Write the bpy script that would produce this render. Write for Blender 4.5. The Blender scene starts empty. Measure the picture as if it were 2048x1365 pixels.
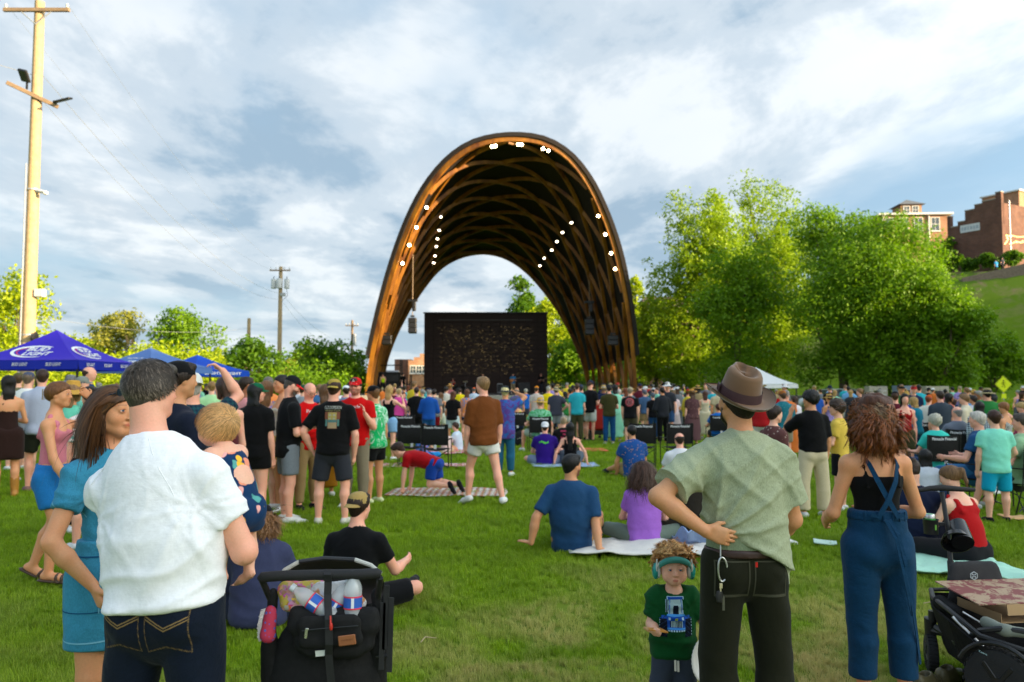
import bpy,bmesh,math,random
import numpy as np
from mathutils import Vector,Matrix
from mathutils.bvhtree import BVHTree
from mathutils import noise as mnoise
random.seed(7);RNG=np.random.default_rng(7)
scene=bpy.context.scene
COL=scene.collection
PI=math.pi
# ------------------------------------------------------------------ camera
CAM_H=1.68
FPX=1593.0
PITCH=math.atan(89.5/FPX)
cam_d=bpy.data.cameras.new('camera');cam=bpy.data.objects.new('camera',cam_d);COL.objects.link(cam)
cam.location=(0,0,CAM_H);cam.rotation_euler=(PI/2+PITCH,0,0)
cam_d.sensor_width=36;cam_d.lens=36*FPX/2048
cam_d.clip_start=.1;cam_d.clip_end=3000
cam_d.dof.use_dof=True;cam_d.dof.focus_distance=3.7;cam_d.dof.aperture_fstop=3.2
scene.camera=cam
# ------------------------------------------------------------------ sky, sun, exposure
SUN_EL=math.radians(10.0)
SUN_AZ=math.radians(114.0)
sun_dir=Vector((math.sin(SUN_AZ)*math.cos(SUN_EL),math.cos(SUN_AZ)*math.cos(SUN_EL),math.sin(SUN_EL)))
sd=bpy.data.lights.new('sun','SUN');so=bpy.data.objects.new('sun',sd);COL.objects.link(so)
sd.energy=5.0;sd.angle=math.radians(.6);sd.color=(1.0,.76,.46)
so.rotation_euler=(-sun_dir).to_track_quat('-Z','Y').to_euler()
so.location=(60,-30,60)
world=bpy.data.worlds.new('World');scene.world=world;world.use_nodes=True
def build_world():
 nt=world.node_tree;N=nt.nodes;L=nt.links;N.clear()
 out=N.new('ShaderNodeOutputWorld');bg=N.new('ShaderNodeBackground');L.new(bg.outputs[0],out.inputs[0])
 bg.inputs[1].default_value=.1
 sky=N.new('ShaderNodeTexSky');sky.sky_type='NISHITA';sky.sun_disc=False
 sky.sun_elevation=SUN_EL;sky.sun_rotation=SUN_AZ;sky.air_density=1.3;sky.dust_density=1.0
 tc=N.new('ShaderNodeTexCoord')
 sep=N.new('ShaderNodeSeparateXYZ');L.new(tc.outputs['Generated'],sep.inputs[0])
 def M(op,a,b=None,c=None,clamp=False):
  m=N.new('ShaderNodeMath');m.operation=op;m.use_clamp=clamp
  for i,v in enumerate((a,b,c)):
   if v is None:continue
   if isinstance(v,(int,float)):m.inputs[i].default_value=v
   else:L.new(v,m.inputs[i])
  return m.outputs[0]
 zc=M('ADD',M('MAXIMUM',sep.outputs[2],0.0),.10)
 px=M('DIVIDE',sep.outputs[0],zc);py=M('DIVIDE',sep.outputs[1],zc)
 comb=N.new('ShaderNodeCombineXYZ');L.new(px,comb.inputs[0]);L.new(py,comb.inputs[1])
 def noise(scale,detail,rough,dist,rot=0,sc=(1,1,1),loc=(0,0,0)):
  mp=N.new('ShaderNodeMapping');mp.inputs['Rotation'].default_value=(0,0,rot);mp.inputs['Scale'].default_value=sc
  mp.inputs['Location'].default_value=loc
  L.new(comb.outputs[0],mp.inputs[0])
  n=N.new('ShaderNodeTexNoise');n.inputs['Scale'].default_value=scale;n.inputs['Detail'].default_value=detail
  n.inputs['Roughness'].default_value=rough;n.inputs['Distortion'].default_value=dist
  L.new(mp.outputs[0],n.inputs['Vector']);return n.outputs[0]
 def ramp(v,pts):
  r=N.new('ShaderNodeValToRGB');L.new(v,r.inputs[0]);e=r.color_ramp.elements
  r.color_ramp.interpolation='EASE'
  e[0].position,e[0].color=pts[0][0],(pts[0][1],)*3+(1,)
  e[1].position,e[1].color=pts[-1][0],(pts[-1][1],)*3+(1,)
  for p,c in pts[1:-1]:
   k=e.new(p);k.color=(c,c,c,1)
  return r.outputs[0]
 cover=noise(.36,6,.55,.15,.5,(1,.62,1),(2.3,1.1,0))
 lit=noise(1.3,10,.60,.22,.75,(1,.62,1),(5.2,.4,0))
 cov=ramp(cover,[(.39,.10),(.50,.78),(.62,1.0)])
 sh=ramp(lit,[(.38,0.0),(.49,.5),(.60,1.0)])
 # clouds brighten towards the low sun
 dt=N.new('ShaderNodeVectorMath');dt.operation='DOT_PRODUCT';L.new(tc.outputs['Generated'],dt.inputs[0])
 dt.inputs[1].default_value=tuple(sun_dir)
 glow=M('MULTIPLY_ADD',M('POWER',M('MAXIMUM',M('MULTIPLY_ADD',dt.outputs['Value'],.5,.5),0.0),6.5),SKY_GLOW,1.0)
 def mixc(f,a,b):
  m=N.new('ShaderNodeMix');m.data_type='RGBA'
  if isinstance(f,float):m.inputs[0].default_value=f
  else:L.new(f,m.inputs[0])
  for i,v in((6,a),(7,b)):
   if isinstance(v,tuple):m.inputs[i].default_value=v+(1,)
   else:L.new(v,m.inputs[i])
  return m.outputs[2]
 cloud=mixc(sh,CLOUD_GREY,CLOUD_WHITE)
 # near the horizon haze makes everything paler and a little warm
 blue=mixc(.12,SKY_BLUE,sky.outputs[0])
 hz=M('POWER',M('SUBTRACT',1.0,M('MAXIMUM',sep.outputs[2],0.0)),14.0)
 c=mixc(cov,blue,cloud)
 c=mixc(M('MULTIPLY',hz,.55),c,SKY_HORIZON)
 vm=N.new('ShaderNodeVectorMath');vm.operation='SCALE';L.new(c,vm.inputs[0]);L.new(glow,vm.inputs['Scale'])
 gm=mixc(M('MULTIPLY',M('SUBTRACT',glow,1.0),.45,clamp=True),(1.0,1.0,1.0),(1.0,.90,.76));mm=N.new('ShaderNodeMix');mm.data_type='RGBA';mm.blend_type='MULTIPLY';mm.inputs[0].default_value=1;L.new(vm.outputs[0],mm.inputs[6]);L.new(gm,mm.inputs[7])
 L.new(mm.outputs[2],bg.inputs[0])
SKY_GLOW=5.0
CLOUD_WHITE=(3.45,3.55,3.6);CLOUD_GREY=(1.25,1.7,2.15);SKY_BLUE=(1.15,1.85,2.6);SKY_HORIZON=(2.3,2.75,2.85)
build_world()
scene.view_settings.view_transform='Standard';scene.view_settings.look='None'
scene.view_settings.gamma=1;scene.view_settings.exposure=1.6;scene.view_settings.use_curve_mapping=False
scene.cycles.use_denoising=True
scene.cycles.max_bounces=6;scene.cycles.diffuse_bounces=3;scene.cycles.glossy_bounces=2
scene.cycles.transparent_max_bounces=8;scene.cycles.transmission_bounces=4
scene.cycles.sample_clamp_indirect=4
# ------------------------------------------------------------------ picture <-> place
_F=np.array((0,math.cos(PITCH),math.sin(PITCH)));_U=np.array((0,-math.sin(PITCH),math.cos(PITCH)))
def ray(px,py):
 return _F+np.array((1,0,0))*(px-1024)/FPX+_U*(-(py-682.5)/FPX)
def W(px,py,Y):
 """the place at distance Y ahead that stands at (px, py) of the photograph"""
 d=ray(px,py);t=Y/d[1]
 return np.array((d[0]*t,Y,CAM_H+d[2]*t))
def G(px,py,z=0.0):
 """the point of the ground seen at (px, py)"""
 d=ray(px,py);t=(z-CAM_H)/d[2]
 return np.array((d[0]*t,d[1]*t,z))
 # ------------------------------------------------------------------ object helpers
def tag(o,label=None,cat=None,group=None,kind=None):
 if label:o['label']=label
 if cat:o['category']=cat
 if group:o['group']=group
 if kind:o['kind']=kind
 return o
def link(name,mesh,parent=None,mat=None,color=None,loc=None,rot=None):
 o=bpy.data.objects.new(name,mesh);COL.objects.link(o)
 if parent is not None:o.parent=parent
 if mat is not None and mesh is not None and len(mesh.materials)==0:mesh.materials.append(mat)
 if color is not None:o.color=tuple(color)[:3]+(1,)
 if loc is not None:o.location=tuple(float(v)for v in loc)
 if rot is not None:o.rotation_euler=rot
 return o
def empty(name,loc=(0,0,0),rz=0.0,label=None,cat=None,group=None):
 o=bpy.data.objects.new(name,None);COL.objects.link(o);o.empty_display_size=.2
 o.location=tuple(float(v)for v in loc);o.rotation_euler=(0,0,rz)
 return tag(o,label,cat,group)
def mesh_np(name,V,F,smooth=True,mat=None,Q=None):
 """V (n,3); F list/array of faces: array (m,3) or (m,4), or list of polygons"""
 me=bpy.data.meshes.new(name)
 V=np.asarray(V,dtype=np.float32)
 if isinstance(F,np.ndarray):
  m,k=F.shape
  me.vertices.add(len(V));me.vertices.foreach_set('co',V.ravel())
  me.loops.add(m*k);me.loops.foreach_set('vertex_index',F.astype(np.int32).ravel())
  me.polygons.add(m);me.polygons.foreach_set('loop_start',np.arange(0,m*k,k,dtype=np.int32))
  me.update(calc_edges=True)
 else:
  me.from_pydata([tuple(v)for v in V],[],[tuple(f)for f in F]);me.update()
 if smooth and len(me.polygons):me.polygons.foreach_set('use_smooth',np.ones(len(me.polygons),dtype=bool))
 if mat is not None:me.materials.append(mat)
 return me
class MB:
 """collects simple shapes into one mesh"""
 def __init__(s):s.V=[];s.F=[];s.C=[];s.col=(1,1,1)
 def add(s,V,F):
  b=len(s.V);s.V+=[tuple(float(c)for c in v)for v in V];s.F+=[tuple(b+i for i in f)for f in F];s.C+=[s.col]*len(F)
  return s
 def box(s,c,d,R=None,bev=0.0):
  c=np.array(c,float);hx,hy,hz=(x/2 for x in d)
  if bev>0:
   b=min(bev,hx*.9,hy*.9,hz*.9);V=[];
   for sx in(-1,1):
    for sy in(-1,1):
     for sz in(-1,1):
      V+=[(sx*(hx-b),sy*(hy-b),sz*hz),(sx*(hx-b),sy*hy,sz*(hz-b)),(sx*hx,sy*(hy-b),sz*(hz-b))]
   V=np.array(V)
   def i(sx,sy,sz,k):return((0 if sx<0 else 4)+(0 if sy<0 else 2)+(0 if sz<0 else 1))*3+k
   F=[]
   for sz in(-1,1):F.append([i(a,b_,sz,0)for a,b_ in((-1,-1),(1,-1),(1,1),(-1,1))])
   for sy in(-1,1):F.append([i(a,sy,b_,1)for a,b_ in((-1,-1),(1,-1),(1,1),(-1,1))])
   for sx in(-1,1):F.append([i(sx,a,b_,2)for a,b_ in((-1,-1),(1,-1),(1,1),(-1,1))])
   for sy in(-1,1):
    for sz in(-1,1):F.append([i(-1,sy,sz,0),i(1,sy,sz,0),i(1,sy,sz,1),i(-1,sy,sz,1)])
   for sx in(-1,1):
    for sz in(-1,1):F.append([i(sx,-1,sz,0),i(sx,1,sz,0),i(sx,1,sz,2),i(sx,-1,sz,2)])
   for sx in(-1,1):
    for sy in(-1,1):F.append([i(sx,sy,-1,1),i(sx,sy,1,1),i(sx,sy,1,2),i(sx,sy,-1,2)])
   for sx in(-1,1):
    for sy in(-1,1):
     for sz in(-1,1):F.append([i(sx,sy,sz,0),i(sx,sy,sz,1),i(sx,sy,sz,2)])
   FF=[]
   for f in F:
    p=V[list(f)];n=np.cross(p[1]-p[0],p[2]-p[0])
    FF.append(f if np.dot(n,p.mean(0))>0 else f[::-1])
   F=FF
  else:
   V=np.array([(x,y,z)for x in(-hx,hx)for y in(-hy,hy)for z in(-hz,hz)])
   F=[(0,1,3,2),(4,6,7,5),(0,4,5,1),(2,3,7,6),(0,2,6,4),(1,5,7,3)]
  if R is not None:V=V@np.array(R).T
  return s.add(V+c,F)
 def tube(s,pts,r,n=8,caps=True,flat=1.0):
  P=[np.array(p,float)for p in pts];R=r if hasattr(r,'__len__')else[r]*len(P)
  V=[];up=None
  for i,p in enumerate(P):
   d=P[min(i+1,len(P)-1)]-P[max(i-1,0)];d=d/(np.linalg.norm(d)+1e-9)
   if up is None:
    up=np.array((0,0,1. ))if abs(d[2])<.9 else np.array((1. ,0,0))
   u=np.cross(d,up);u/=np.linalg.norm(u)+1e-9;v=np.cross(u,d);up=v
   for k in range(n):
    a=2*PI*k/n;V.append(p+R[i]*(math.cos(a)*u+flat*math.sin(a)*v))
  F=[]
  for i in range(len(P)-1):
   for k in range(n):
    a=i*n+k;b=i*n+(k+1)%n;F.append((a,b,b+n,a+n))
  if caps:F.append(tuple(range(n))[::-1]);F.append(tuple((len(P)-1)*n+k for k in range(n)))
  # faces wound so that normals point outward
  return s.add(V,[f[::-1]for f in F])
 def lathe(s,prof,c=(0,0,0),n=20,R=None,sx=1,sy=1,caps=True):
  V=[];F=[]
  for(r,z)in prof:
   for k in range(n):
    a=2*PI*k/n;V.append((r*math.cos(a)*sx,r*math.sin(a)*sy,z))
  for i in range(len(prof)-1):
   for k in range(n):
    a=i*n+k;b=i*n+(k+1)%n;F.append((a,b,b+n,a+n))
  if caps:
   F.append(tuple(range(n))[::-1]);F.append(tuple((len(prof)-1)*n+k for k in range(n)))
  V=np.array(V)
  if R is not None:V=V@np.array(R).T
  return s.add(V+np.array(c,float),F)
 def quad(s,a,b,c,d):return s.add([a,b,c,d],[(0,1,2,3)])
 def mesh(s,name,mat=None,smooth=False,colors=False):
  me=bpy.data.meshes.new(name);me.from_pydata(s.V,[],s.F);me.update()
  if smooth:
   me.polygons.foreach_set('use_smooth',np.ones(len(me.polygons),dtype=bool))
   try:me.set_sharp_from_angle(angle=math.radians(38))
   except Exception:pass
  if colors:
   at=me.color_attributes.new('paint','FLOAT_COLOR','CORNER');data=[]
   for f,c in zip(s.F,s.C):data+=[tuple(c)[:3]+(1.0,)]*len(f)
   at.data.foreach_set('color',np.array(data,dtype=np.float32).ravel())
  if mat is not None:me.materials.append(mat)
  return me
 def build(s,name,mat=None,parent=None,smooth=False,color=None,colors=False,loc=None,rot=None):
  return link(name,s.mesh(name,mat,smooth,colors),parent,None,color,loc,rot)
def rotz(a):c,s=math.cos(a),math.sin(a);return np.array(((c,-s,0),(s,c,0),(0,0,1. )))
def rotx(a):c,s=math.cos(a),math.sin(a);return np.array(((1. ,0,0),(0,c,-s),(0,s,c)))
def roty(a):c,s=math.cos(a),math.sin(a);return np.array(((c,0,s),(0,1. ,0),(-s,0,c)))
def unit(v):v=np.array(v,float);return v/(np.linalg.norm(v)+1e-12)
# ------------------------------------------------------------------ volume modelling: distance fields meshed with surface nets
class Field:
 def __init__(s,h,refine=()):s.P=[];s.h=h;s.refine=refine
 def cone(s,a,b,ra,rb=None,k=.02,q=None,cut=None,sub=False,k2=None):
  rb=ra if rb is None else rb;a=np.array(a,float);b=np.array(b,float);m=max(ra,rb)
  s.P.append(('c',a,b,ra,rb,k,q,cut,sub,np.minimum(a,b)-m-k,np.maximum(a,b)+m+k));return s
 def ell(s,c,r,R=None,k=.02,cut=None,sub=False):
  c=np.array(c,float);r=np.array(r,float);m=r.max()if R is not None else r
  s.P.append(('e',c,r,R,None,k,None,cut,sub,c-m-k,c+m+k));return s
 def mesh(s,clip=None,post=None):
  pos=[p for p in s.P if not p[8]]
  lo=np.min([p[9]for p in pos],0)-s.h*2;hi=np.max([p[10]for p in pos],0)+s.h*2
  axes=[]
  for i in range(3):
   t=[lo[i]];
   while t[-1]<hi[i]:
    st=s.h;z=t[-1]
    for(rl,rh,rhh)in s.refine:
     if rl[i]-s.h<z<rh[i]:st=min(st,rhh)
    t.append(z+st)
   axes.append(np.array(t))
  X,Y,Z=axes;Fd=np.full((len(X),len(Y),len(Z)),9.0,dtype=np.float32)
  for p in s.P:
   kind,k,q,cut,sub=p[0],p[5],p[6],p[7],p[8]
   sl=[];
   for i in range(3):
    i0=max(0,np.searchsorted(axes[i],p[9][i]-s.h)-1);i1=min(len(axes[i]),np.searchsorted(axes[i],p[10][i]+s.h)+1)
    sl.append(slice(i0,i1))
   if any(x.stop<=x.start for x in sl):continue
   x=X[sl[0]][:,None,None].astype(np.float32);y=Y[sl[1]][None,:,None].astype(np.float32);z=Z[sl[2]][None,None,:].astype(np.float32)
   if kind=='c':
    a,b,ra,rb=p[1:5];ba=(b-a).astype(np.float32);L2=float(ba@ba)+1e-9
    px,py,pz=x-a[0],y-a[1],z-a[2]
    t=np.clip((px*ba[0]+py*ba[1]+pz*ba[2])/L2,0,1)
    ex,ey,ez=px-t*ba[0],py-t*ba[1],pz-t*ba[2]
    if q is not None:
     n,f=q;e=ex*n[0]+ey*n[1]+ez*n[2];g=(1/f-1)*e
     ex,ey,ez=ex+g*n[0],ey+g*n[1],ez+g*n[2]
     d=(np.sqrt(ex*ex+ey*ey+ez*ez)-(ra+t*(rb-ra)))*(.5+.5*f)
    else:d=np.sqrt(ex*ex+ey*ey+ez*ez)-(ra+t*(rb-ra))
   else:
    c,r,R=p[1:4];px,py,pz=x-c[0],y-c[1],z-c[2]
    if R is not None:
     Rt=R.T;px,py,pz=(Rt[0,0]*px+Rt[0,1]*py+Rt[0,2]*pz,Rt[1,0]*px+Rt[1,1]*py+Rt[1,2]*pz,Rt[2,0]*px+Rt[2,1]*py+Rt[2,2]*pz)
    k0=np.sqrt((px/r[0])**2+(py/r[1])**2+(pz/r[2])**2)
    k1=np.sqrt((px/r[0]**2)**2+(py/r[1]**2)**2+(pz/r[2]**2)**2)+1e-6
    d=k0*(k0-1)/k1
   if cut is not None:
    for(pt,n)in cut:d=np.maximum(d,(x-pt[0])*n[0]+(y-pt[1])*n[1]+(z-pt[2])*n[2])
   B=Fd[sl[0],sl[1],sl[2]]
   if sub:
    d=-d;hh=np.clip(.5-.5*(B-d)/k,0,1);Fd[sl[0],sl[1],sl[2]]=B*(1-hh)+d*hh+k*hh*(1-hh)
   elif k>0:
    hh=np.clip(.5+.5*(B-d)/k,0,1);Fd[sl[0],sl[1],sl[2]]=B*(1-hh)+d*hh-k*hh*(1-hh)
   else:Fd[sl[0],sl[1],sl[2]]=np.minimum(B,d)
  if clip is not None:
   for(pt,n)in clip:
    Fd=np.maximum(Fd,(X[:,None,None]-pt[0])*n[0]+(Y[None,:,None]-pt[1])*n[1]+(Z[None,None,:]-pt[2])*n[2])
  if post is not None:Fd=post(Fd,X[:,None,None],Y[None,:,None],Z[None,None,:])
  Fd[0]=Fd[-1]=1;Fd[:,0]=Fd[:,-1]=1;Fd[:,:,0]=Fd[:,:,-1]=1
  return nets(Fd,X,Y,Z)
def nets(Fd,X,Y,Z):
 S=Fd<0;n=S[:-1,:-1,:-1].astype(np.int8)
 for dx,dy,dz in((1,0,0),(0,1,0),(0,0,1),(1,1,0),(1,0,1),(0,1,1),(1,1,1)):
  n=n+S[dx:S.shape[0]-1+dx,dy:S.shape[1]-1+dy,dz:S.shape[2]-1+dz]
 act=(n>0)&(n<8);I,J,K=np.nonzero(act)
 idx=np.full(act.shape,-1,dtype=np.int32);idx[I,J,K]=np.arange(len(I))
 pos=np.zeros((len(I),3));cnt=np.zeros(len(I));AX=(X,Y,Z)
 for ax in range(3):
  o1,o2=[a for a in range(3)if a!=ax]
  for u in(0,1):
   for v in(0,1):
    off=[0,0,0];off[o1]=u;off[o2]=v
    A=[I+off[0],J+off[1],K+off[2]];Bi=list(A);Bi[ax]=A[ax]+1
    fa=Fd[A[0],A[1],A[2]];fb=Fd[Bi[0],Bi[1],Bi[2]];m=(fa<0)!=(fb<0)
    t=np.where(m,fa/np.where(m,fa-fb,1),0)
    P=np.stack([AX[i][A[i]]for i in range(3)],1);P[:,ax]+=t*(AX[ax][Bi[ax]]-AX[ax][A[ax]])
    pos[m]+=P[m];cnt[m]+=1
 V=pos/np.maximum(cnt,1)[:,None];Q=[]
 for ax in range(3):
  o1,o2=[a for a in range(3)if a!=ax]
  sa=[slice(None)]*3;sb=[slice(None)]*3;sa[ax]=slice(0,-1);sb[ax]=slice(1,None)
  a=S[tuple(sa)];b=S[tuple(sb)];E=a!=b;e=np.nonzero(E);sgn=a[e]
  ok=(e[o1]>0)&(e[o2]>0)&(e[o1]<act.shape[o1])&(e[o2]<act.shape[o2])
  e=[c[ok]for c in e];sgn=sgn[ok]
  def cell(u,v):
   c=list(e);c[o1]=e[o1]-u;c[o2]=e[o2]-v;return idx[c[0],c[1],c[2]]
  q=np.stack([cell(1,1),cell(0,1),cell(0,0),cell(1,0)],1)
  flip=sgn if ax!=1 else~sgn
  q[~flip]=q[~flip][:,::-1];Q.append(q)
 Q=np.concatenate(Q)if Q else np.zeros((0,4),int)
 return V,Q[(Q>=0).all(1)]
def vnormals(V,Q):
 N=np.zeros_like(V);n=np.cross(V[Q[:,2]]-V[Q[:,0]],V[Q[:,3]]-V[Q[:,1]])
 for i in range(4):
  for c in range(3):N[:,c]+=np.bincount(Q[:,i],n[:,c],len(V))
 return N/(np.linalg.norm(N,axis=1)[:,None]+1e-12)
def relax(V,Q,it=1,f=.5):
 E=np.concatenate([Q[:,[i,(i+1)%4]]for i in range(4)]);n=len(V)
 cnt=np.bincount(E[:,0],minlength=n)+np.bincount(E[:,1],minlength=n)
 for _ in range(it):
  A=np.zeros_like(V)
  for c in range(3):A[:,c]=np.bincount(E[:,0],V[E[:,1],c],n)+np.bincount(E[:,1],V[E[:,0],c],n)
  V=V*(1-f)+f*A/np.maximum(cnt,1)[:,None]
 return V
def wavy(P,seed,freq,oct=3,n=5):
 """smooth pseudo-random field in about [-1, 1] from sums of sines with warped phase"""
 r=np.random.default_rng(seed);out=np.zeros(len(P));amp=1.0;tot=0
 for o in range(oct):
  for i in range(n):
   d=unit(r.normal(size=3))*freq*(.7+.6*r.random());d2=unit(r.normal(size=3))*freq*.6
   out+=amp*np.sin(P@d+r.random()*6.28+1.3*np.sin(P@d2+r.random()*6.28))
  tot+=amp*math.sqrt(n)*1.1;amp*=.5;freq*=2.05
 return out/tot
def folds(P,seed,amp,dirn=(0,.2,1),freq=28,warp=.5):
 """long creases that run across dirn"""
 d=unit(dirn);w=wavy(P*np.array((1,1,.6)),seed,7,2);u=P@d*freq+w*freq*.10*warp*2.2
 a=np.abs(np.sin(u*.5+2*w))**.8;mask=np.clip(.5+.9*wavy(P,seed+5,8,2),0,1)
 return amp*np.maximum(a-.6,-.2)*mask
def paint(me,C):
 at=me.color_attributes.new('paint','FLOAT_COLOR','POINT')
 C=np.asarray(C,dtype=np.float32)
 if C.ndim==1:C=np.tile(C[None,:3],(len(me.vertices),1))
 at.data.foreach_set('color',np.concatenate([C,np.ones((len(C),1),dtype=np.float32)],1).ravel())
def srgb(r,g=None,b=None):
 if g is None:
  h=r.lstrip('#');r,g,b=(int(h[i:i+2],16)for i in(0,2,4))
 return tuple(((c/255)/12.92 if c/255<=.04045 else((c/255+.055)/1.055)**2.4)for c in(r,g,b))
 # ------------------------------------------------------------------ materials
MATS={}
class NB:
 def __init__(s,name):
  s.m=bpy.data.materials.new(name);s.m.use_nodes=True;s.N=s.m.node_tree.nodes;s.L=s.m.node_tree.links
  s.b=s.N['Principled BSDF'];s.tc=None
 def put(s,sock,v):
  if isinstance(v,(int,float)):sock.default_value=v
  elif isinstance(v,tuple):sock.default_value=v+(1,)if len(v)==3 and len(sock.default_value)==4 else v
  else:s.L.new(v,sock)
 def node(s,t,**kw):
  n=s.N.new(t)
  for k,v in kw.items():setattr(n,k,v)
  return n
 def coord(s,which='Object'):
  if s.tc is None:s.tc=s.N.new('ShaderNodeTexCoord')
  return s.tc.outputs[which]
 def mapped(s,scale=(1,1,1),rot=(0,0,0),which='Object'):
  mp=s.N.new('ShaderNodeMapping');mp.inputs['Scale'].default_value=scale;mp.inputs['Rotation'].default_value=rot
  s.L.new(s.coord(which),mp.inputs[0]);return mp.outputs[0]
 def noise(s,scale,detail=4,rough=.5,dist=0,vec=None,out=0):
  n=s.N.new('ShaderNodeTexNoise');n.inputs['Scale'].default_value=scale;n.inputs['Detail'].default_value=detail
  n.inputs['Roughness'].default_value=rough;n.inputs['Distortion'].default_value=dist
  s.L.new(vec if vec is not None else s.coord(),n.inputs['Vector']);return n.outputs[out]
 def vor(s,scale,vec=None,feat='F1',out=0):
  n=s.N.new('ShaderNodeTexVoronoi');n.feature=feat;n.inputs['Scale'].default_value=scale
  s.L.new(vec if vec is not None else s.coord(),n.inputs['Vector']);return n.outputs[out]
 def wave(s,scale,dist=0,vec=None,dirn='X',detail=2,prof='SIN'):
  n=s.N.new('ShaderNodeTexWave');n.bands_direction=dirn;n.wave_profile=prof;n.inputs['Scale'].default_value=scale
  n.inputs['Distortion'].default_value=dist;n.inputs['Detail'].default_value=detail
  s.L.new(vec if vec is not None else s.coord(),n.inputs['Vector']);return n.outputs['Fac']
 def ramp(s,v,pts,interp='LINEAR'):
  r=s.N.new('ShaderNodeValToRGB');s.L.new(v,r.inputs[0]);e=r.color_ramp.elements;r.color_ramp.interpolation=interp
  def cc(c):return(c,c,c,1)if isinstance(c,(int,float))else tuple(c)+(1,)
  e[0].position,e[0].color=pts[0][0],cc(pts[0][1]);e[1].position,e[1].color=pts[-1][0],cc(pts[-1][1])
  for p,c in pts[1:-1]:k=e.new(p);k.color=cc(c)
  return r.outputs[0]
 def mix(s,f,a,b,mode='MIX'):
  m=s.N.new('ShaderNodeMix');m.data_type='RGBA';m.blend_type=mode
  s.put(m.inputs[0],f);s.put(m.inputs[6],a);s.put(m.inputs[7],b);return m.outputs[2]
 def math(s,op,a,b=0.0,clamp=False):
  m=s.N.new('ShaderNodeMath');m.operation=op;m.use_clamp=clamp;s.put(m.inputs[0],a);s.put(m.inputs[1],b);return m.outputs[0]
 def attr(s,name,kind='GEOMETRY'):
  n=s.N.new('ShaderNodeAttribute');n.attribute_type=kind;n.attribute_name=name;return n.outputs['Color']
 def objcol(s):return s.N.new('ShaderNodeObjectInfo').outputs['Color']
 def objrnd(s):return s.N.new('ShaderNodeObjectInfo').outputs['Random']
 def bump(s,h,strength=.3,dist=.01):
  n=s.N.new('ShaderNodeBump');n.inputs['Strength'].default_value=strength;n.inputs['Distance'].default_value=dist
  s.L.new(h,n.inputs['Height']);s.L.new(n.outputs[0],s.b.inputs['Normal'])
 def done(s,col=None,rough=None,metal=None,spec=None,**kw):
  if col is not None:s.put(s.b.inputs['Base Color'],col)
  if rough is not None:s.put(s.b.inputs['Roughness'],rough)
  if metal is not None:s.put(s.b.inputs['Metallic'],metal)
  if spec is not None:s.put(s.b.inputs['Specular IOR Level'],spec)
  for k,v in kw.items():s.put(s.b.inputs[k],v)
  return s.m
def mat_plain(name,col,rough=.6,metal=0.0,spec=.5,var=.08,bump=0.0,bscale=40,**kw):
 if name in MATS:return MATS[name]
 n=NB(name);v=n.noise(6,5,.6)
 c=n.mix(1.0,col,n.ramp(v,[(.25,1-var),(.75,1+var)]),'MULTIPLY')if var else col
 if bump:n.bump(n.noise(bscale,5,.6),bump,.01)
 r=n.ramp(n.noise(11,4),[(.3,max(0,rough-.08)),(.7,min(1,rough+.08))])if var else rough
 MATS[name]=n.done(c,r,metal,spec,**kw);return MATS[name]
def _cloth(name,colfn,rough=.85,wr=.20,weave=900,sheen=.06):
 n=NB(name);base=n.objcol();c=colfn(n,base)
 f=n.noise(4.5,5,.55,.8);g=n.noise(18,4,.5,.3);w=n.noise(weave,2,.6)
 h=n.math('ADD',n.math('MULTIPLY',f,1.0),n.math('ADD',n.math('MULTIPLY',g,.16),n.math('MULTIPLY',w,.012)))
 n.bump(h,wr,.05)
 c=n.mix(1.0,c,n.ramp(n.noise(60,4,.7),[(.2,.90),(.8,1.08)]),'MULTIPLY')
 MATS[name]=n.done(c,rough,0.0,.14,**{'Sheen Weight':sheen,'Sheen Roughness':.5});return MATS[name]
_cloth('cloth',lambda n,b:b)
_cloth('slub',lambda n,b:n.mix(1.0,b,n.ramp(n.noise(60,3,.6,0,n.mapped((.35,.35,4.5))),[(.3,.965),(.6,1.02)]),'MULTIPLY'))
_cloth('heather',lambda n,b:n.mix(1.0,b,n.ramp(n.noise(260,3,.8,0,n.mapped((1,1,.35))),[(.3,.72),(.7,1.25)]),'MULTIPLY'))
def _denim(n,b):
 w=n.ramp(n.noise(420,3,.8,0,n.mapped((1,1,.25))),[(.3,.75),(.7,1.3)])
 c=n.mix(1.0,b,w,'MULTIPLY');return n.mix(n.ramp(n.noise(3.2,4,.6,.5),[(.45,0.0),(.75,.25)]),c,n.mix(1.0,b,(1.8,1.75,1.6),'MULTIPLY'))
_cloth('denim',_denim,.8,.4)
_cloth('stripes_up',lambda n,b:n.mix(n.ramp(n.wave(22,0,n.mapped((1,.25,0)),'X',0),[(.45,0.0),(.55,1.0)]),b,n.attr('col2','OBJECT')))
_cloth('stripes_across',lambda n,b:n.mix(n.ramp(n.wave(7,.3,n.mapped((0,0,1)),'Z',0),[(.78,0.0),(.86,1.0)]),b,n.attr('col2','OBJECT')))
_cloth('plaid',lambda n,b:n.mix(n.math('MULTIPLY',n.math('ADD',n.ramp(n.wave(9,0,n.mapped((1,.2,0)),'X',0),[(.45,0.0),(.55,1.0)]),n.ramp(n.wave(9,0,n.mapped((0,0,1)),'Z',0),[(.45,0.0),(.55,1.0)])),.5),b,n.attr('col2','OBJECT')))
_cloth('tiedye',lambda n,b:n.mix(n.ramp(n.noise(7,6,.65,2.2),[(.42,0.0),(.52,1.0)]),b,n.attr('col2','OBJECT')))
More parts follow.
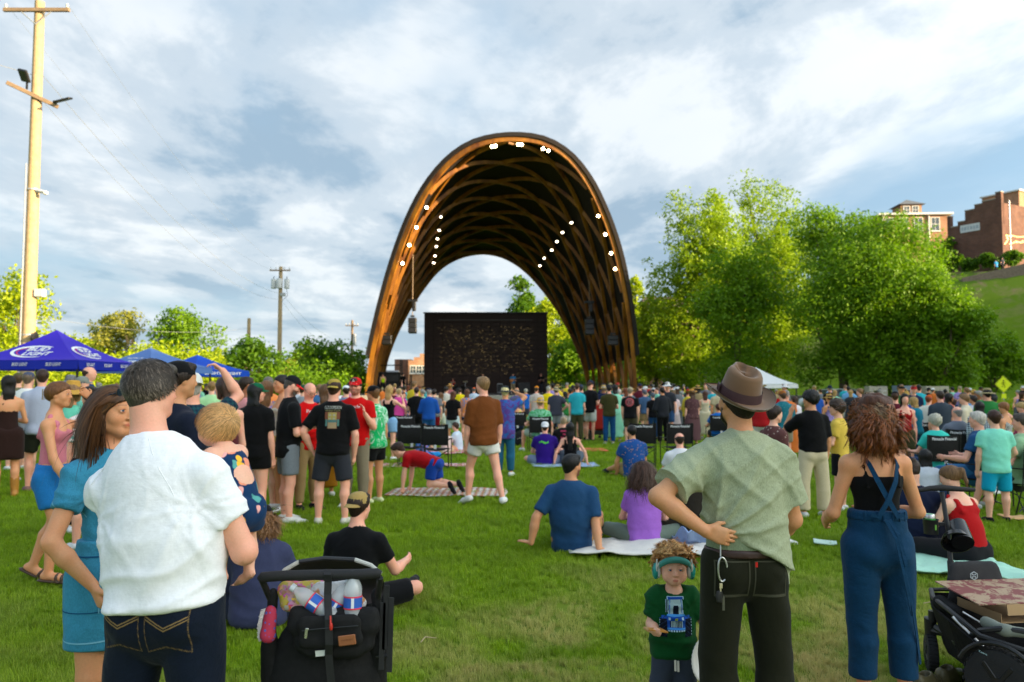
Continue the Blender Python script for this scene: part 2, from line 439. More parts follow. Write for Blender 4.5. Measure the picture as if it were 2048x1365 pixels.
def _floral(n,b):
 v=n.N.new('ShaderNodeTexVoronoi');v.inputs['Scale'].default_value=19;wv=n.N.new('ShaderNodeVectorMath');wv.operation='ADD'
 n.L.new(n.coord(),wv.inputs[0]);sc=n.N.new('ShaderNodeVectorMath');sc.operation='SCALE';sc.inputs['Scale'].default_value=.06
 n.L.new(n.noise(14,2,.5,0,None,1),sc.inputs[0]);n.L.new(sc.outputs[0],wv.inputs[1]);n.L.new(wv.outputs[0],v.inputs['Vector'])
 m=n.ramp(v.outputs['Distance'],[(.34,1.0),(.40,0.0)]);sp=n.N.new('ShaderNodeSeparateColor');n.L.new(v.outputs['Color'],sp.inputs[0])
 pal=n.ramp(sp.outputs[0],[(0.0,srgb(240,150,120)),(.3,srgb(250,190,60)),(.55,srgb(240,175,170)),(.75,srgb(90,165,160)),(1.0,srgb(245,205,190))],'CONSTANT')
 return n.mix(m,b,n.mix(.0,pal,pal))
_cloth('floral',_floral)
_cloth('tinyprint',lambda n,b:n.mix(n.ramp(n.vor(24),[(.18,1.0),(.26,0.0)]),b,n.attr('col2','OBJECT')))
def _skin():
 n=NB('skin');base=n.mix(1.0,n.objcol(),n.attr('paint'),'MULTIPLY')
 c=n.mix(1.0,base,n.ramp(n.noise(9,4,.6),[(.3,(1.04,.96,.94)),(.7,(.97,1.03,1.03))]),'MULTIPLY')
 c=n.mix(1.0,c,n.ramp(n.noise(130,3,.7),[(.3,.94),(.7,1.05)]),'MULTIPLY')
 n.bump(n.noise(170,3,.6),.10,.004)
 MATS['skin']=n.done(c,n.ramp(n.noise(30,3),[(.3,.42),(.7,.58)]),0.0,.4,**{'Subsurface Weight':.12,'Subsurface Radius':(.012,.005,.003)})
_skin()
def _hair():
 n=NB('hair');b=n.objcol()
 s1=n.noise(70,4,.7,.3,n.mapped((1,1,.16)));c=n.mix(1.0,b,n.ramp(s1,[(.25,.45),(.5,1.0),(.75,1.75)]),'MULTIPLY')
 n.bump(s1,.8,.012);MATS['hair']=n.done(c,.5,0.0,.35)
 n=NB('hair_strand');b=n.mix(1.0,n.objcol(),n.attr('paint'),'MULTIPLY');MATS['hair_strand']=n.done(b,.42,0.0,.4)
_hair()
n=NB('painted');MATS['painted']=n.done(n.attr('paint'),.6,0.0,.3)
n=NB('printed_cloth');n.bump(n.noise(500,2,.6),.2,.002);MATS['printed_cloth']=n.done(n.attr('paint'),.85,0.0,.2)
n=NB('leather');n.bump(n.noise(90,4,.6),.3,.004);MATS['leather']=n.done(n.mix(1.0,n.objcol(),n.ramp(n.noise(14,4),[(.3,.8),(.7,1.15)]),'MULTIPLY'),.45,0.0,.45)
n=NB('straw');n.bump(n.noise(120,3,.7,0,n.mapped((1,1,3))),.5,.004);MATS['straw']=n.done(n.mix(1.0,n.objcol(),n.ramp(n.noise(90,3,.7,0,n.mapped((1,1,3))),[(.3,.78),(.7,1.15)]),'MULTIPLY'),.8,0.0,.2)
n=NB('eye');MATS['eye']=n.done(n.attr('paint'),.08,0.0,.6)
mat_plain('galvanised',(.42,.43,.44),.45,.5)
mat_plain('dark_metal',(.03,.03,.032),.45,.6,.5)
mat_plain('alu',(.55,.56,.58),.35,.9,.5)
mat_plain('black_plastic',(.018,.018,.02),.42,0.0,.5,bump=.15,bscale=200)
mat_plain('rubber',(.025,.025,.027),.75,0.0,.3,bump=.3,bscale=120)
n=NB('black_fabric');n.bump(n.math('ADD',n.noise(5,4,.5),n.math('MULTIPLY',n.noise(600,2,.6),.05)),.4,.03);MATS['black_fabric']=n.done(n.mix(1.0,(.012,.012,.013),n.ramp(n.noise(40,4,.7),[(.2,.7),(.8,1.4)]),'MULTIPLY'),.8,0.0,.2)
# ------------------------------------------------------------------ people
SKIN={'fair':srgb(232,176,150),'pink':srgb(235,170,145),'tan':srgb(205,145,105),'gold':srgb(214,150,108),'brown':srgb(150,96,66),'dark':srgb(92,58,42)}
SKIN={k:tuple(c*1.06 for c in v)for k,v in SKIN.items()}
POSES={'stand':{},'stand2':dict(uaL=(.25,-.05,-1),faL=(.0,.25,-1),uaR=(.2,-.1,-1),faR=(.05,.3,-1),thL=(.10,.06,-1),thR=(.10,-.03,-1),hy=.3),'wide':dict(thL=(.17,.0,-1),thR=(.17,0,-1),uaL=(.3,0,-1),uaR=(.3,0,-1),faL=(.1,.2,-1),faR=(.1,.2,-1)),'front':dict(uaL=(.28,.1,-1),faL=(-.55,.8,.15),uaR=(.28,.1,-1),faR=(-.55,.8,.15)),'phone':dict(uaL=(.2,.25,-1),faL=(-.35,1,.25),uaR=(.2,.1,-1),faR=(-.35,.9,.35),hp=.45),'crossed':dict(uaL=(.25,.2,-1),faL=(-1,.45,.1),uaR=(.25,.2,-1),faR=(-1,.5,.0)),'hips':dict(uaL=(.75,-.25,-.8),faL=(-.75,.3,-.6),uaR=(.75,-.25,-.8),faR=(-.75,.3,-.6)),'hipR':dict(uaR=(.75,-.25,-.8),faR=(-.75,.3,-.6),thL=(.12,0,-1)),'shade':dict(uaR=(.7,.55,.15),faR=(-.75,.25,.75),thR=(.12,.05,-1)),'armsup':dict(uaR=(.35,.2,1),faR=(-.1,.1,1),uaL=(.35,.2,1),faL=(.0,.1,1)),'oneup':dict(uaR=(.5,.3,.6),faR=(.0,.1,1)),'walk':dict(thL=(.05,-.38,-1),shL=(0,-.35,-1),thR=(.05,.35,-1),shR=(0,.05,-1),ftL=(0,1,-.35),uaL=(.15,.15,-1),uaR=(.15,-.2,-1),faR=(.05,.1,-1),faL=(.0,.3,-1)),'sit':dict(seat=1,thL=(.28,.8,.62),thR=(.28,.8,.62),shL=(-.08,.5,-.88),shR=(-.08,.5,-.88),sp1=(0,-.12,1),sp2=(0,.18,1),uaL=(.3,.45,-.85),uaR=(.3,.45,-.85),faL=(-.45,.8,.1),faR=(-.45,.8,.1)),'sitx':dict(seat=1,thL=(.85,.75,.12),thR=(.85,.75,.12),shL=(-.95,.35,-.2),shR=(-.95,.5,-.2),ftL=(-.5,.6,-.1),ftR=(-.5,.6,-.1),sp1=(0,.0,1),sp2=(0,.22,1),uaL=(.3,.4,-.9),uaR=(.3,.4,-.9),faL=(-.5,.8,-.1),faR=(-.5,.8,-.1)),'sitback':dict(seat=1,thL=(.15,1,.22),thR=(.35,.85,.45),shL=(.1,1,-.25),shR=(.0,.8,-.62),sp1=(0,-.30,1),sp2=(0,-.1,1),uaL=(.55,-.5,-.9),faL=(.2,-.12,-1),uaR=(.35,-.35,-.95),faR=(.1,-.05,-1)),'chair':dict(seat=.25,thL=(.16,1,.02),thR=(.16,1,.02),shL=(.02,.22,-1),shR=(.02,.15,-1),sp1=(0,-.2,1),sp2=(0,-.02,1),uaL=(.4,.3,-.9),uaR=(.4,.3,-.9),faL=(-.1,1,.05),faR=(-.1,1,.05)),'crawl':dict(seat=.6,pitchbody=1,sp1=(0,1,.38),sp2=(0,1,.1),thL=(.1,.1,-1),thR=(.1,-.15,-1),shL=(.0,-1,-.05),shR=(0,-1,-.05),ftL=(0,-.5,-1),ftR=(0,-.5,-1),uaL=(.05,.15,-1),uaR=(.05,.1,-1),faL=(0,.1,-1),faR=(0,.1,-1),hp=.6),}
def skel(H=1.75,fem=0,girth=1.0,pose='stand',child=0.0,**ov):
 p=dict(POSES[pose])if isinstance(pose,str)else dict(pose);p.update(ov)
 c=child;S=dict(H=H,fem=fem,g=girth,c=c);lerp=lambda a,b:a+(b-a)*c
 hip,sh,nk,hh=lerp(.515,.41),lerp(.786,.725),lerp(.852,.775),lerp(.133,.222)
 hh*=p.get('hsc',1.0);S['hh']=hh*H
 tor=(nk-hip)*H;n=lambda k,d:unit(p.get(k,d))
 sp1,sp2=n('sp1',(0,.02,1)),n('sp2',(0,.03,1))
 pel=np.array((0,0,hip*H))
 S['pel']=pel;S['sp1']=sp1;S['sp2']=sp2
 S['waist']=pel+sp1*tor*.36;S['chest']=S['waist']+sp2*tor*.34
 S['neck']=S['waist']+sp2*tor*.64;shc=S['neck']-sp2*(nk-sh)*H
 tw=p.get('tw',0.0);fw=rotz(tw)@np.array((0,1. ,0));fw=unit(fw-sp2*(fw@sp2));rt=np.cross(fw,sp2)
 S['fw']=fw;S['rt']=rt
 lf=unit(np.array((0,1. ,0))-sp1*sp1[1]);S['lf']=lf;S['shc']=shc
 bi=lerp(.104-.012*fem,.100)*H*(1+(girth-1)*.30)
 up_len,fa_len,th_len,sh_len=lerp(.172,.16)*H,lerp(.145,.14)*H,(hip-.04)*H*.51,(hip-.04)*H*.49
 for s,k in((-1,'L'),(1,'R')):
  sj=shc+rt*s*bi-sp2*.004*H+S['sp2']*p.get('shrug'+k,0)*H;S['sh'+k]=sj
  def D(key,d):
   v=np.array(p.get(key+k,p.get(key,d)),float);return unit(np.array((v[0]*s,v[1],v[2])))
  ua=rotz(tw)@D('ua',(.16,-.04,-1));fa=rotz(tw)@D('fa',(.03,.2,-1))
  S['el'+k]=sj+ua*up_len;S['wr'+k]=S['el'+k]+fa*fa_len;S['fa'+k]=fa;S['ua'+k]=ua
  v=p.get('hd'+k);S['hd'+k]=fa if v is None else unit(np.array((v[0]*s,v[1],v[2])))
  v=p.get('pn'+k);S['pn'+k]=None if v is None else unit(np.array((v[0]*s,v[1],v[2])))
  S['curl'+k]=p.get('curl'+k,.35)
  hj=pel+np.array((s*lerp(.052,.048)*H*(1+.05*fem),0,-.0*H));S['hp'+k]=hj
  S['kn'+k]=hj+D('th',(.05,.02,-1))*th_len;S['an'+k]=S['kn'+k]+D('shk' if 0 else 'sh',(.01,-.03,-1))*sh_len
  S['ft'+k]=D('ft',(.2,1,-.06))
 if p.get('seat')==1:
  def rest(a,b,zt):
   v=S[b]-S[a];L=np.linalg.norm(v);dz=np.clip((zt-S[a][2])/L,-.98,.98);h=v[:2]/(np.linalg.norm(v[:2])+1e-9);return S[a]+L*np.array((*(h*math.sqrt(1-dz*dz)),dz))
  for k in 'LR':
   S['an'+k]=rest('kn'+k,'an'+k,pel[2]-.008*H)
   if S['wr'+k][2]<pel[2]+.02*H or pose=='sitback':
    S['wr'+k]=rest('el'+k,'wr'+k,pel[2]-.028*H);S['hd'+k]=unit(np.array((0,.25,0))+(1 if k=='R' else-1)*np.array((.9,0,-.12)));S['pn'+k]=np.array((0,0,-1. ));S['curl'+k]=.1
 S['Rh']=rotz(tw+p.get('hy',0.0))@rotx(-p.get('hp',0.0))@roty(p.get('hr',0.0))
 hc=S['neck']+unit(sp2*.6+np.array((0,.12,.75))+S['Rh']@np.array((0,.10,0)))*(1-nk-hh*.47)*H
 S['hc']=hc;S['hs']=hh*H/.233
 return S
def torso_prims(f,S,e,hem=None,k=.03,upto=True,belly=0.0,boxy=0.0,cut=None,shoulders=True):
 H,g,fem=S['H'],S['g'],S['fem'];lf,fw=S['lf'],S['fw'];q1=(lf,.70+.06*(g-1)*5*.3);q2=(fw,.66)
 ce=S['c']*.012*H
 wr=(.080-.009*fem)*H*g+e+ce+boxy;hr=(.090+.006*fem)*H*(.6+.4*g)+e+ce;cr=(.092-.008*fem)*H*(.7+.3*g)+e+ce
 f.cone(S['pel']+S['sp1']*.01*H,S['waist'],hr,wr,k,q1,cut)
 f.cone(S['waist'],S['chest'],wr,cr,k,q2,cut)
 f.cone(S['chest'],S['shc']-S['sp2']*.035*H,cr,.078*H+e+ce,k,q2,cut)
 if fem>.5 and S['c']<.5:
  for s in(-1,1):f.ell(S['chest']+S['rt']*s*.038*H+fw*.038*H-S['sp2']*.004*H,np.array((.036,.034,.038))*H+e*.6,None,.04,cut)
 if belly:f.ell(S['waist']+fw*(.028*H+belly*.4)-S['sp1']*.02*H,np.array((.078*H*g+e,.06*H+belly,.085*H)),None,k,cut)
 if S['c']>.5:f.ell(S['waist']+fw*.02*H,np.array((.088,.082,.11))*H+e,None,k,cut)
 if shoulders:
  f.cone(S['shL'],S['shR'],.031*H+e*.7+ce*.3,None,k,(fw,.9))
  for s in 'LR':f.cone(S['neck']-S['sp2']*(.026+.022*S['c'])*H-fw*.006*H,S['sh'+s]*.8+S['neck']*.2-S['sp2']*.012*H,.036*H+e*.5,.027*H+e*.55,k)
 if cut is not None:
  for s in(-1,1):f.ell(S['pel']+np.array((s*.045*H,-.030*H,0))-S['sp1']*.015*H,np.array((.050,.046,.055))*H*(.6+.4*g)+e*1.05,None,.03,cut)
def hand(f,S,k,lvl):
 H=S['H'];hl=.108*H*(1+.12*S['c']);w=S['wr'+k];d=S['hd'+k];s=-1 if k=='L' else 1
 pn=S['pn'+k]
 if pn is None:pn=-np.array((s,0,0. ))*.9+np.array((0,.35,0))
 pn=unit(pn-d*(pn@d));side=np.cross(d,pn)*1.0
 if(side@S['fw'])<0 and abs(side@S['fw'])>.3:side=-side
 u=hl/.19;b=w+d*.012*u
 f.cone(b,w+d*.085*u,.021*u,.025*u,.012,(pn,.62))
 f.cone(b+side*.016*u,w+d*.088*u+side*.026*u,.016*u,.0165*u,.012,(pn,.75))
 f.cone(b-side*.014*u,w+d*.082*u-side*.026*u,.016*u,.015*u,.012,(pn,.75))
 cu=S['curl'+k]*1.9;r0=max(.0088*u,.0062)
 if lvl>1:
  e1=w+d*.085*u;dd=unit(d*math.cos(cu*.5)+pn*math.sin(cu*.5));dd2=unit(d*math.cos(cu*1.2)+pn*math.sin(cu*1.2))
  f.cone(e1,e1+dd*.045*u,.022*u,.02*u,.012,(pn,.6));f.cone(e1+dd*.045*u,e1+dd*.045*u+dd2*.035*u,.02*u,.014*u,.012,(pn,.6))
 else:
  for i,(off,ln,st)in enumerate(((.030,.068,.086),(.0105,.078,.090),(-.0095,.073,.087),(-.029,.056,.080))):
   a=w+d*st*u+side*off*u;c1=cu*(.42+.05*i);c2=cu*(1.0+.06*i)
   fan=side*off*1.6
   d1=unit(d*math.cos(c1)+pn*math.sin(c1)+fan);d2=unit(d*math.cos(c2)+pn*math.sin(c2)+fan*.3);d3=unit(d*math.cos(c2*1.5)+pn*math.sin(c2*1.5))
   m1=a+d1*ln*.5*u;m2=m1+d2*ln*.3*u;m3=m2+d3*ln*.2*u
   f.cone(a-d*.012*u,m1,r0*1.05,r0*.98,.004);f.cone(m1,m2,r0*.97,r0*.9,.003);f.cone(m2,m3,r0*.9,r0*.75,.003)
 t0=w+d*.028*u+side*.026*u;t1=t0+unit(d*.75+side*.75+pn*.25)*.034*u;t2=t1+unit(d*.95+side*.25+pn*.45)*.030*u
 f.cone(t0,t1,.0145*u,.0105*u,.01);f.cone(t1,t2,.0105*u,.0085*u,.005)
def head_prims(f,S,lvl,ears=True):
 R,s,c=S['Rh'],S['hs'],S['hc'];ch=S['c']
 P=lambda x,y,z:c+R@(np.array((x,y,z))*s)
 def E(x,y,z,a,b,d,k=.012,sub=False):f.ell(P(x,y,z),np.array((a,b,d))*s,R,k*s,None,sub)
 fem=S['fem']
 if ch>.5:
  E(0,-.012,.022,.082,.094,.086,.02);E(0,.022,-.028,.070,.060,.066,.03);E(0,.048,-.070,.036,.03,.026,.02)
  for sx in(-1,1):E(sx*.040,.036,-.040,.034,.034,.034,.02)
 else:
  E(0,-.012,.028,.0755,.096,.084,.02);E(0,.016,-.030,.060-.003*fem,.072,.082,.03)
  E(0,.056,-.086,.030-.006*fem,.026,.024,.03)
  for sx in(-1,1):E(sx*.038,.044,-.026,.028,.030,.032,.025);f.cone(P(sx*.052,-.0,-.055),P(sx*.018,.056,-.088),.022*s,.018*s,.02*s)
  f.cone(P(-.032,.070,.026),P(.032,.070,.026),(.018-.003*fem)*s,None,.02*s)
 if lvl<=1:
  ny=.078 if ch>.5 else .084;nz=-.004 if ch>.5 else 0
  for sx in(-1,1):
   E(sx*.031,ny+.020,.008+nz,.019,.016,.011,.010,True)
   f.ell(P(sx*.030,ny-.010,.008+nz),np.array((.016,.0135,.0125))*s,R,.004*s)
  if ch>.5:
   f.cone(P(0,ny,0),P(0,ny+.014,-.026),.007*s,.0115*s,.010*s)
   for sx in(-1,1):E(sx*.009,ny+.008,-.030,.007,.008,.006,.005)
   f.cone(P(-.012,ny-.004,-.056),P(.012,ny-.004,-.056),.0085*s,None,.007*s);f.cone(P(-.009,ny-.004,-.0655),P(.009,ny-.004,-.0655),.0085*s,None,.006*s)
  else:
   f.cone(P(0,ny+.002,.012),P(0,ny+.022-.004*fem,-.025),(.008-.001*fem)*s,(.0115-.0015*fem)*s,.014*s)
   for sx in(-1,1):E(sx*.012,ny+.012,-.031,.009,.010,.007,.006)
   f.cone(P(-.018,ny-.002,-.054),P(.018,ny-.002,-.054),.0075*s,None,.006*s);f.cone(P(-.014,ny-.001,-.0635),P(.014,ny-.001,-.0635),.008*s,None,.006*s)
 else:
  f.cone(P(0,.086,.01),P(0,.106,-.026),.010*s,.013*s,.015*s)
 if ears:
  ex,kk=(.079 if ch>.5 else .0745),.006
  for sx in(-1,1):
   Re=R@rotz(-sx*.35)@rotx(-.12)
   f.ell(P(sx*ex,-.012,-.004),np.array((.0075,.019,.031))*s,Re,kk*s)
   if lvl==0:
    f.ell(P(sx*(ex+.006),-.009,.002),np.array((.005,.010,.018))*s,Re,.004*s,None,True)
    f.ell(P(sx*(ex-.001),-.008,-.028),np.array((.007,.009,.010))*s,Re,kk*s)
def body_field(S,h,lvl,refine=(),bare=False):
 H,g,fem,c=S['H'],S['g'],S['fem'],S['c'];f=Field(h,refine);ce=.006*H*c
 torso_prims(f,S,-.002)
 f.cone(S['neck']-S['sp2']*.02*H,S['hc']-S['Rh']@np.array((0,.025,.045))*S['hs'],(.034-.006*fem)*H*(.8+.2*g)+ce,(.031-.005*fem)*H*(.8+.2*g)+ce,.03)
 m=(1-.12*fem)*(.75+.25*g)+.25*c
 for k in 'LR':
  f.ell(S['sh'+k],np.array((.032,.032,.032))*H*m,None,.02)
  f.cone(S['sh'+k],S['el'+k],.0295*H*m,.0235*H*m,.02)
  d=S['wr'+k]-S['el'+k]
  f.cone(S['el'+k],S['el'+k]+d*.35,.0245*H*m,.0255*H*m,.015);f.cone(S['el'+k]+d*.35,S['wr'+k],.0250*H*m,.0160*H*m,.015)
  hand(f,S,k,lvl)
  f.cone(S['hp'+k],S['kn'+k],(.053+.003*fem)*H*(.7+.3*g)+ce,.0315*H*(.8+.2*g)+ce,.02)
  d=S['an'+k]-S['kn'+k];bk=unit(np.cross(np.cross(d,S['ft'+k]),d))*-1
  f.cone(S['kn'+k],S['kn'+k]+d*.30+bk*.010*H,.0305*H+ce,.0335*H+ce,.02);f.cone(S['kn'+k]+d*.30+bk*.010*H,S['an'+k],.0335*H+ce,.0205*H+ce,.02)
  ft=S['ft'+k];a=S['an'+k];dn=unit(d);dn=unit(dn-ft*(dn@ft))
  f.cone(a-ft*.02*H+dn*.018*H,a+ft*.06*H+dn*.020*H,.020*H,.019*H,.015);f.cone(a+ft*.05*H+dn*.020*H,a+ft*.105*H+dn*.026*H,.022*H,.013*H,.015)
  if bare:
   sd=np.cross(ft,dn)
   for i in range(5):
    o=(-.018+.009*i)*H;t0=a+ft*.10*H+dn*.028*H+sd*o;f.cone(t0,t0+ft*(.026+(.006 if i==(4 if k=='L' else 0)else 0))*H,.0062*H,.0052*H,.003)
 head_prims(f,S,lvl)
 return f
def paint_head(V,S,C,lips=(.80,.50,.50),brow=(.42,.34,.30),stubble=None):
 """lip, brow and cheek colour of the face (as factors of the skin colour)"""
 L=(V-S['hc'])@S['Rh']/S['hs'];x,y,z=L.T;ch=S['c']>.5;ax=np.abs(x);front=y>.05
 if ch:lz,lw,lh,bz=-.0605,.020,.0105,.030
 else:lz,lw,lh,bz=-.0585,.026,.0105,.029
 def blend(w,col):C[:]=C*(1-w[:,None])+w[:,None]*np.array(col)
 lw_=np.clip(1.6-((x/lw)**2+((z-lz)/lh)**2)*1.6,0,1)*front;blend(lw_,lips)
 seam=np.exp(-((z-lz+.0*ax)/.0022)**2)*(ax<lw*.95)*front;blend(seam*.6,(.45,.20,.20))
 bw=np.exp(-((z-bz-.004+((ax-.03)/.03)**2*.006)/.0035)**2)*(ax>.012)*(ax<.048)*front;blend(bw*(.45 if ch else .75),brow)
 ck=np.exp(-((ax-.040)**2+(z+.028)**2)/(2*.017**2))*front;blend(ck*.35,(1.05,.78,.74))
 ns=np.exp(-(x**2+(z+.028)**2)/(2*.012**2))*(y>.085);blend(ns*.25,(1.05,.80,.76))
 if stubble is not None:
  w=np.clip((-.030-z)/.015,0,1)*np.clip((y+.01)/.03,0,1)*(z>-.13)*(1-lw_);blend(w*stubble[1],stubble[0])
def make_eyes(S,parent,iris=(.12,.2,.28),closed=False):
 ch=S['c']>.5;ny=.078 if ch else .084
 for sx in(-1,1):
  c=S['hc']+S['Rh']@(np.array((sx*.0305,ny-.0075,.0075-(.004 if ch else 0)))*S['hs'])
  V=[];F=[];n,m=20,12;r=.0128*S['hs']*(1.08 if ch else 1)
  for j in range(m+1):
   for i in range(n):
    t=PI*j/m;a=2*PI*i/n;V.append((r*math.sin(t)*math.cos(a),r*math.cos(t),r*math.sin(t)*math.sin(a)))
  for j in range(m):
   for i in range(n):F.append((j*n+i,j*n+(i+1)%n,(j+1)*n+(i+1)%n,(j+1)*n+i))
  V=np.array(V);rad=np.hypot(V[:,0],V[:,2])/r;C=np.where(rad[:,None]<.50,np.array(iris),np.array((.72,.68,.66)));C[(rad<.24)&(V[:,1]>0)]=.01;C[V[:,1]<0]=.7
  me=mesh_np('eye',V@S['Rh'].T+c,np.array(F));me.materials.append(MATS['eye']);paint(me,C);link('eye',me,parent)
  # lids, thick skin folds above and below
  lid=MB();
  for sg,dz in((1,.0078),(-1,-.0085)):
   pts=[]
   for i in range(9):
    u=-1+i/4;pts.append(S['Rh']@(np.array((sx*.0305+u*.0165,ny+.0052-.007*u*u,.0075-(.004 if ch else 0)+dz*(1-.75*u*u)))*S['hs'])+S['hc'])
   lid.tube(pts,[.0012*S['hs']]+[.0030*S['hs']if sg>0 else .0024*S['hs']]*7+[.0012*S['hs']],6)
  me=lid.mesh('eyelid',MATS['skin'],True);paint(me,(.62,.50,.48)if 0 else(.80,.68,.66));link('eyelid',me,parent,None,parent.color[:3])
def top_field(S,h,kind='tee',ease=.016,sleeve=.62,hem=-.04,belly=0.0,boxy=.0,hood=False,collar=False,zipneck=False):
 H=S['H'];f=Field(h);sp=S['sp1'];hp_=S['pel']+sp*hem*H
 cut=[(hp_,-sp)];m=(1-.12*S['fem'])*(.75+.25*S['g'])+.25*S['c']
 if kind in('tank','strap'):
  capn=S['shc']-S['sp2']*(.040 if kind=='tank' else .055)*H
  f.cone(S['pel']+sp*.0*H,S['waist'],(.090+.006*S['fem'])*H*(.6+.4*S['g'])+ease,(.078-.009*S['fem'])*H*S['g']+ease,.03,(S['lf'],.7),cut)
  c2=[(capn+S['sp2']*.012*H,S['sp2'])]
  f.cone(S['waist'],S['chest'],(.078-.009*S['fem'])*H*S['g']+ease,(.092-.008*S['fem'])*H*(.7+.3*S['g'])+ease,.03,(S['fw'],.66),cut+c2)
  f.cone(S['chest'],capn,(.092-.008*S['fem'])*H*(.7+.3*S['g'])+ease,.084*H+ease,.02,(S['fw'],.66),c2+cut)
  for s in(-1,1):
   if S['fem']>.5 and S['c']<.5:f.ell(S['chest']+S['rt']*s*.038*H+S['fw']*.038*H-S['sp2']*.004*H,np.array((.036,.034,.038))*H+ease,None,.04,c2)
   w=.022 if kind=='tank' else .008
   for y in(-1,1):
    a=capn+S['rt']*s*.052*H+S['fw']*y*(.052*H+ease*.5)-S['sp2']*.02*H;b=S['shc']+S['rt']*s*.058*H+S['sp2']*(.036*H+ease*.3)
    mid=(a+b)/2+S['fw']*y*.012*H+S['sp2']*.01*H
    f.cone(a,mid,w*H,None,.012,(S['fw'],.35));f.cone(mid,b,w*H,None,.012,(S['fw'],.35))
 elif kind=='tube':
  top=S['chest']+S['sp2']*.03*H;c2=[(top,S['sp2'])]
  f.cone(S['pel'],S['waist'],.096*H*(.6+.4*S['g'])+ease,.070*H*S['g']+ease,.03,(S['lf'],.7),cut);f.cone(S['waist'],S['chest']+S['sp2']*.06*H,.070*H*S['g']+ease,.086*H+ease,.03,(S['fw'],.66),cut+c2)
  for s in(-1,1):f.ell(S['chest']+S['rt']*s*.038*H+S['fw']*.038*H-S['sp2']*.004*H,np.array((.036,.034,.038))*H+ease,None,.04,c2)
 else:
  torso_prims(f,S,ease,k=.035,belly=belly,boxy=boxy,cut=cut)
  if boxy:
   f.cone(S['chest'],hp_-sp*.05*H,.094*H*(.7+.3*S['g'])+ease,(.090+.02*0)*H*(.6+.4*S['g'])+ease+boxy,.03,(S['fw'],.72),cut)
  if hem<-.01:f.cone(S['pel'],S['pel']-sp*(.05-hem)*H,.094*H*(.6+.4*S['g'])+ease,.094*H*(.6+.4*S['g'])+ease*1.2,.03,(S['lf'],.72),cut)
  for k in 'LR':
   d=S['ua'+k];L=np.linalg.norm(S['el'+k]-S['sh'+k]);sf=min(sleeve,1.0);fl=ease*(1.1+boxy*8)
   e=S['sh'+k]+d*L*sf
   f.cone(S['sh'+k],S['sh'+k]+d*L*(sf+(.2 if sleeve<1 else 0)),.035*H*m+ease*.6,(.031*H*m+fl),.035,None,[(e,d)]if sleeve<1 else None)
   if sleeve>1:
    d2=S['fa'+k];L2=np.linalg.norm(S['wr'+k]-S['el'+k]);e2=S['el'+k]+d2*L2*(sleeve-1)
    f.cone(S['el'+k],e2+d2*.03,.028*H*m+ease*.8,.019*H*m+ease*.8,.02,None,[(e2,d2)])
 if kind=='tee' and not hood and not collar:c_=1+.25*S['c'];f.ell(S['neck']+S['sp2']*(.014-.012*S['c'])*H+S['fw']*(.012+.02*S['c'])*H,np.array((.047,.050,.028))*H*c_,None,.006,None,True)
 if collar:f.cone(S['neck']-S['sp2']*.022*H,S['neck']+S['sp2']*.012*H-S['fw']*.006*H,.046*H,.042*H,.006,None,[(S['neck']+unit(S['sp2']-S['fw']*.35)*.010*H,unit(S['sp2']-S['fw']*.35))])
 if hood:
  b=S['neck']-S['fw']*.045*H-S['sp2']*.028*H
  f.ell(b,np.array((.062,.034,.040))*H,None,.02);f.cone(b+S['rt']*.045*H,S['neck']+S['rt']*.030*H+S['fw']*.03*H,.022*H,.014*H,.02);f.cone(b-S['rt']*.045*H,S['neck']-S['rt']*.030*H+S['fw']*.03*H,.022*H,.014*H,.02)
 return f
def bottom_field(S,h,kind='shorts',ease=.016,length=.8,waist=.035,flare=0.0):
 H,g=S['H'],S['g'];f=Field(h);ce=.006*H*S['c'];top=S['pel']+S['sp1']*waist*H;cut=[(top,S['sp1'])]
 hr=(.090+.006*S['fem'])*H*(.6+.4*g)+min(ease,.008)
 f.cone(S['pel']-S['sp1']*.012*H,S['pel']+S['sp1']*(waist+.05)*H,hr,hr*(.93 if S['fem']else .95),.03,(S['lf'],.72),cut)
 if kind=='skirt':
  dn=np.array((0,0,-1. ))if S['sp1'][2]>.8 else-S['sp1'];L=length*H;e=S['pel']+dn*L
  f.cone(S['pel'],e+dn*.06,hr,hr*.98+flare,.03,(S['lf'],.74),[(e,dn)]+cut)
  for k in 'LR':f.cone(S['hp'+k],S['kn'+k],.062*H+ease,.046*H+ease+flare*.5,.05,None,[(e,dn)])
 else:
  for s in(-1,1):f.ell(S['pel']+np.array((s*.045*H,-.030*H,0))-S['sp1']*.022*H,np.array((.050,.044,.052))*H*(.6+.4*g)+ease*.3,None,.025)
  for k in 'LR':
   a,b,c=S['hp'+k],S['kn'+k],S['an'+k];d=unit(b-a);L=np.linalg.norm(b-a);rt=(.054+.004*S['fem'])*H*(.7+.3*g)+ce+ease;rk=.034*H*(.8+.2*g)+ce+ease
   if length<=1.0:
    e=a+d*L*length;re=(rt+(rk-rt)*length)*1.0+flare;f.cone(a,e+d*.04,rt,re,.012,None,[(e,d)])
   else:
    f.cone(a,b,rt,rk+flare*.5,.012);d2=unit(c-b);ft=S['ft'+k];bk=-unit(np.cross(np.cross(d2,ft),d2));m_=b+(c-b)*.3+bk*.008*H;f.cone(b,m_,rk,.037*H+ease+ce,.02);f.cone(m_,m_+(c-b)*.3,.037*H+ease+ce,.030*H+ease,.02);e=b+d2*np.linalg.norm(c-b)*(length-1)
    f.cone(b,e+d2*.03,rk+flare*.5,.026*H+ease+flare,.012,None,[(e,d2)])
 return f
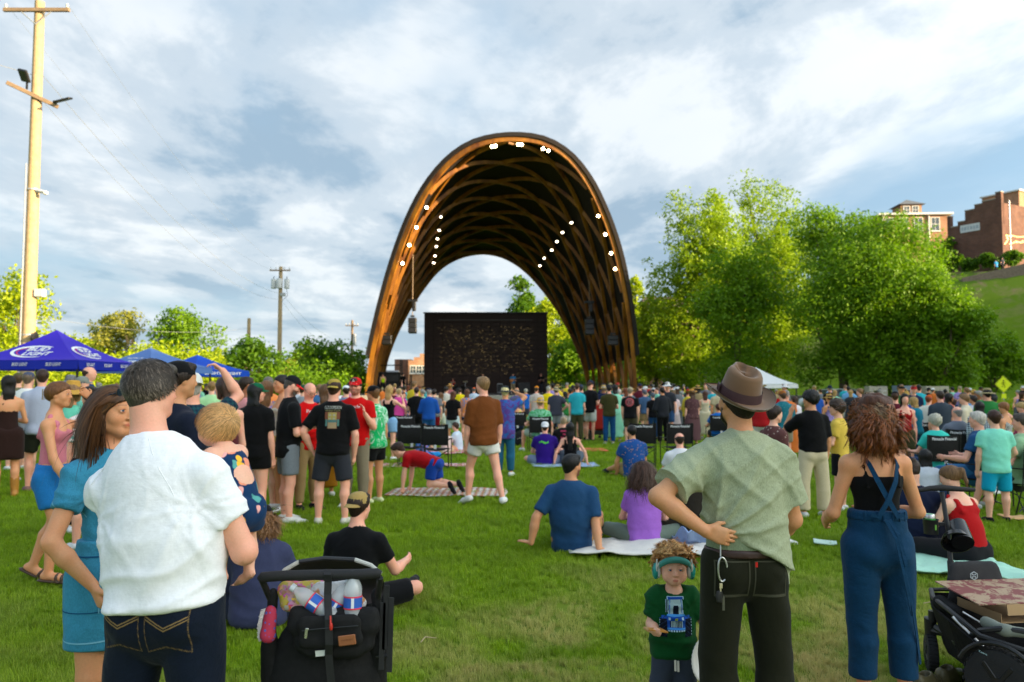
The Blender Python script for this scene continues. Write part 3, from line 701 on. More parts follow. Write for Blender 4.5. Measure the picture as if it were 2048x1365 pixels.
def shoe_mesh(S,k,kind,lvl,h):
 H=S['H'];ft,a=S['ft'+k],S['an'+k];d=unit(S['an'+k]-S['kn'+k]);dn=unit(d-ft*(d@ft));sd=np.cross(ft,dn);f=Field(h)
 so=a+dn*.040*H;cut=[(so,dn)]
 if kind=='boots':
  f.cone(a-d*.15*H,a,.036*H,.030*H,.01,None,[(a-d*.13*H,-d)])
 if kind=='sandal':
  for u,w in((.055,.026),(.085,.025)):
   c=a+ft*u*H+dn*.022*H;f.cone(c-sd*.004,c+sd*.004,.0265*H,None,.004,(ft,.45),cut)
  f.cone(a-ft*.03*H+dn*.040*H,a+ft*.115*H+dn*.042*H,.024*H,.026*H,.01,(dn,.34))
 else:
  f.cone(a-ft*.022*H+dn*.020*H,a+ft*.06*H+dn*.020*H,.0255*H,.0255*H,.015,(dn,.95),cut);f.cone(a+ft*.05*H+dn*.022*H,a+ft*.112*H+dn*.028*H,.0265*H,.0205*H,.015,(dn,.85),cut)
  f.cone(a-dn*.0*H,a+dn*.02*H,.026*H,.027*H,.015,None,[(a-dn*.006*H,-dn)])
 return f.mesh()
def hair_field(S,h,kind,lvl):
 R,s,c=S['Rh'],S['hs'],S['hc'];f=Field(h);P=lambda x,y,z:c+R@(np.array((x,y,z))*s);ch=S['c']>.5
 t={'buzz':.004,'short':.011,'afro':.034,'curly':.03,'bald':.004}.get(kind,.013)
 n=R@unit((0,-.60,.80));p0=P(0,.084,.050 if kind!='bald' else-.05);cutf=(p0,-n)
 if kind=='bald':
  n2=R@unit((0,.3,1. ));cuts=[(P(0,0,.035),n2),(P(0,.02,0),R@np.array((0,1. ,0)))]
 else:cuts=[cutf]
 bx,by,bz=(.080,.094,.086)if ch else(.0755,.096,.084);cz=.022 if ch else .028
 f.ell(P(0,-.014,cz+.002),np.array((bx+t,by+t,bz+t))*s,R,.01,cuts+[(P(0,0,-.058 if kind not in('afro',)else-.07),-(R@np.array((0,0,1. ))))])
 if kind in('short','buzz','bald')or kind=='curly':
  f.ell(P(0,-.056,-.040),np.array((.050,.041+t*.4,.046))*s,R,.02,[(P(0,-.02,0),R@np.array((0,1. ,0))),(P(0,0,-.080),R@np.array((0,.25,-1. )))])
 if kind=='short':f.ell(P(.012,.050,.088),np.array((.05,.045,.026))*s,R,.02,cuts)
 if kind in('long','longer','bob'):
  L={'long':.26,'longer':.40,'bob':.12}[kind]*S['H']/1.65;g=np.array((0,0,-1. ));back=-(S['fw'])
  for x,w in((-.05,.035),(0,.05),(.05,.035)):
   a=P(x,-.055,.02);b=S['neck']+S['rt']*x*.9*s+back*.060*S['H']/1.7+np.array((0,0,.0));e=b+g*max(.02,L-.12)+back*.006
   f.cone(a,b,.05*s,w*.9*s,.03,(S['fw'],.7));f.cone(b,e,w*.95*s,w*.6*s,.03,(S['fw'],.55))
  for sx in(-1,1):f.cone(P(sx*.062,.0,.03),P(sx*.066,-.01,-.085),.030*s,.024*s,.02)
 if kind=='pony':
  f.ell(P(0,-.118,.05),np.array((.028,.03,.03))*s,R,.01);f.cone(P(0,-.13,.045),P(0,-.135,-.07),.028*s,.020*s,.015);f.cone(P(0,-.135,-.07),P(0,-.12,-.16),.020*s,.008*s,.015)
 if kind=='bun':f.ell(P(0,-.105,.07),np.array((.035,.035,.035))*s,R,.008);f.ell(P(0,-.05,-.03),np.array((.055,.05,.05))*s,R,.02,[(P(0,-.01,0),R@np.array((0,1. ,0)))])
 if kind=='updo':f.ell(P(0,-.075,.005),np.array((.050,.055,.070))*s,R,.02)
 return f
def strands(S,n,length,curl=0.0,seed=1,wid=.0016,droop=1.0,lift=.0,flow=None,region=None,jitter=.25,segs=7,spread=1.0,shades=(.55,1.5),grey=None,base=None,wave=0.0,faceclear=None,clump=0,fcz=.052):
 """hair strands rooted on the scalp, as narrow ribbons"""
 r=np.random.default_rng(seed);R,s,c=S['Rh'],S['hs'],S['hc'];ch=S['c']>.5
 bx,by,bz=(.080,.094,.086)if ch else(.0755,.096,.084);cz=.022 if ch else .028
 rad=np.array((bx,by,bz))+(base or .006);cen=np.array((0,-.012,cz))
 U=r.normal(size=(n*4,3));U/=np.linalg.norm(U,axis=1)[:,None];Pl=cen+U*rad
 nn=unit((0,-.60,.80));ok=((Pl-np.array((0,.084,.045)))@nn>0)&(Pl[:,2]>-.075)
 if region is not None:ok&=region(Pl)
 U=U[ok][:n];P=Pl[ok][:n];N=U/rad;N/=np.linalg.norm(N,axis=1)[:,None];m=len(P)
 if flow is None:F0=np.tile(np.array((0,.35,-1. )),(m,1));F0[:,0]+=P[:,0]*6
 else:F0=flow(P)
 J=r.normal(size=(m,3))*jitter;ph=r.uniform(0,6.28,m);cv=r.uniform(.7,1.3,m)
 if clump:
  gi=((P[:,None,:]-P[None,:clump,:])**2).sum(2).argmin(1);J=J[gi]*.9+J*.12;ph=ph[gi]+r.normal(size=m)*.25;cv=cv[gi]
 D=F0+J;D-=N*(D*N).sum(1)[:,None];D/=np.linalg.norm(D,axis=1)[:,None]+1e-9
 D=D+N*lift;Ln=(length(P)if callable(length)else np.full(m,length))*r.uniform(.75,1.15,m)/segs
 pts=[P.copy()];ax=r.normal(size=(m,3))*.0+np.cross(D,N)
 cur=P.copy();grav=np.array((0,0,-1. ))@S['Rh']
 for i in range(segs):
  D=D+grav*.22*droop;D/=np.linalg.norm(D,axis=1)[:,None]
  step=D*Ln[:,None]
  if curl:a=ph+i*1.05*cv;step=step+(ax*np.cos(a)[:,None]+N*np.sin(a)[:,None])*curl*Ln[:,None]
  if wave:step=step+ax*(np.sin(ph*.2+i*1.1+P[:,0]*30)*wave)[:,None]*Ln[:,None]
  cur=cur+step
  q=(cur-cen)/(rad+.003+.0015*i);l=np.linalg.norm(q,axis=1);ins=l<1
  cur[ins]=cen+(cur[ins]-cen)/l[ins][:,None]
  if clump:cur=cur+(cur[gi]-cur)*.10
  if faceclear is not None:lowz=cur[:,2]<fcz;cur[lowz,1]=np.minimum(cur[lowz,1],faceclear)
  pts.append(cur.copy())
 A=np.stack(pts,1);K=segs+1
 T=np.gradient(A,axis=1);O=A-cen;side=np.cross(T,O);side/=np.linalg.norm(side,axis=2)[:,:,None]+1e-9
 w=wid*(1-.75*(np.arange(K)/segs)**2)[None,:,None]*r.uniform(.7,1.4,(m,1,1))/s
 Lf,Rt=A-side*w,A+side*w
 V=np.stack([Lf,Rt],2).reshape(-1,3)*s@R.T+c
 b=(np.arange(m)*K*2)[:,None]+(np.arange(segs)*2)[None,:];Q=np.stack([b,b+1,b+3,b+2],2).reshape(-1,4)
 sh=r.uniform(shades[0],shades[1],m);C=np.repeat(np.tile(sh[:,None],(1,3)),K*2,axis=0)
 if grey is not None:gc=np.repeat(grey(P,r),K*2,axis=0);C=C*gc
 me=mesh_np('hair_strands',V,Q);me.materials.append(MATS['hair_strand']);paint(me,C)
 return me
def hat_mesh(S,kind,lvl,back=False):
 R,s,c=S['Rh'],S['hs'],S['hc'];P=lambda v:c+(np.array(v)*s)@R.T;mb=MB();n=20 if lvl<2 else 14
 cz=.035 if kind!='beanie' else .02
 if kind=='cap':
  prof=[(.0,.080),(.03,.0775),(.055,.068),(.074,.048),(.084,.022),(.087,.0),(.084,.0),(.080,.02)]
  V=[];
  for(r,z)in prof:
   for k in range(n):
    a=2*PI*k/n;V.append((r*math.cos(a),r*math.sin(a)*1.20-.012,z*1.12+cz))
  F=[(i*n+k,i*n+(k+1)%n,(i+1)*n+(k+1)%n,(i+1)*n+k)for i in range(len(prof)-1)for k in range(n)]
  mb.add(P(V),[f[::-1]for f in F])
  sg=-1 if back else 1;B=[];m=10
  for layer in(0,1):
   for i in range(m+1):
    a=-1.25+2.5*i/m;x0,y0=.083*math.sin(a),sg*.099*math.cos(a)-.012
    x1,y1=.080*math.sin(a)*.95,sg*(.099*math.cos(a)+.070*max(0,math.cos(a*1.15)))-.012
    B+=[(x0,y0,cz+.004-layer*.004),(x1,y1,cz-.012-layer*.004-.012*abs(math.sin(a)))]
  m1=(m+1)*2;F=[]
  for i in range(m):
   a=i*2;F+=[(a,a+1,a+3,a+2),(m1+a+2,m1+a+3,m1+a+1,m1+a),(a+1,m1+a+1,m1+a+3,a+3)]
  mb.add(P(B),F)
 elif kind=='beanie':
  mb.add(P([(r*math.cos(2*PI*k/n),r*math.sin(2*PI*k/n)*1.2-.02,z)for(r,z)in[(.001,.128),(.04,.122),(.07,.095),(.086,.05),(.089,.005),(.085,-.01),(.08,.0)]for k in range(n)]),[(i*n+k,(i+1)*n+k,(i+1)*n+(k+1)%n,i*n+(k+1)%n)for i in range(6)for k in range(n)])
 else:
  br,ch,up={'straw':(.185,.085,.0),'cowboy':(.165,.11,.045),'bucket':(.125,.07,-.04),'boonie':(.155,.08,-.01),'sunhat':(.21,.10,-.035)}[kind]
  prof=[(.001,.045+ch),(.04,.044+ch),(.064,.036+ch),(.078,.02+ch*.6),(.086,.048),(.089,.034),(br*.7,.028+up*.2),(br,.026+up*.5),(br,.022+up*.5),(br*.7,.023+up*.2),(.086,.028),(.080,.04)]
  V=[]
  for(r,z)in prof:
   for k in range(n):
    a=2*PI*k/n;zz=z
    if r>.1:zz+=up*.9*math.cos(a)**2*(r-.09)/(br-.09)-.012*math.sin(a)**2*(r>.12)+.006*math.sin(3*a+1)
    if kind=='cowboy' and r<.05:zz-=.02
    V.append((r*math.cos(a),r*math.sin(a)*1.15-.012,zz))
  mb.add(P(V),[(i*n+k,(i+1)*n+k,(i+1)*n+(k+1)%n,i*n+(k+1)%n)for i in range(len(prof)-1)for k in range(n)])
 return mb.mesh(kind+'_hat' if kind!='cap' else 'cap',None,True)
LV_H={0:.0125,1:.0205,2:.030,3:.045}
CACHE={}
def get_mesh(key,fn):
 if key not in CACHE:CACHE[key]=fn()
 return CACHE[key]
def tee_folds(P,S,seed,amp):
 H=S['H'];r=np.random.default_rng(seed);out=np.zeros(len(P));w=wavy(P,seed,9,2);w2=wavy(P,seed+9,22,2)
 rt,up=S['rt'],S['sp2'];mid=(S['chest']+S['waist'])/2
 ridge=lambda v,p=2.0:(1-np.abs(np.sin(v)))**p
 for k,sg in(('L',-1),('R',1)):
  src=S['sh'+k]-up*.055*H-rt*sg*.01*H;q=P-src;a=np.arctan2(q@up,q@rt*-sg);d=np.linalg.norm(q,axis=1)
  out+=ridge(a*4.2+w*1.4+r.random()*3)*np.clip(d/.05,0,1)*np.exp(-d/.16)*1.0
  src=S['waist']+rt*sg*.085*H+up*.02*H;q=P-src;a=np.arctan2(q@up,q@rt*-sg);d=np.linalg.norm(q,axis=1)
  out+=ridge(a*2.1+w*2.6+r.random()*3)*np.clip(d/.08,0,1)*np.exp(-d/.15)*.7
 h=(P-S['pel'])@S['sp1'];m=np.exp(-((h-.05*H)/(.10*H))**2)
 out+=ridge(h*30+(P@rt)*7*(1 if seed%2 else-1)+w*2.6,1.6)*m*.75
 out+=.30*ridge((P@rt)*22+h*5+w*3,2)*(1-m)+.22*w2
 return amp*np.maximum(out-.45,-.3)
def garment(name,f,seed,lvl,amp=.006,freq=26,dirn=(.2,.1,1),post=None,it=None,S=None):
 V,Q=f.mesh()
 V=relax(V,Q,(2 if lvl==0 else 1)if it is None else it)
 if lvl<=1 and amp:
  N=vnormals(V,Q);V=V+N*((tee_folds(V,S,seed,amp)+wavy(V,seed+3,6,2)*.004 if S is not None else folds(V,seed,amp,dirn,freq))+wavy(V,seed+3,7,2)*amp*.5)[:,None];V=relax(V,Q,1,.3)
 if post is not None:V=post(V,Q)
 me=mesh_np(name,V,Q);return me
def person(label,x,y,H=1.75,rot=0.0,lvl=1,pose='stand',skin='fair',fem=0,girth=1.0,child=0.0,hair=('short','#4a3424'),top=('tee','#888888'),bottom=('shorts','#444444'),shoes=('sneaker','#dddddd'),hat=None,group=None,glasses=False,topkw=None,botkw=None,topmat='cloth',botmat='cloth',col2=None,ov=None,z=0.0,share=None,seed=None,belly=0.0,beard=None,eyes=None,cat='person',strandkw=None,mirror=False):
 """one figure: the body is the top-level object, clothes and hair are its children"""
 ov=ov or{};topkw=dict(topkw or{});botkw=dict(botkw or{})
 seed=seed if seed is not None else abs(hash_str(label))%9973
 S=skel(H,fem,girth,pose,child,**ov);hb=LV_H[lvl]
 sk=(share,lvl)if share else(label,)
 def mk_body():
  ref=[]
  if lvl<=1:
   hs=S['hs'];hf=(.0045 if eyes else .009)if lvl==0 else .010
   if child>.5:hf*=.8
   ref.append((S['hc']-.13*hs,S['hc']+.12*hs,hf if(eyes or lvl==0)else .013))
   for k in 'LR':w=S['wr'+k]+S['hd'+k]*.05*H;ref.append((w-.085*H/1.7,w+.085*H/1.7,.0056 if lvl==0 else .0125))
  f=body_field(S,hb,lvl,ref,bare=(shoes is None or shoes[0]=='sandal')and lvl==0)
  V,Q=f.mesh();V=relax(V,Q,1,.4)
  me=mesh_np('person',V,Q);me.materials.append(MATS['skin']);C=np.ones((len(V),3))
  if lvl<=1:paint_head(V,S,C,stubble=beard)
  paint(me,C);me['minz']=float(V[:,2].min());return me
 bk_=(str(share).split('|')[0],lvl)if share else sk
 me=get_mesh(bk_+('body',),mk_body)
 sc=SKIN[skin]if isinstance(skin,str)else skin
 o=link('person',me,None,None,sc,(x,y,z-me['minz']),(0,0,rot));tag(o,label,cat,group)
 if mirror:o.scale=(-1,1,1)
 col=lambda c:srgb(c)if isinstance(c,str)else c
 parts={}
 if bottom:
  kw=dict(ease=.014);kw.update({'shorts':dict(length=.78,flare=.012),'pants':dict(length=1.93,flare=.0),'jeans':dict(length=1.93,flare=.004,ease=.011),'wide':dict(length=1.93,flare=.03),'skirt':dict(length=.16,flare=.02),'short_shorts':dict(length=.38,flare=.012),'leggings':dict(length=1.92,ease=.006),'dress':dict(length=.42,flare=.10),'cropped':dict(length=1.75,flare=.02)}[bottom[0]]);kw.update(botkw)
  kw['ease']+=.007*(lvl>1)
  knd='skirt' if bottom[0]in('skirt','dress')else 'shorts'
  m=get_mesh(bk_+('bot',bottom[0]),lambda:garment({'jeans':'jeans','skirt':'skirt','dress':'dress','leggings':'leggings'}.get(bottom[0],'shorts' if kw['length']<=1 else 'trousers'),bottom_field(S,hb*.9 if lvl else .0095,knd,**kw),seed+1,lvl,.005 if lvl else .009,34 if lvl else 26,(.3,.5,1)))
  b=link(m.name.split('.')[0],m,o,None,col(bottom[1]))
  setmat(b,botmat);parts['bottom']=b
 if top:
  kw=dict(ease=.016+.006*(lvl>1));kw.update({'tee':dict(),'tank':dict(ease=.006,hem=.0),'strap':dict(ease=.005,hem=.03),'tube':dict(ease=.006,hem=-.02),'long':dict(sleeve=1.93),'shirt':dict(sleeve=.72,collar=True,boxy=.008),'longshirt':dict(sleeve=1.93,collar=True),'hoodie':dict(sleeve=1.95,ease=.024,hood=True),'jacket':dict(sleeve=1.95,ease=.022,collar=True)}[top[0]]);kw.update(topkw)
  kw['kind']=top[0]if top[0]in('tank','strap','tube')else 'tee'
  if kw['kind']=='tee':kw.setdefault('boxy',.012);kw.setdefault('belly',belly)
  m=get_mesh(bk_+('top',top[0]),lambda:garment('shirt' if kw['kind']=='tee' else 'tank_top',top_field(S,hb*.9 if lvl else .0095,**kw),seed,lvl,(.011 if lvl else .015)if kw['kind']=='tee' else .002,S=S if kw['kind']=='tee' else None))
  t=link({'hoodie':'hoodie','jacket':'jacket','tube':'dress_top'}.get(top[0],m.name.split('.')[0]),m,o,None,col(top[1]));setmat(t,topmat);parts['top']=t
  if col2 is not None:t['col2']=list(col(col2));
  if col2 is not None and bottom:parts['bottom']['col2']=list(col(col2))
 if shoes:
  for k in 'LR':
   m=get_mesh(bk_+('shoe'+k,),lambda:mesh_np(shoes[0]if shoes[0]!='boots' else 'boot',*shoe_mesh(S,k,shoes[0],lvl,{0:.008,1:.012,2:.019,3:.030}[lvl])))
   b=link(m.name.split('.')[0],m,o,None,col(shoes[1]));setmat(b,'leather' if shoes[0]!='sneaker' else 'cloth')
 if hair and not(hat and hair[0]in('buzz',)and 0):
  def mkh():
   V,Q=hair_field(S,{0:.009,1:.013,2:.020,3:.030}[lvl],hair[0],lvl).mesh();V=relax(V,Q,1)
   N=vnormals(V,Q);a={'curly':.010,'afro':.007}.get(hair[0],.003)
   V=V+N*(wavy(V,seed,90 if a>.005 else 45,2)*a)[:,None];return mesh_np('hair',V,Q)
  b=link('hair',get_mesh(bk_+('hair',hair[0],bool(hat)),mkh),o,None,col(hair[1]));setmat(b,'hair');parts['hair']=b
 if hat:
  hk=hat[0];bk=hk=='capback'
  m=get_mesh(bk_+('hat',hk),lambda:hat_mesh(S,'cap' if bk else hk,lvl,bk))
  b=link(m.name.split('.')[0],m,o,None,col(hat[1]));setmat(b,'straw' if hk in('straw','sunhat','cowboy')else 'cloth');parts['hat']=b
 if eyes:make_eyes(S,o,col(eyes))
 if beard is not None and lvl<=1 and len(beard)>2:
  R,s,c=S['Rh'],S['hs'],S['hc'];P=lambda a,b_,d:c+R@(np.array((a,b_,d))*s);f=Field(.008)
  f.ell(P(0,.050,-.088),np.array((.040,.034,.032+beard[2]))*s,R,.02)
  for sx in(-1,1):f.cone(P(sx*.060,.0,-.03),P(sx*.036,.048,-.084),.016*s,.022*s,.02)
  f.ell(P(0,.088,-.058),np.array((.018,.02,.012))*s,R,.002,None,True)
  V,Q=f.mesh();N=vnormals(V,Q);V=V+N*(wavy(V,3,110,2)*.003)[:,None];b=link('beard',mesh_np('beard',V,Q),o,None,beard[0]);setmat(b,'hair')
 if glasses:
  mb=MB();R,s,c=S['Rh'],S['hs'],S['hc'];P=lambda a,b_,d:c+R@(np.array((a,b_,d))*s)
  for sx in(-1,1):
   mb.tube([P(sx*(.032+.022*math.cos(t)),.104,.006+.018*math.sin(t))for t in np.linspace(0,2*PI,14)],.0022,5,False);mb.tube([P(sx*.054,.103,.008),P(sx*.074,.09,.010),P(sx*.080,-.01,.012)],.002,5)
  mb.tube([P(-.012,.106,.008),P(.012,.106,.008)],.002,5)
  g=mb.build('glasses',MATS['black_plastic'],o,True)
 parts['S']=S;parts['o']=o
 return parts
def setmat(o,name):
 """object-linked material slot, so that shared meshes can wear different cloth"""
 if len(o.data.materials)==0:o.data.materials.append(MATS[name])
 o.material_slots[0].link='OBJECT';o.material_slots[0].material=MATS[name]
def hash_str(t):
 h=7
 for ch in t:h=(h*131+ord(ch))%1000003
 return h
def project_decal(target,pts,normals_from,off=.003):
 """drop flat points (world) on a surface: pts (n,3), along direction"""
 dg=None;me=target.data;M=target.matrix_world if 0 else world_of(target)
 V=np.empty(len(me.vertices)*3);me.vertices.foreach_get('co',V);V=V.reshape(-1,3)
 Mw=np.array(M);Vw=V@Mw[:3,:3].T+Mw[:3,3]
 key=('bvh',target.name)
 if key not in CACHE:CACHE[key]=BVHTree.FromPolygons([tuple(v)for v in Vw],[tuple(p.vertices)for p in me.polygons])
 bvh=CACHE[key];out=[];d=Vector(normals_from);ok=[];last=None
 for p in pts:
  hit=bvh.ray_cast(Vector(p)-d*.6,d,1.6)
  if hit[0]is None:out.append(np.array(p));ok.append(False)
  else:q=hit[0]-d*off;out.append(np.array(q));ok.append(True)
 return np.array(out),np.array(ok)
def world_of(o):
 M=Matrix.Translation(o.location)@o.rotation_euler.to_matrix().to_4x4()@Matrix.Diagonal(tuple(o.scale)+(1,))
 return(world_of(o.parent)@M)if o.parent else M
def decal(name,target,c,right,up,w,h,nx,nz,fn,off=.003,mat='printed_cloth',parent=None):
 """flat print laid on a surface; fn(u, v) -> colour or None, u and v in 0..1"""
 right,up=unit(right),unit(up);d=-np.cross(right,up);d=unit(d)
 us=np.linspace(0,1,nx+1);vs=np.linspace(0,1,nz+1)
 P=np.array([np.array(c)+right*(u-.5)*w+up*(v-.5)*h for v in vs for u in us])
 P2,ok=project_decal(target,P,d,off);F=[];C=[]
 for j in range(nz):
  for i in range(nx):
   q=(j*(nx+1)+i,j*(nx+1)+i+1,(j+1)*(nx+1)+i+1,(j+1)*(nx+1)+i)
   col=fn((i+.5)/nx,(j+.5)/nz)
   if col is None or not all(ok[k]for k in q):continue
   if np.ptp(P2[list(q)]@d)>.15:continue
   F.append(q);C.append(col)
 if not F:return None
 Mi=np.array(world_of(target).inverted());V=P2@Mi[:3,:3].T+Mi[:3,3]
 me=bpy.data.meshes.new(name);me.from_pydata([tuple(v)for v in V],[],F);me.update()
 at=me.color_attributes.new('paint','FLOAT_COLOR','CORNER');at.data.foreach_set('color',np.repeat(np.concatenate([np.array(C,dtype=np.float32),np.ones((len(C),1),dtype=np.float32)],1),4,axis=0).ravel())
 me.polygons.foreach_set('use_smooth',np.ones(len(me.polygons),dtype=bool));me.materials.append(MATS[mat])
 par=parent or target;o=link(name,me,par)
 if par is not target:o.matrix_parent_inverse.identity();Mp=np.array((world_of(par).inverted()@world_of(target)));V2=V@Mp[:3,:3].T+Mp[:3,3];me.vertices.foreach_set('co',V2.astype(np.float32).ravel())
 return o
def text_verts(txt,size=1.0,bold=0.0,space=1.0,shear=0.0):
 cu=bpy.data.curves.new('t','FONT');cu.body=txt;cu.align_x='CENTER';cu.align_y='CENTER';cu.size=size;cu.offset=bold;cu.space_character=space;cu.shear=shear;cu.resolution_u=2
 ob=bpy.data.objects.new('t',cu);COL.objects.link(ob);dg=bpy.context.evaluated_depsgraph_get();me=ob.evaluated_get(dg).to_mesh()
 V=np.array([v.co[:]for v in me.vertices]);F=[tuple(p.vertices)for p in me.polygons];ob.to_mesh_clear();bpy.data.objects.remove(ob);bpy.data.curves.remove(cu)
 return V,F
def lettering(name,txt,target,c,right,up,height,color,off=.005,width=None,mat='painted',bold=.0,shear=0.0,parent=None):
 """writing laid onto a surface"""
 V,F=text_verts(txt,1.0,bold,1.0,shear);hgt=np.ptp(V[:,1]);V=V/hgt*height
 if width is not None:V[:,0]*=width/np.ptp(V[:,0])
 V[:,:2]-=(V[:,:2].max(0)+V[:,:2].min(0))/2
 right,up=unit(right),unit(up);d=unit(-np.cross(right,up));P=np.array(c)+V[:,:1]*right+V[:,1:2]*up
 if target is None:P2=P;M=np.eye(4);par=parent
 else:P2,ok=project_decal(target,P,d,off);par=target;F=[f for f in F if all(ok[i]for i in f)]
 if par is not None:Mi=np.array(world_of(par).inverted());P2=P2@Mi[:3,:3].T+Mi[:3,3]
 me=bpy.data.meshes.new(name);me.from_pydata([tuple(v)for v in P2],[],F);me.update();me.materials.append(MATS[mat]);paint(me,np.array(color))
 return link(name,me,par)
 # ------------------------------------------------------------------ ground and hill
def sstep(x):x=np.clip(x,0,1);return x*x*(3-2*x)
def hill_base_x(y):return 47-(y-80)*.10
def ground_z(x,y):
 x=np.asarray(x,float);y=np.asarray(y,float)
 crest=15.5+4.7*sstep((22-y)/20)  # unseen near crest, raised to keep the low sun off the crowd
 d=np.maximum(np.minimum((x-47)*.55+(y-79)*.83,(x-27)*1.2),x-57);h=crest*sstep(d/18)  # last distance term adds the out-of-view right flank that shades the lawn
 h=h+.5*sstep(d/8)*np.sin(y*.31+x*.25)*(1-sstep((d-14)/4))
 far=10*sstep((y-330)/160)*(1+.5*np.sin(x*.012+1)+.3*np.sin(x*.031))
 return h+far*(np.abs(x)<1e9)
def build_ground():
 xs=np.concatenate([np.arange(-1200,-80,60),np.arange(-80,28,8),np.arange(28,112,2.0),np.arange(112,1200,60)])
 ys=np.concatenate([np.arange(-300,-60,30),np.arange(-60,180,3.0),np.arange(180,620,20),np.arange(620,2400,150)])
 Xg,Yg=np.meshgrid(xs,ys,indexing='ij');Z=ground_z(Xg,Yg);V=np.stack([Xg,Yg,Z],2).reshape(-1,3)
 n,m=len(xs),len(ys);I,J=np.meshgrid(np.arange(n-1),np.arange(m-1),indexing='ij');a=(I*m+J).ravel()
 Q=np.stack([a,a+m,a+m+1,a+1],1);nb=NB('lawn_ground')
 dirt=nb.ramp(nb.noise(.8,6,.62,.6),[(.43,0.0),(.62,1.0)]);near=nb.ramp(nb.math('DIVIDE',_sep(nb,1),12.0),[(.28,1.0),(.62,0.0)])
 right=nb.ramp(nb.math('MULTIPLY_ADD' if 0 else 'ADD',nb.math('DIVIDE',_sep(nb,0),5.0),.5),[(.2,.35),(.75,1.0)])
 g=nb.mix(nb.ramp(nb.noise(2.2,5,.6),[(.35,0.0),(.7,1.0)]),(.11,.19,.006),(.17,.26,.010))
 g=nb.mix(nb.ramp(nb.noise(.10,4,.6),[(.4,0.0),(.65,.6)]),g,(.14,.20,.012))
 c=nb.mix(nb.math('MULTIPLY',nb.math('MULTIPLY',dirt,near),right),g,(.23,.19,.085))
 hm=nb.ramp(nb.math('DIVIDE',_sep(nb,2),16.0),[(.02,0.0),(.06,.55),(.70,.45),(.80,.9),(.98,1.0)])
 rock=nb.mix(nb.ramp(nb.noise(.35,7,.7,.5),[(.36,0.0),(.50,1.0)]),(.20,.15,.09),(.10,.17,.015))
 c=nb.mix(hm,c,rock);fz=nb.ramp(nb.math('DIVIDE',_sep(nb,1),700.0),[(.30,0.0),(.6,1.0)]);c=nb.mix(fz,c,(.06,.09,.03))
 nb.bump(nb.noise(60,5,.7),.5,.03);m_=nb.done(c,.95,0,.1)
 tag(link('lawn',mesh_np('lawn',V,Q,True,m_)),'green lawn with worn straw coloured patches and the hillside beyond',kind='structure')
def _sep(nb,i):
 sp=nb.N.new('ShaderNodeSeparateXYZ');nb.L.new(nb.coord(),sp.inputs[0]);return sp.outputs[i]
build_ground()
# ------------------------------------------------------------------ trees
def leaf_mat(name,c1,c2,trans=.35):
 nb=NB(name);c=nb.mix(nb.attr('paint'),c1,c2)
 c=nb.mix(nb.ramp(nb.noise(.35,3,.5),[(.35,0.0),(.65,.5)]),c,c2)
 tr=nb.N.new('ShaderNodeBsdfTranslucent');nb.L.new(nb.mix(1.0,c,(1.5,1.6,.6),'MULTIPLY'),tr.inputs[0]);nb.done(c,.55,0,.25)
 mx=nb.N.new('ShaderNodeMixShader');mx.inputs[0].default_value=trans;nb.L.new(nb.b.outputs[0],mx.inputs[1]);nb.L.new(tr.outputs[0],mx.inputs[2])
 nb.L.new(mx.outputs[0],nb.N['Material Output'].inputs[0]);MATS[name]=nb.m
leaf_mat('leaf_bright',(.20,.29,.005),(.36,.42,.008));leaf_mat('leaf_fresh',(.12,.23,.005),(.28,.37,.008));leaf_mat('leaf_mid',(.055,.15,.004),(.17,.29,.006));leaf_mat('leaf_dark',(.045,.12,.005),(.10,.20,.006));leaf_mat('leaf_pale',(.20,.21,.03),(.30,.30,.05))
mat_plain('bark',(.11,.08,.055),.9,var=.25,bump=.8,bscale=12)
def crown_mesh(blobs,n,leaf,seed,shell=.55,clump=.5):
 """leaf clumps through the crown: sprays of small leaves near the skin of each blob"""
 r=np.random.default_rng(seed);B=np.array(blobs,float);wt=(B[:,3]*B[:,4]*B[:,5])**(2/3);k=r.choice(len(B),n//14,p=wt/wt.sum())
 U=r.normal(size=(len(k),3));U/=np.linalg.norm(U,axis=1)[:,None];rad=shell+(1-shell)*r.random(len(k))**.6
 rad=rad*(1+.12*r.normal(size=len(k)))
 C=B[k,:3]+U*B[k,3:6]*rad[:,None];C+=U*(mn(C*.9,seed)*.22)[:,None]*B[k,3:6]
 m=14;cs=clump*r.uniform(.6,1.3,len(k));P=(C[:,None,:]+r.normal(size=(len(k),m,3))*cs[:,None,None]*np.array((.55,.55,.42))).reshape(-1,3);n2=len(P)
 out=np.repeat(U,m,0);Nn=out*.5+r.normal(size=(n2,3))*.8+np.array((0,0,.5));Nn/=np.linalg.norm(Nn,axis=1)[:,None]
 T=np.cross(Nn,r.normal(size=(n2,3)));T/=np.linalg.norm(T,axis=1)[:,None];Bt=np.cross(Nn,T);s=leaf*r.uniform(.6,1.35,(n2,1))
 V=np.stack([P-T*s,P-Bt*s*.55,P+T*s,P+Bt*s*.55],1).reshape(-1,3);Q=np.arange(n2*4).reshape(-1,4)
 me=mesh_np('crown',V,Q,False);sh=np.repeat(np.clip(np.repeat(r.random(len(k)),m)*.6+r.random(n2)*.4,0,1),4);paint(me,np.stack([sh]*3,1));return me
def mn(P,seed):return wavy(P,seed,1.1,2)
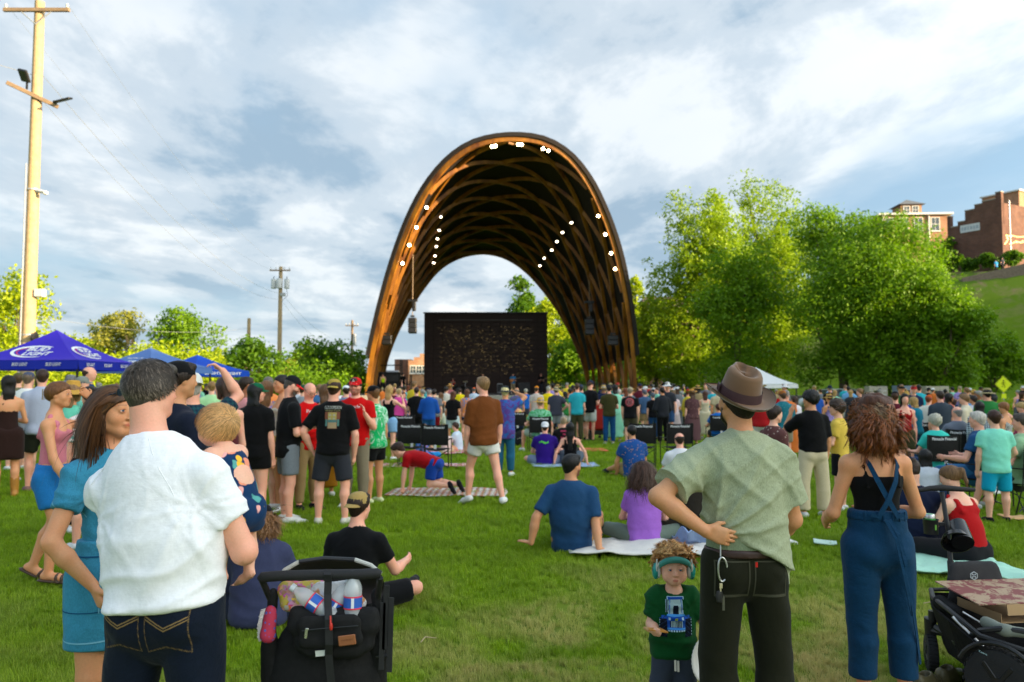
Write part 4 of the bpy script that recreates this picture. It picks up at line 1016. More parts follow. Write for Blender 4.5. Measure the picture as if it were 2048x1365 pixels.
def trunk_mb(h,r0,blobs,seed,limbs=6,lean=0.0):
 rr=random.Random(seed);mb=MB();top=h*.62;pts=[(lean*t*t*h*.2+.1*math.sin(t*5+seed),.1*math.cos(t*4+seed),t*top)for t in np.linspace(0,1,7)]
 mb.tube(pts,[r0*1.5]+[r0*(1-.1*i)for i in range(1,7)],9)
 bs=sorted(blobs,key=lambda b:rr.random())[:limbs]
 for b in bs:
  i=rr.randint(2,6);a=np.array(pts[i]);e=np.array(b[:3]);m1=a*.55+e*.45+np.array((0,0,-.3))+np.array([rr.uniform(-.3,.3)for _ in range(3)])
  mb.tube([a,m1,e*.8+m1*.2,e],[r0*.5,r0*.36,r0*.22,r0*.08],6)
 return mb
def make_tree(name,loc,h,blobs,n,leaf,mat,label,seed,r0=.25,clump=.5,group=None,limbs=7,cat='tree',rz=0.0,shell=.55):
 t=empty(name,loc,rz,label,cat,group)
 trunk_mb(h,r0,blobs,seed,limbs).build('trunk',MATS['bark'],t,True)
 link('crown',crown_mesh(blobs,n,leaf,seed,shell,clump),t,MATS[mat]);return t
def blobs_round(w,h,z0,n,seed,sq=1.0,upright=False):
 """crown of width w from z0 to h made of n overlapping masses"""
 r=random.Random(seed);out=[];rz=(h-z0)/2;zc=(h+z0)/2
 for i in range(n):
  a=r.uniform(0,2*PI);u=r.uniform(-1,1);rr_=math.sqrt(max(0,1-u*u*.85))*w/2*r.uniform(.35,.78)
  s=w*r.uniform(.18,.28)*(1.0 if abs(u)<.6 else .8);out.append((math.cos(a)*rr_,math.sin(a)*rr_*.85,zc+u*rz*.78,s,s,s*(1.5 if upright else .8)))
 out.append((0,0,zc,w*.26,w*.24,rz*.62));return out
def tree_at(px,top,base_z,w_px,Y,label,mat='leaf_mid',seed=1,n=6000,leaf=None,low=.15,masses=9,name='tree',group=None,upright=False,clump=None,r0=None,shell=.55):
 g=W(px,700,Y);x=g[0];z=float(ground_z(x,Y));h=(W(px,top,Y)[2]-z)*1.05;w_px*=1.22 if px<720 else 1.0;w=w_px/FPX*Y;n=int(n*1.15)
 leaf=leaf or max(.12,Y*.0022);return make_tree(name,(x,Y,z-.05),h,blobs_round(w,h*.99,h*low,masses,seed,upright=upright),n,leaf,mat,label,seed,r0 or h*.022,clump or w*.07,group,shell=shell)
GT='trees behind the beer tents'
tree_at(8,556,0,190,46,'tall sunlit yellow-green tree behind the big utility pole','leaf_bright',11,9000,low=.02,masses=14,group=GT)
tree_at(-70,600,0,220,52,'leafy tree at the edge of the lawn beyond the purple canopy','leaf_mid',12,5000,low=.02,group=GT)
tree_at(120,668,0,120,58,'low yellow-green tree between the big pole and the purple canopy peak','leaf_bright',13,5000,low=.02,group=GT)
tree_at(165,655,0,100,66,'rounded sunlit tree just right of the purple canopy peak','leaf_bright',14,5000,low=.02,group=GT)
tree_at(238,637,0,125,62,'olive green tree with spreading top between purple and slate canopies','leaf_pale',15,7000,low=.04,masses=12,group=GT,clump=.35)
tree_at(292,690,0,130,56,'sunlit bushy tree behind the slate blue canopy','leaf_bright',16,5000,low=.0,group=GT)
tree_at(372,631,0,135,60,'tallest green tree above the bright blue canopy','leaf_mid',17,8000,low=.02,masses=13,group=GT)
tree_at(440,690,0,110,58,'yellow-green tree right of the bright blue canopy','leaf_bright',18,5000,low=.0,group=GT)
tree_at(505,680,0,105,52,'dark round tree behind the short wooden pole','leaf_dark',19,7000,low=.03,masses=11,group=GT)
tree_at(548,706,0,80,60,'pale spring tree beside the transformer pole','leaf_pale',20,4000,low=.0,group=GT)
tree_at(592,683,0,90,70,'light green tree right of the transformer pole','leaf_bright',21,5000,low=.02,group=GT)
tree_at(650,680,0,115,62,'broad dark green tree left of the thin distant pole','leaf_dark',22,8000,low=.0,masses=13,group=GT)
tree_at(705,700,0,90,72,'mid green tree beside the foot of the wooden arch','leaf_mid',23,5000,low=.0,group=GT)
tree_at(340,700,0,190,48,'low thicket of yellow-green brush behind the canopies','leaf_bright',24,7000,low=-.3,name='bush',group=GT)
tree_at(600,722,0,200,50,'low brush under the transformer pole','leaf_mid',25,4500,low=-.3,name='bush',group=GT)
tree_at(200,708,0,260,44,'yellow-green brush under the purple canopy edge','leaf_bright',26,6000,low=-.3,name='bush',group=GT)
tree_at(20,715,0,200,42,'brush at the lawn edge left of the big pole','leaf_bright',27,4500,low=-.3,name='bush',group=GT)
def bare_tree():
 t=empty('bare_tree',tuple(W(305,700,60)*np.array((1,1,0))),0,'leafless grey tree between the slate and bright blue canopies','tree');mb=MB();r=random.Random(4)
 def br(a,d,l,rad,k):
  e=a+d*l;mb.tube([a,(a+e)/2+np.array([r.uniform(-.06,.06)for _ in range(3)])*l,e],[rad,rad*.8,rad*.6],5)
  if k:
   for _ in range(3 if k>2 else 2):br(a+d*l*r.uniform(.6,1),unit(d+np.array([r.uniform(-.6,.6),r.uniform(-.4,.4),r.uniform(-.1,.5)])),l*.68,rad*.6,k-1)
 br(np.array((0,0,0. )),np.array((0,0,1. )),2.6,.12,5);mb.build('trunk',MATS['bark'],t,True)
bare_tree()
# seen through and beside the arch
tree_at(1036,551,0,105,108,'dark green tree seen through the arch above the video wall','leaf_dark',31,9000,low=.12,masses=12)
tree_at(1105,592,0,130,95,'bright yellow-green tree seen through the arch right of the video wall','leaf_bright',32,9000,low=.02,masses=13)
tree_at(1155,668,0,110,88,'shaded green tree behind the right arch legs','leaf_mid',33,6000,low=.0)
tree_at(1225,650,0,110,96,'green tree between the right arch legs','leaf_mid',34,5000,low=.0)
tree_at(1272,545,0,70,84,'narrow bright tree touching the right edge of the arch','leaf_bright',35,5000,low=.02,masses=9,upright=True)
tree_at(1312,592,0,125,72,'small bright yellow-green maple right of the arch','leaf_bright',36,12000,low=.06,masses=14)
tree_at(1392,378,0,225,66,'tall airy sunlit tree with yellow-green crown, left of the tree trio','leaf_fresh',37,38000,leaf=.13,low=.02,masses=30,upright=True,clump=.45,r0=.3,shell=.4)
tree_at(1535,338,0,215,70,'tallest tree with feathery upright top in the middle of the tree trio','leaf_fresh',38,44000,leaf=.13,low=.0,masses=36,upright=True,clump=.45,r0=.35,shell=.35)
tree_at(1475,490,0,240,58,'dark lower tree filling the gap under the tall trees','leaf_mid',39,16000,low=.02,masses=14)
tree_at(1685,384,0,225,54,'rounded leafy tree at the left of the big dark tree','leaf_mid',40,40000,leaf=.105,low=.0,masses=24,clump=.5,r0=.35)
tree_at(1768,440,0,300,50,'biggest dark green shade tree with a broad dome','leaf_mid',41,60000,leaf=.10,low=.03,masses=30,clump=.55,r0=.42)
tree_at(1882,530,0,175,47,'lower right shoulder tree beneath the brick building','leaf_mid',42,24000,leaf=.10,low=.0,masses=18,clump=.4)
tree_at(1985,655,0,130,52,'low leafy tree at the foot of the grassy hill','leaf_mid',43,8000,low=.05,masses=10)
for i,(px,py,Y,w)in enumerate([(1912,520,96,60),(1950,528,97,50),(1985,524,95,60),(2030,515,93,50),(1895,470,101,70)]):
 g=W(px,py,Y);tree_at(px,py-16 if i!=4 else 478,0,w*.8,Y,['round shrub at the left foot of the brick hill building','second dark shrub along the hilltop path','dark shrub below the brick building wall','shrub on the hilltop under the string lights','taller dark shrub between the two hill buildings'][i],'leaf_dark',60+i,1800,low=.0,masses=5,name='shrub')
def hedge():
 r=np.random.default_rng(5);n=5000
 for j,(x0,x1,Y,hh,lb)in enumerate([(21,33,34,1.15,'bright green clipped hedge behind the crowd under the crossing sign'),(5.5,12.5,63,1.2,'dark hedge beside the right arch legs')]):
  P=np.stack([r.uniform(x0,x1,n),Y+r.uniform(-.5,.5,n),r.uniform(.05,hh,n)],1);Nn=r.normal(size=(n,3));Nn/=np.linalg.norm(Nn,axis=1)[:,None]
  T=np.cross(Nn,r.normal(size=(n,3)));T/=np.linalg.norm(T,axis=1)[:,None];B=np.cross(Nn,T);s=.06
  V=np.stack([P-T*s,P-B*s,P+T*s,P+B*s],1).reshape(-1,3);me=mesh_np('hedge',V,np.arange(n*4).reshape(-1,4),False);paint(me,np.repeat(r.random((n,1)),4,0)*np.ones((1,3)))
  tag(link('hedge',me,None,MATS['leaf_bright' if j==0 else 'leaf_dark']),lb,'hedge')
hedge()
# ------------------------------------------------------------------ arch pavilion
def resample(P,n):
 P=np.array(P,float);d=np.r_[0,np.cumsum(np.linalg.norm(np.diff(P,axis=0),axis=1))];t=np.linspace(0,d[-1],n)
 Q=np.stack([np.interp(t,d,P[:,i])for i in range(3)],1)
 for _ in range(3):Q[1:-1]=Q[1:-1]*.5+(Q[:-2]+Q[2:])*.25
 return Q
FRONT=[(727,785),(733,740),(745,680),(762,610),(780,545),(800,485),(822,430),(845,385),(873,345),(905,312),(940,288),(985,276),(1035,272),(1085,278),(1125,297),(1160,332),(1188,375),(1208,420),(1226,465),(1242,520),(1254,580),(1264,640),(1271,700),(1277,785)]
REAR=[(752,782),(765,720),(785,667),(812,615),(840,573),(868,537),(900,514),(935,502),(969,498),(1003,504),(1034,519),(1064,543),(1092,575),(1118,610),(1142,652),(1162,695),(1178,740),(1190,782)]
NA=81
def arch_curve(pts,Y0,over):
 out=[]
 for(px,py)in pts:
  up=max(0,(772-py)/497);out.append(W(px,py,Y0-over*up));
 out=np.array(out);out[0,2]=out[-1,2]=0;return resample(out,NA)
CF=arch_curve(FRONT,60,5.0);CR=arch_curve(REAR,78,0.0)
def arch_pt(t,v,inset=0.0):
 """t along the arch 0..1, v from the front rim 0 to the rear rim 1"""
 t=min(max(t,0),1);v=min(max(v,0),1);i=t*(NA-1);k=min(int(i),NA-2);f=i-k
 a=CF[k]*(1-f)+CF[k+1]*f;b=CR[k]*(1-f)+CR[k+1]*f;p=a*(1-v)+b*v
 if inset:
  c=(CF[0]+CF[-1])/2*(1-v)+(CR[0]+CR[-1])/2*v;ta=(CF[k+1]-CF[k])*(1-v)+(CR[k+1]-CR[k])*v;n=unit(np.array((ta[2],0,-ta[0])))
  if n@(c+np.array((0,0,5))-p)<0:n=-n
  p=p+n*inset
 return p
def build_arch():
 root=empty('arch_pavilion',tuple((CF[0]+CF[-1]+CR[0]+CR[-1])/4*np.array((1,1,0))),0,'tall wooden lattice arch pavilion over the stage, dark inside with glowing lamps','pavilion')
 o0=np.array(root.location)
 nb=NB('glulam');c=nb.mix(nb.ramp(nb.noise(1.2,5,.6,.3,nb.mapped((1,1,.3))),[(.3,0.0),(.7,1.0)]),(.10,.028,.006),(.40,.16,.012));nb.bump(nb.noise(6,4,.6),.3,.02);glu=nb.done(c,.5,0,.35)
 nb=NB('roof_dark');shellm=nb.done(nb.mix(nb.noise(.8,3),(.016,.013,.012),(.028,.022,.020)),.85,0,.2)
 # roof skin: two layers with a rim
 ts=np.linspace(.08,.92,65);vs=np.linspace(0,1,13);V=[];F=[]
 # lower hem of the skin rises in steps towards the front legs
 for layer,ins in((0,-.10),(1,.12)):
  for t in ts:
   for v in vs:V.append(arch_pt(t,v,ins)-o0)
 m=len(vs);n=len(ts)*m
 for i in range(len(ts)-1):
  for j in range(m-1):
   a=i*m+j;F+=[(a,a+1,a+m+1,a+m),(n+a,n+a+m,n+a+m+1,n+a+1)]
 for i in range(len(ts)-1):
  for j in(0,m-1):a=i*m+j;F.append((a,a+m,n+a+m,n+a)if j==0 else(a,n+a,n+a+m,a+m))
 for i in(0,len(ts)-1):
  for j in range(m-1):a=i*m+j;F.append((a,n+a,n+a+1,a+1))
 link('roof_skin',mesh_np('roof_skin',V,F,True,shellm),root)
 def rib(name,path,w,d,mat=glu):
  P=[np.array(p)-o0 for p in path];V=[];F=[];k=len(P)
  for i,p in enumerate(P):
   T=unit(P[min(i+1,k-1)]-P[max(i-1,0)]);cen=np.array((p[0]*.05,p[1],4.0));inn=cen-p;inn[1]=0;inn=unit(inn-T*(inn@T));sd=np.cross(T,inn)
   for a,b in((-1,-1),(1,-1),(1,1),(-1,1)):V.append(p+sd*a*w/2+inn*b*d/2)
  for i in range(k-1):
   for q in range(4):F.append((i*4+q,i*4+(q+1)%4,i*4+4+(q+1)%4,i*4+4+q))
  F+=[(0,1,2,3),(k*4-1,k*4-2,k*4-3,k*4-4)]
  return link(name,mesh_np(name,V,F,False,mat),root)
 T=np.linspace(0,1,61)
 rib('edge_rib',[arch_pt(t,0,.20)for t in T],.26,.30);rib('edge_rib',[arch_pt(t,1,.30)for t in T],.24,.4)
 rib('edge_rib',[arch_pt(t,.0,-.12)for t in T[5:-5]],.5,.30,shellm)
 nr=11
 for fam in(-1,1):
  for i in range(nr):
   path=[];v0=(i-3.5)/(nr-7.0)if 0 else(i-3)/7.0
   for t in T:
    v=v0+fam*(t-.5)*1.15*.75+0.0
    if 0<=v<=1:path.append(arch_pt(t,v,.34+.05*fam))
   if len(path)>8:rib('rib',path,.17,.26)
   # feet stand on concrete
 conc=mat_plain('concrete',(.33,.32,.30),.85,bump=.3,bscale=8)
 for v in(0,.25,.5,.75,1):
  for t in(0,1):
   p=arch_pt(t,v)-o0;MB().box((p[0],p[1],.25),(1.0,1.2,.5),None,.05).build('footing',conc,root)
   # lamps
 nb=NB('lamp_glow');nb.done((1,.8,.5),.5,0,.5);nb.b.inputs['Emission Color'].default_value=(1,.72,.36,1);nb.b.inputs['Emission Strength'].default_value=22;glow=nb.m
 nb=NB('lamp_glow_soft');nb.done((1,.8,.5),.5,0,.5);nb.b.inputs['Emission Color'].default_value=(1,.80,.55,1);nb.b.inputs['Emission Strength'].default_value=5;glow2=nb.m
 samples=[(t,v,arch_pt(t,v,.55))for t in np.linspace(.02,.98,193)for v in np.linspace(0,1,41)]
 def proj(p):
  q=np.array(p)-np.array((0,0,CAM_H));z=q@_F;return 1024+FPX*q[0]/z,682.5-FPX*(q@_U)/z
 SP=[(s[0],s[1],s[2],*proj(s[2]))for s in samples]
 def spot(px,py,vmax,vmin,r,mat):
  best=min((s for s in SP if vmin<=s[1]<=vmax),key=lambda s:(s[3]-px)**2+(s[4]-py)**2);p=best[2]-o0
  mb=MB();cp=Vector((0,-25 if vmax<.2 else-10,-12 if vmax<.2 else-16));Rm=np.array((cp).to_track_quat('Z','Y').to_matrix())
  mb.lathe([(.06,-r*1.6),(r*1.0,-r*1.2),(r*1.12,.02),(r*1.0,.02)],p,12,Rm);hs=mb.build('lamp_housing',MATS['dark_metal'],root,True)
  g=MB().lathe([(.001,.07),(r*.6,.06),(r*.93,.03),(r*.93,.0)],p,12,Rm).build('lamp_lens',mat,hs,True)
 for px,py in[(861,421),(841,457),(823,494),(807,529),(1197,429),(1212,466),(1225,503),(1233,538),(984,294),(993,290),(1037,287),(1046,287),(1089,293),(1098,296)]:spot(px,py,.06,0,.115,glow)
 for px,py in[(881,436),(878,459),(875,477),(872,495),(870,511),(867,525),(1142,443),(1126,466),(1114,482),(1101,500),(1089,517),(1082,531)]:spot(px,py,.95,.12,.12,glow2)
build_arch()
# ------------------------------------------------------------------ video wall, stage
def video_wall():
 Y=76.5;a=W(848,627,Y);b=W(1095,627,Y);cx=(a[0]+b[0])/2;w=b[0]-a[0];top=a[2]
 t=empty('video_wall',(cx,Y,0),0,'huge dark brown video wall at the back of the stage with faint gold speckled picture','video screen')
 nb=NB('wall_panel');nb.bump(nb.noise(30,3),.2,.01);pm=nb.done(nb.mix(nb.noise(3,4),(.036,.020,.017),(.052,.029,.024)),.6,0,.3)
 MB().box((0,.55,top/2),(w,.6,top),None,.03).build('backing',mat_plain('wall_back',(.02,.012,.01),.7),t)
 MB().box((0,.2,top+.04),(w+.1,.9,.10)).build('cap',MATS['dark_metal'],t)
 me=MB().box((0,0,0),(.90,.06,.44),None,.012).mesh('panel',pm);ncol,nrow=13,18;pw,ph=w/ncol,(top-.9)/nrow
 me2=MB().box((0,0,0),(pw-.03,.06,ph-.03),None,.012).mesh('panel',pm)
 for i in range(ncol):
  for j in range(nrow):o=link('panel',me2,t);o.location=(-w/2+pw*(i+.5),.21,.9+ph*(j+.5))
  # picture: glowing gold dashes
 r=random.Random(8);mb=MB();x0,x1=(877-848)/247*w-w/2,(1065-848)/247*w-w/2;z0,z1=W(0,750,Y)[2],W(0,652,Y)[2]
 for k in range(2600):
  x=r.uniform(x0,x1);z=z0+(z1-z0)*r.random();z=z0+round((z-z0)/.105)*.105
  if .5*math.sin(x*1.1+z*.6)+r.gauss(0,2.2)<1.2:continue
  s=r.uniform(.05,.20);c=r.uniform(.15,.9)**1.6;mb.col=(c*.36,c*.25,c*.10);mb.box((x,.175,z),(s,.006,.035))
 nb=NB('picture_light');nb.done((0,0,0),.5,0,.3);cc=nb.attr('paint');nb.L.new(cc,nb.b.inputs['Emission Color']);nb.b.inputs['Emission Strength'].default_value=.22
 o=mb.build('picture',nb.m,t,colors=True);tag(o,kind='stuff')
 MB().box(((x0+x1)/2,.16,W(0,640,Y)[2]),(x1-x0,.05,.06)).build('batten',mat_plain('grey_trim',(.10,.09,.085),.5),t)
video_wall()
def stage():
 t=empty('stage_platform',(-2.5,70,0),0,'low black stage deck in front of the video wall','stage')
 MB().box((0,0,.5),(20,12,1.0),None,.03).build('deck',mat_plain('stage_deck',(.045,.045,.05),.7),t)
 MB().box((0,-6.05,.45),(20,.06,.9)).build('skirt',MATS['black_fabric'],t)
 conc=MATS['concrete']
 w=MB();w.box((5,57,.5),(44,.45,1.0),None,.04);tag(w.build('retaining_wall',mat_plain('limestone',(.30,.28,.24),.85,var=.2,bump=.5,bscale=5)),'low pale stone wall between the crowd and the stage','wall')
 rk=Field(.09);rk.ell((0,0,.4),(1.1,.6,.75),None,.1);rk.cone((-.7,0,.3),(.6,.1,.6),.5,.6,.1);V,Q=rk.mesh();V+=vnormals(V,Q)*(wavy(V,4,3,3)*.09)[:,None]
 p=W(1305,790,55);tag(link('boulder',mesh_np('boulder',V*1.15,Q,False,MATS['limestone']),None,loc=(p[0],55,.2)),'large pale slab of rock leaning above the crowd near the right arch legs','rock')
 # fence right of the stage
 f=empty('metal_fence',(7.5,66,0),0,'black metal fence at the feet of the right arch legs','fence');bar=MB().box((0,0,.9),(.05,.05,1.8)).mesh('picket',MATS['dark_metal'])
 for z in(.3,1.75):MB().box((0,0,z+.0),(9.6,.04,.05)).build('rail',MATS['dark_metal'],f)
 for i in range(48):o=link('picket',bar,f);o.location=(-4.7+i*.2,-.047,.2)
 # left gear tower and stage wing
 def truss(name,px,Y,z1,w,lb):
  p=W(px,700,Y);t=empty(name,(p[0],Y,0),0,lb,'scaffold');mb=MB()
  for x in(-w/2,w/2):
   for y in(-.5,.5):MB().tube([(x,y,0),(x,y,z1)],.05,6).build('upright',MATS['dark_metal'],t)
  for z in np.arange(.6,z1,.7):
   for y in(-.5,.5):MB().tube([(-w/2,y,z),(w/2,y,z)],.03,5).build('crossbar',MATS['dark_metal'],t)
  MB().box((0,0,z1*.55),(w*.9,.8,z1*.35),None,.03).build('equipment_case',MATS['black_plastic'],t)
 truss('lighting_scaffold',772,67,3.9,2.6,'black scaffold with equipment cases left of the stage');truss('lighting_scaffold',806,69,2.6,1.4,'small black gear rack between the scaffold and the brick building')
stage()
def speaker(name,px,py0,py1,wpx,Y,lb,cable_top=None,lift=True):
 a=W(px,py0,Y);b=W(px,py1,Y);h=a[2]-b[2];w=wpx/FPX*Y
 t=empty(name,(a[0],Y,b[2]),0,lb,'loudspeaker');n=max(2,int(h/.38))
 for i in range(n):
  hh=h/n;R=rotx(-.05*(n-i-1));o=MB().box((0,.02*(n-i),hh*(i+.5)),(w,.6,hh-.03),R,.03).build('cabinet',MATS['black_plastic'],t)
  MB().box((0,-.30+.02*(n-i),hh*(i+.5)),(w*.9,.02,hh*.72),R).build('grille',MATS['dark_metal'],o)
 MB().box((0,0,h+.12),(w*.5,.3,.12)).build('rigging_frame',MATS['dark_metal'],t)
 if cable_top:
  z=W(px,cable_top,Y)[2]-b[2];MB().tube([(0,0,h+.15),(0,0,z)],.035,6).build('hanging_cable',mat_plain('cable_tan',(.25,.17,.10),.6),t)
  MB().box((.12,0,h+.9),(.28,.3,.75),None,.04).build('motor',MATS['dark_metal'],t);MB().box((0,0,h+1.35),(.8,.3,.18),None,.03).build('beam_clamp',MATS['dark_metal'],t)
 return t
speaker('line_array_speaker',825,636,667,16,62,'black line array hanging on a long cable left of the video wall',510)
speaker('line_array_speaker',1179,638,670,18,64,'black line array hanging inside the right arch legs',560)
speaker('point_speaker',774,671,690,19,62,'dark box speaker fixed to the left arch leg')
speaker('point_speaker',1226,671,691,20,61,'dark box speaker fixed low on the right arch legs')
# ------------------------------------------------------------------ buildings
def brick_mat(name,c1,c2,mortar,scale=1.0):
 nb=NB(name);br=nb.N.new('ShaderNodeTexBrick');br.inputs['Scale'].default_value=1.0;br.inputs['Brick Width'].default_value=.42*scale;br.inputs['Row Height'].default_value=.16*scale;br.inputs['Mortar Size'].default_value=.012*scale
 sp=nb.N.new('ShaderNodeSeparateXYZ');nb.L.new(nb.coord(),sp.inputs[0]);cb=nb.N.new('ShaderNodeCombineXYZ');nb.L.new(nb.math('ADD',sp.outputs[0],sp.outputs[1]),cb.inputs[0]);nb.L.new(sp.outputs[2],cb.inputs[1]);nb.L.new(cb.outputs[0],br.inputs['Vector'])
 for i,c in enumerate((c1,c2,mortar)):br.inputs[i+1].default_value=c+(1,)
 c=nb.mix(1.0,br.outputs[0],nb.ramp(nb.noise(.7,5,.6),[(.3,.75),(.7,1.2)]),'MULTIPLY');nb.bump(br.outputs[1],-.4,.02);MATS[name]=nb.done(c,.88,0,.2)
brick_mat('brick_dark',(.13,.060,.045),(.17,.080,.055),(.14,.11,.09));brick_mat('brick_red',(.24,.10,.065),(.30,.13,.08),(.30,.25,.20));brick_mat('brick_orange',(.36,.17,.09),(.44,.22,.12),(.38,.30,.22))
mat_plain('white_trim',(.72,.70,.66),.6);nb=NB('window_glass');MATS['window_glass']=nb.done((.05,.07,.08),.08,0,.8);mat_plain('roof_metal',(.16,.16,.16),.5,.3);mat_plain('shingle',(.14,.085,.07),.9,bump=.5,bscale=9)
def window(parent,c,w,h,face='y',sgn=-1,trim='white_trim'):
 """a window let into the wall face at c"""
 x,y,z=c;R=None if face=='y' else rotz(PI/2);R=R if R is None else R
 fr=MB();d=.10
 def B(cx,cz,ww,hh,dd,mb,off=0.0):
  if face=='y':mb.box((x+cx,y+sgn*(.02+off),z+cz),(ww,dd,hh))
  else:mb.box((x+sgn*(.02+off),y+cx,z+cz),(dd,ww,hh))
 for s in(-1,1):B(s*w/2,0,.10,h+.1,d,fr);B(0,s*h/2,w-.1,.10,d,fr)
 B(0,0,.05,h-.1,d*.6,fr);B(0,0,w-.1,.05,d*.59,fr)
 o=fr.build('window_frame',MATS[trim],parent);g=MB();B(0,0,w-.06,h-.06,.03,g,-.012);g.build('pane',MATS['window_glass'],o)
 s=MB();B(0,-h/2-.09,w+.3,.10,.22,s,.06);s.build('sill',MATS[trim],o)
def brick_hill():
# corner building on the hilltop: stepped parapet side, long side running away to the right
 Y=100;z0=float(ground_z(57,98))-3
 c=W(2006,500,96);l=W(1896,500,102);cx,cy=c[0],96.0;lx,ly=l[0],102.0
 ex=unit((cx-lx,cy-ly,0));L=math.hypot(cx-lx,cy-ly);ang=math.atan2(ex[1],ex[0]);zt=lambda py:W(0,py+18,99)[2]
 t=empty('brick_building',(lx,ly,z0),ang,'dark brick mill building with stepped parapet and white painted sign on the hilltop','building')
 H=zt(440)-z0;H2=zt(392)-z0;D=22
 MB().box((L/2,D/2,H/2),(L,D,H)).build('wall',MATS['brick_dark'],t)
 mb=MB();steps=[(0,.07,zt(407)),(.07,.20,zt(430)),(.20,.34,zt(422)),(.34,.52,zt(402)),(.52,.66,zt(394)),(.66,.90,zt(390)),(.90,1.0,zt(378))]
 for a,b,z in steps:
  hh=z-z0;MB().box(((a+b)/2*L,.25,(H+hh)/2+.001),((b-a)*L,.5,max(.2,hh-H))).build('parapet',MATS['brick_dark'],t)
  MB().box(((a+b)/2*L,.25,max(H+.2,hh)+.07),((b-a)*L+.04,.62,.12)).build('coping',mat_plain('coping_stone',(.36,.30,.25),.8),t)
 MB().box((L-.2,D/2,(H+zt(398)-z0)/2),(.4,D-.6,zt(398)-z0-H)).build('parapet',MATS['brick_dark'],t)
 MB().box((L*.62,7,zt(383)-z0-1.0),(4.6,5,4.2)).build('penthouse',MATS['brick_orange'],t);MB().box((L*.62,7,zt(383)-z0+1.17),(5.0,5.4,.16)).build('penthouse_roof',MATS['white_trim'],t)
 sg=MB().box((L*.43,-.04,zt(437)-z0),(L*.36,.06,.95)).build('painted_sign',mat_plain('sign_white',(.62,.64,.66),.7,var=.15),t)
 for k,wd in enumerate((.16,.22,.12,.2,.16,.22)):MB().box((L*(.29+.055*k),-.075,zt(437)-z0),(L*.035*wd/.18,.01,.42)).build('sign_letter',mat_plain('faded_blue',(.36,.42,.48),.8),sg)
 for y in(6,11,16):window(t,(L,y,H-3.2),1.6,1.9,'x',1,'roof_metal')
 window(t,(L,6,H-7.5),1.6,2.0,'x',1,'roof_metal')
brick_hill()
def hill_wall():
 m=MB();n=14;V=[]
 for i in range(n+1):
  px=1925+175*i/n;Y=93-4*i/n;a=W(px,556-40*i/n,Y);V+=[a-np.array((0,0,3.2)),a,a+np.array((0,1.2,0)),a+np.array((0,1.2,-3.2))]
 m.add(V,[(i*4+j,i*4+4+j,i*4+4+(j+1)%4,i*4+(j+1)%4)for i in range(n)for j in range(4)]+[(0,1,2,3),(n*4+3,n*4+2,n*4+1,n*4)]);tag(m.build('retaining_wall',mat_plain('brown_stone',(.20,.15,.11),.9,var=.35,bump=.9,bscale=2.5)),'rough brown stone retaining wall along the hilltop below the brick building','wall')
hill_wall()
def cupola_house():
 Y=118;a=W(1762,430,Y);b=W(1893,430,Y);z0=float(ground_z(60,118))-2;zt=lambda py:W(0,py,Y)[2]-z0;w=b[0]-a[0]
 t=empty('hill_house',(a[0],Y,z0),-.06,'sunlit orange brick house with white eaves and a square cupola on the hilltop','house')
 MB().box((w/2,5,zt(433)/2),(w,10,zt(433))).build('wall',MATS['brick_orange'],t)
 MB().box((w/2,5,zt(431)+.1),(w+1,11,.25)).build('eaves',MATS['white_trim'],t)
 r=MB();hh=zt(420);z=zt(431)+.225;r.add([(-.4,-.4,z),(w+.4,-.4,z),(w+.4,10.4,z),(-.4,10.4,z),(2.5,5,hh+.6),(w-2.5,5,hh+.6)],[(0,1,5,4),(1,2,5),(2,3,4,5),(3,0,4),(0,3,2,1)]);r.build('roof',MATS['roof_metal'],t)
 cx=w*.56;MB().box((cx,4,zt(415)),(3.1,3.1,2.3)).build('cupola',MATS['brick_orange'],t)
 c=MB();z=zt(409)+.45;c.add([(cx-2,2,z),(cx+2,2,z),(cx+2,6,z),(cx-2,6,z),(cx,4,z+1.1)],[(0,1,4),(1,2,4),(2,3,4),(3,0,4),(0,3,2,1)]);c.build('cupola_roof',MATS['roof_metal'],t)
 window(t,(cx+.6,2.45,zt(415)+.1),.9,1.1);window(t,(cx-.7,2.45,zt(415)+.1),.9,1.1)
 for x in(w*.12,w*.34,w*.55,w*.8):window(t,(x,0,zt(450)),1.2,2.0)
 for x in(.02,.70):MB().tube([(w*x,-.12,0),(w*x,-.12,zt(433))],.12,8).build('downpipe',MATS['white_trim'],t)
cupola_house()
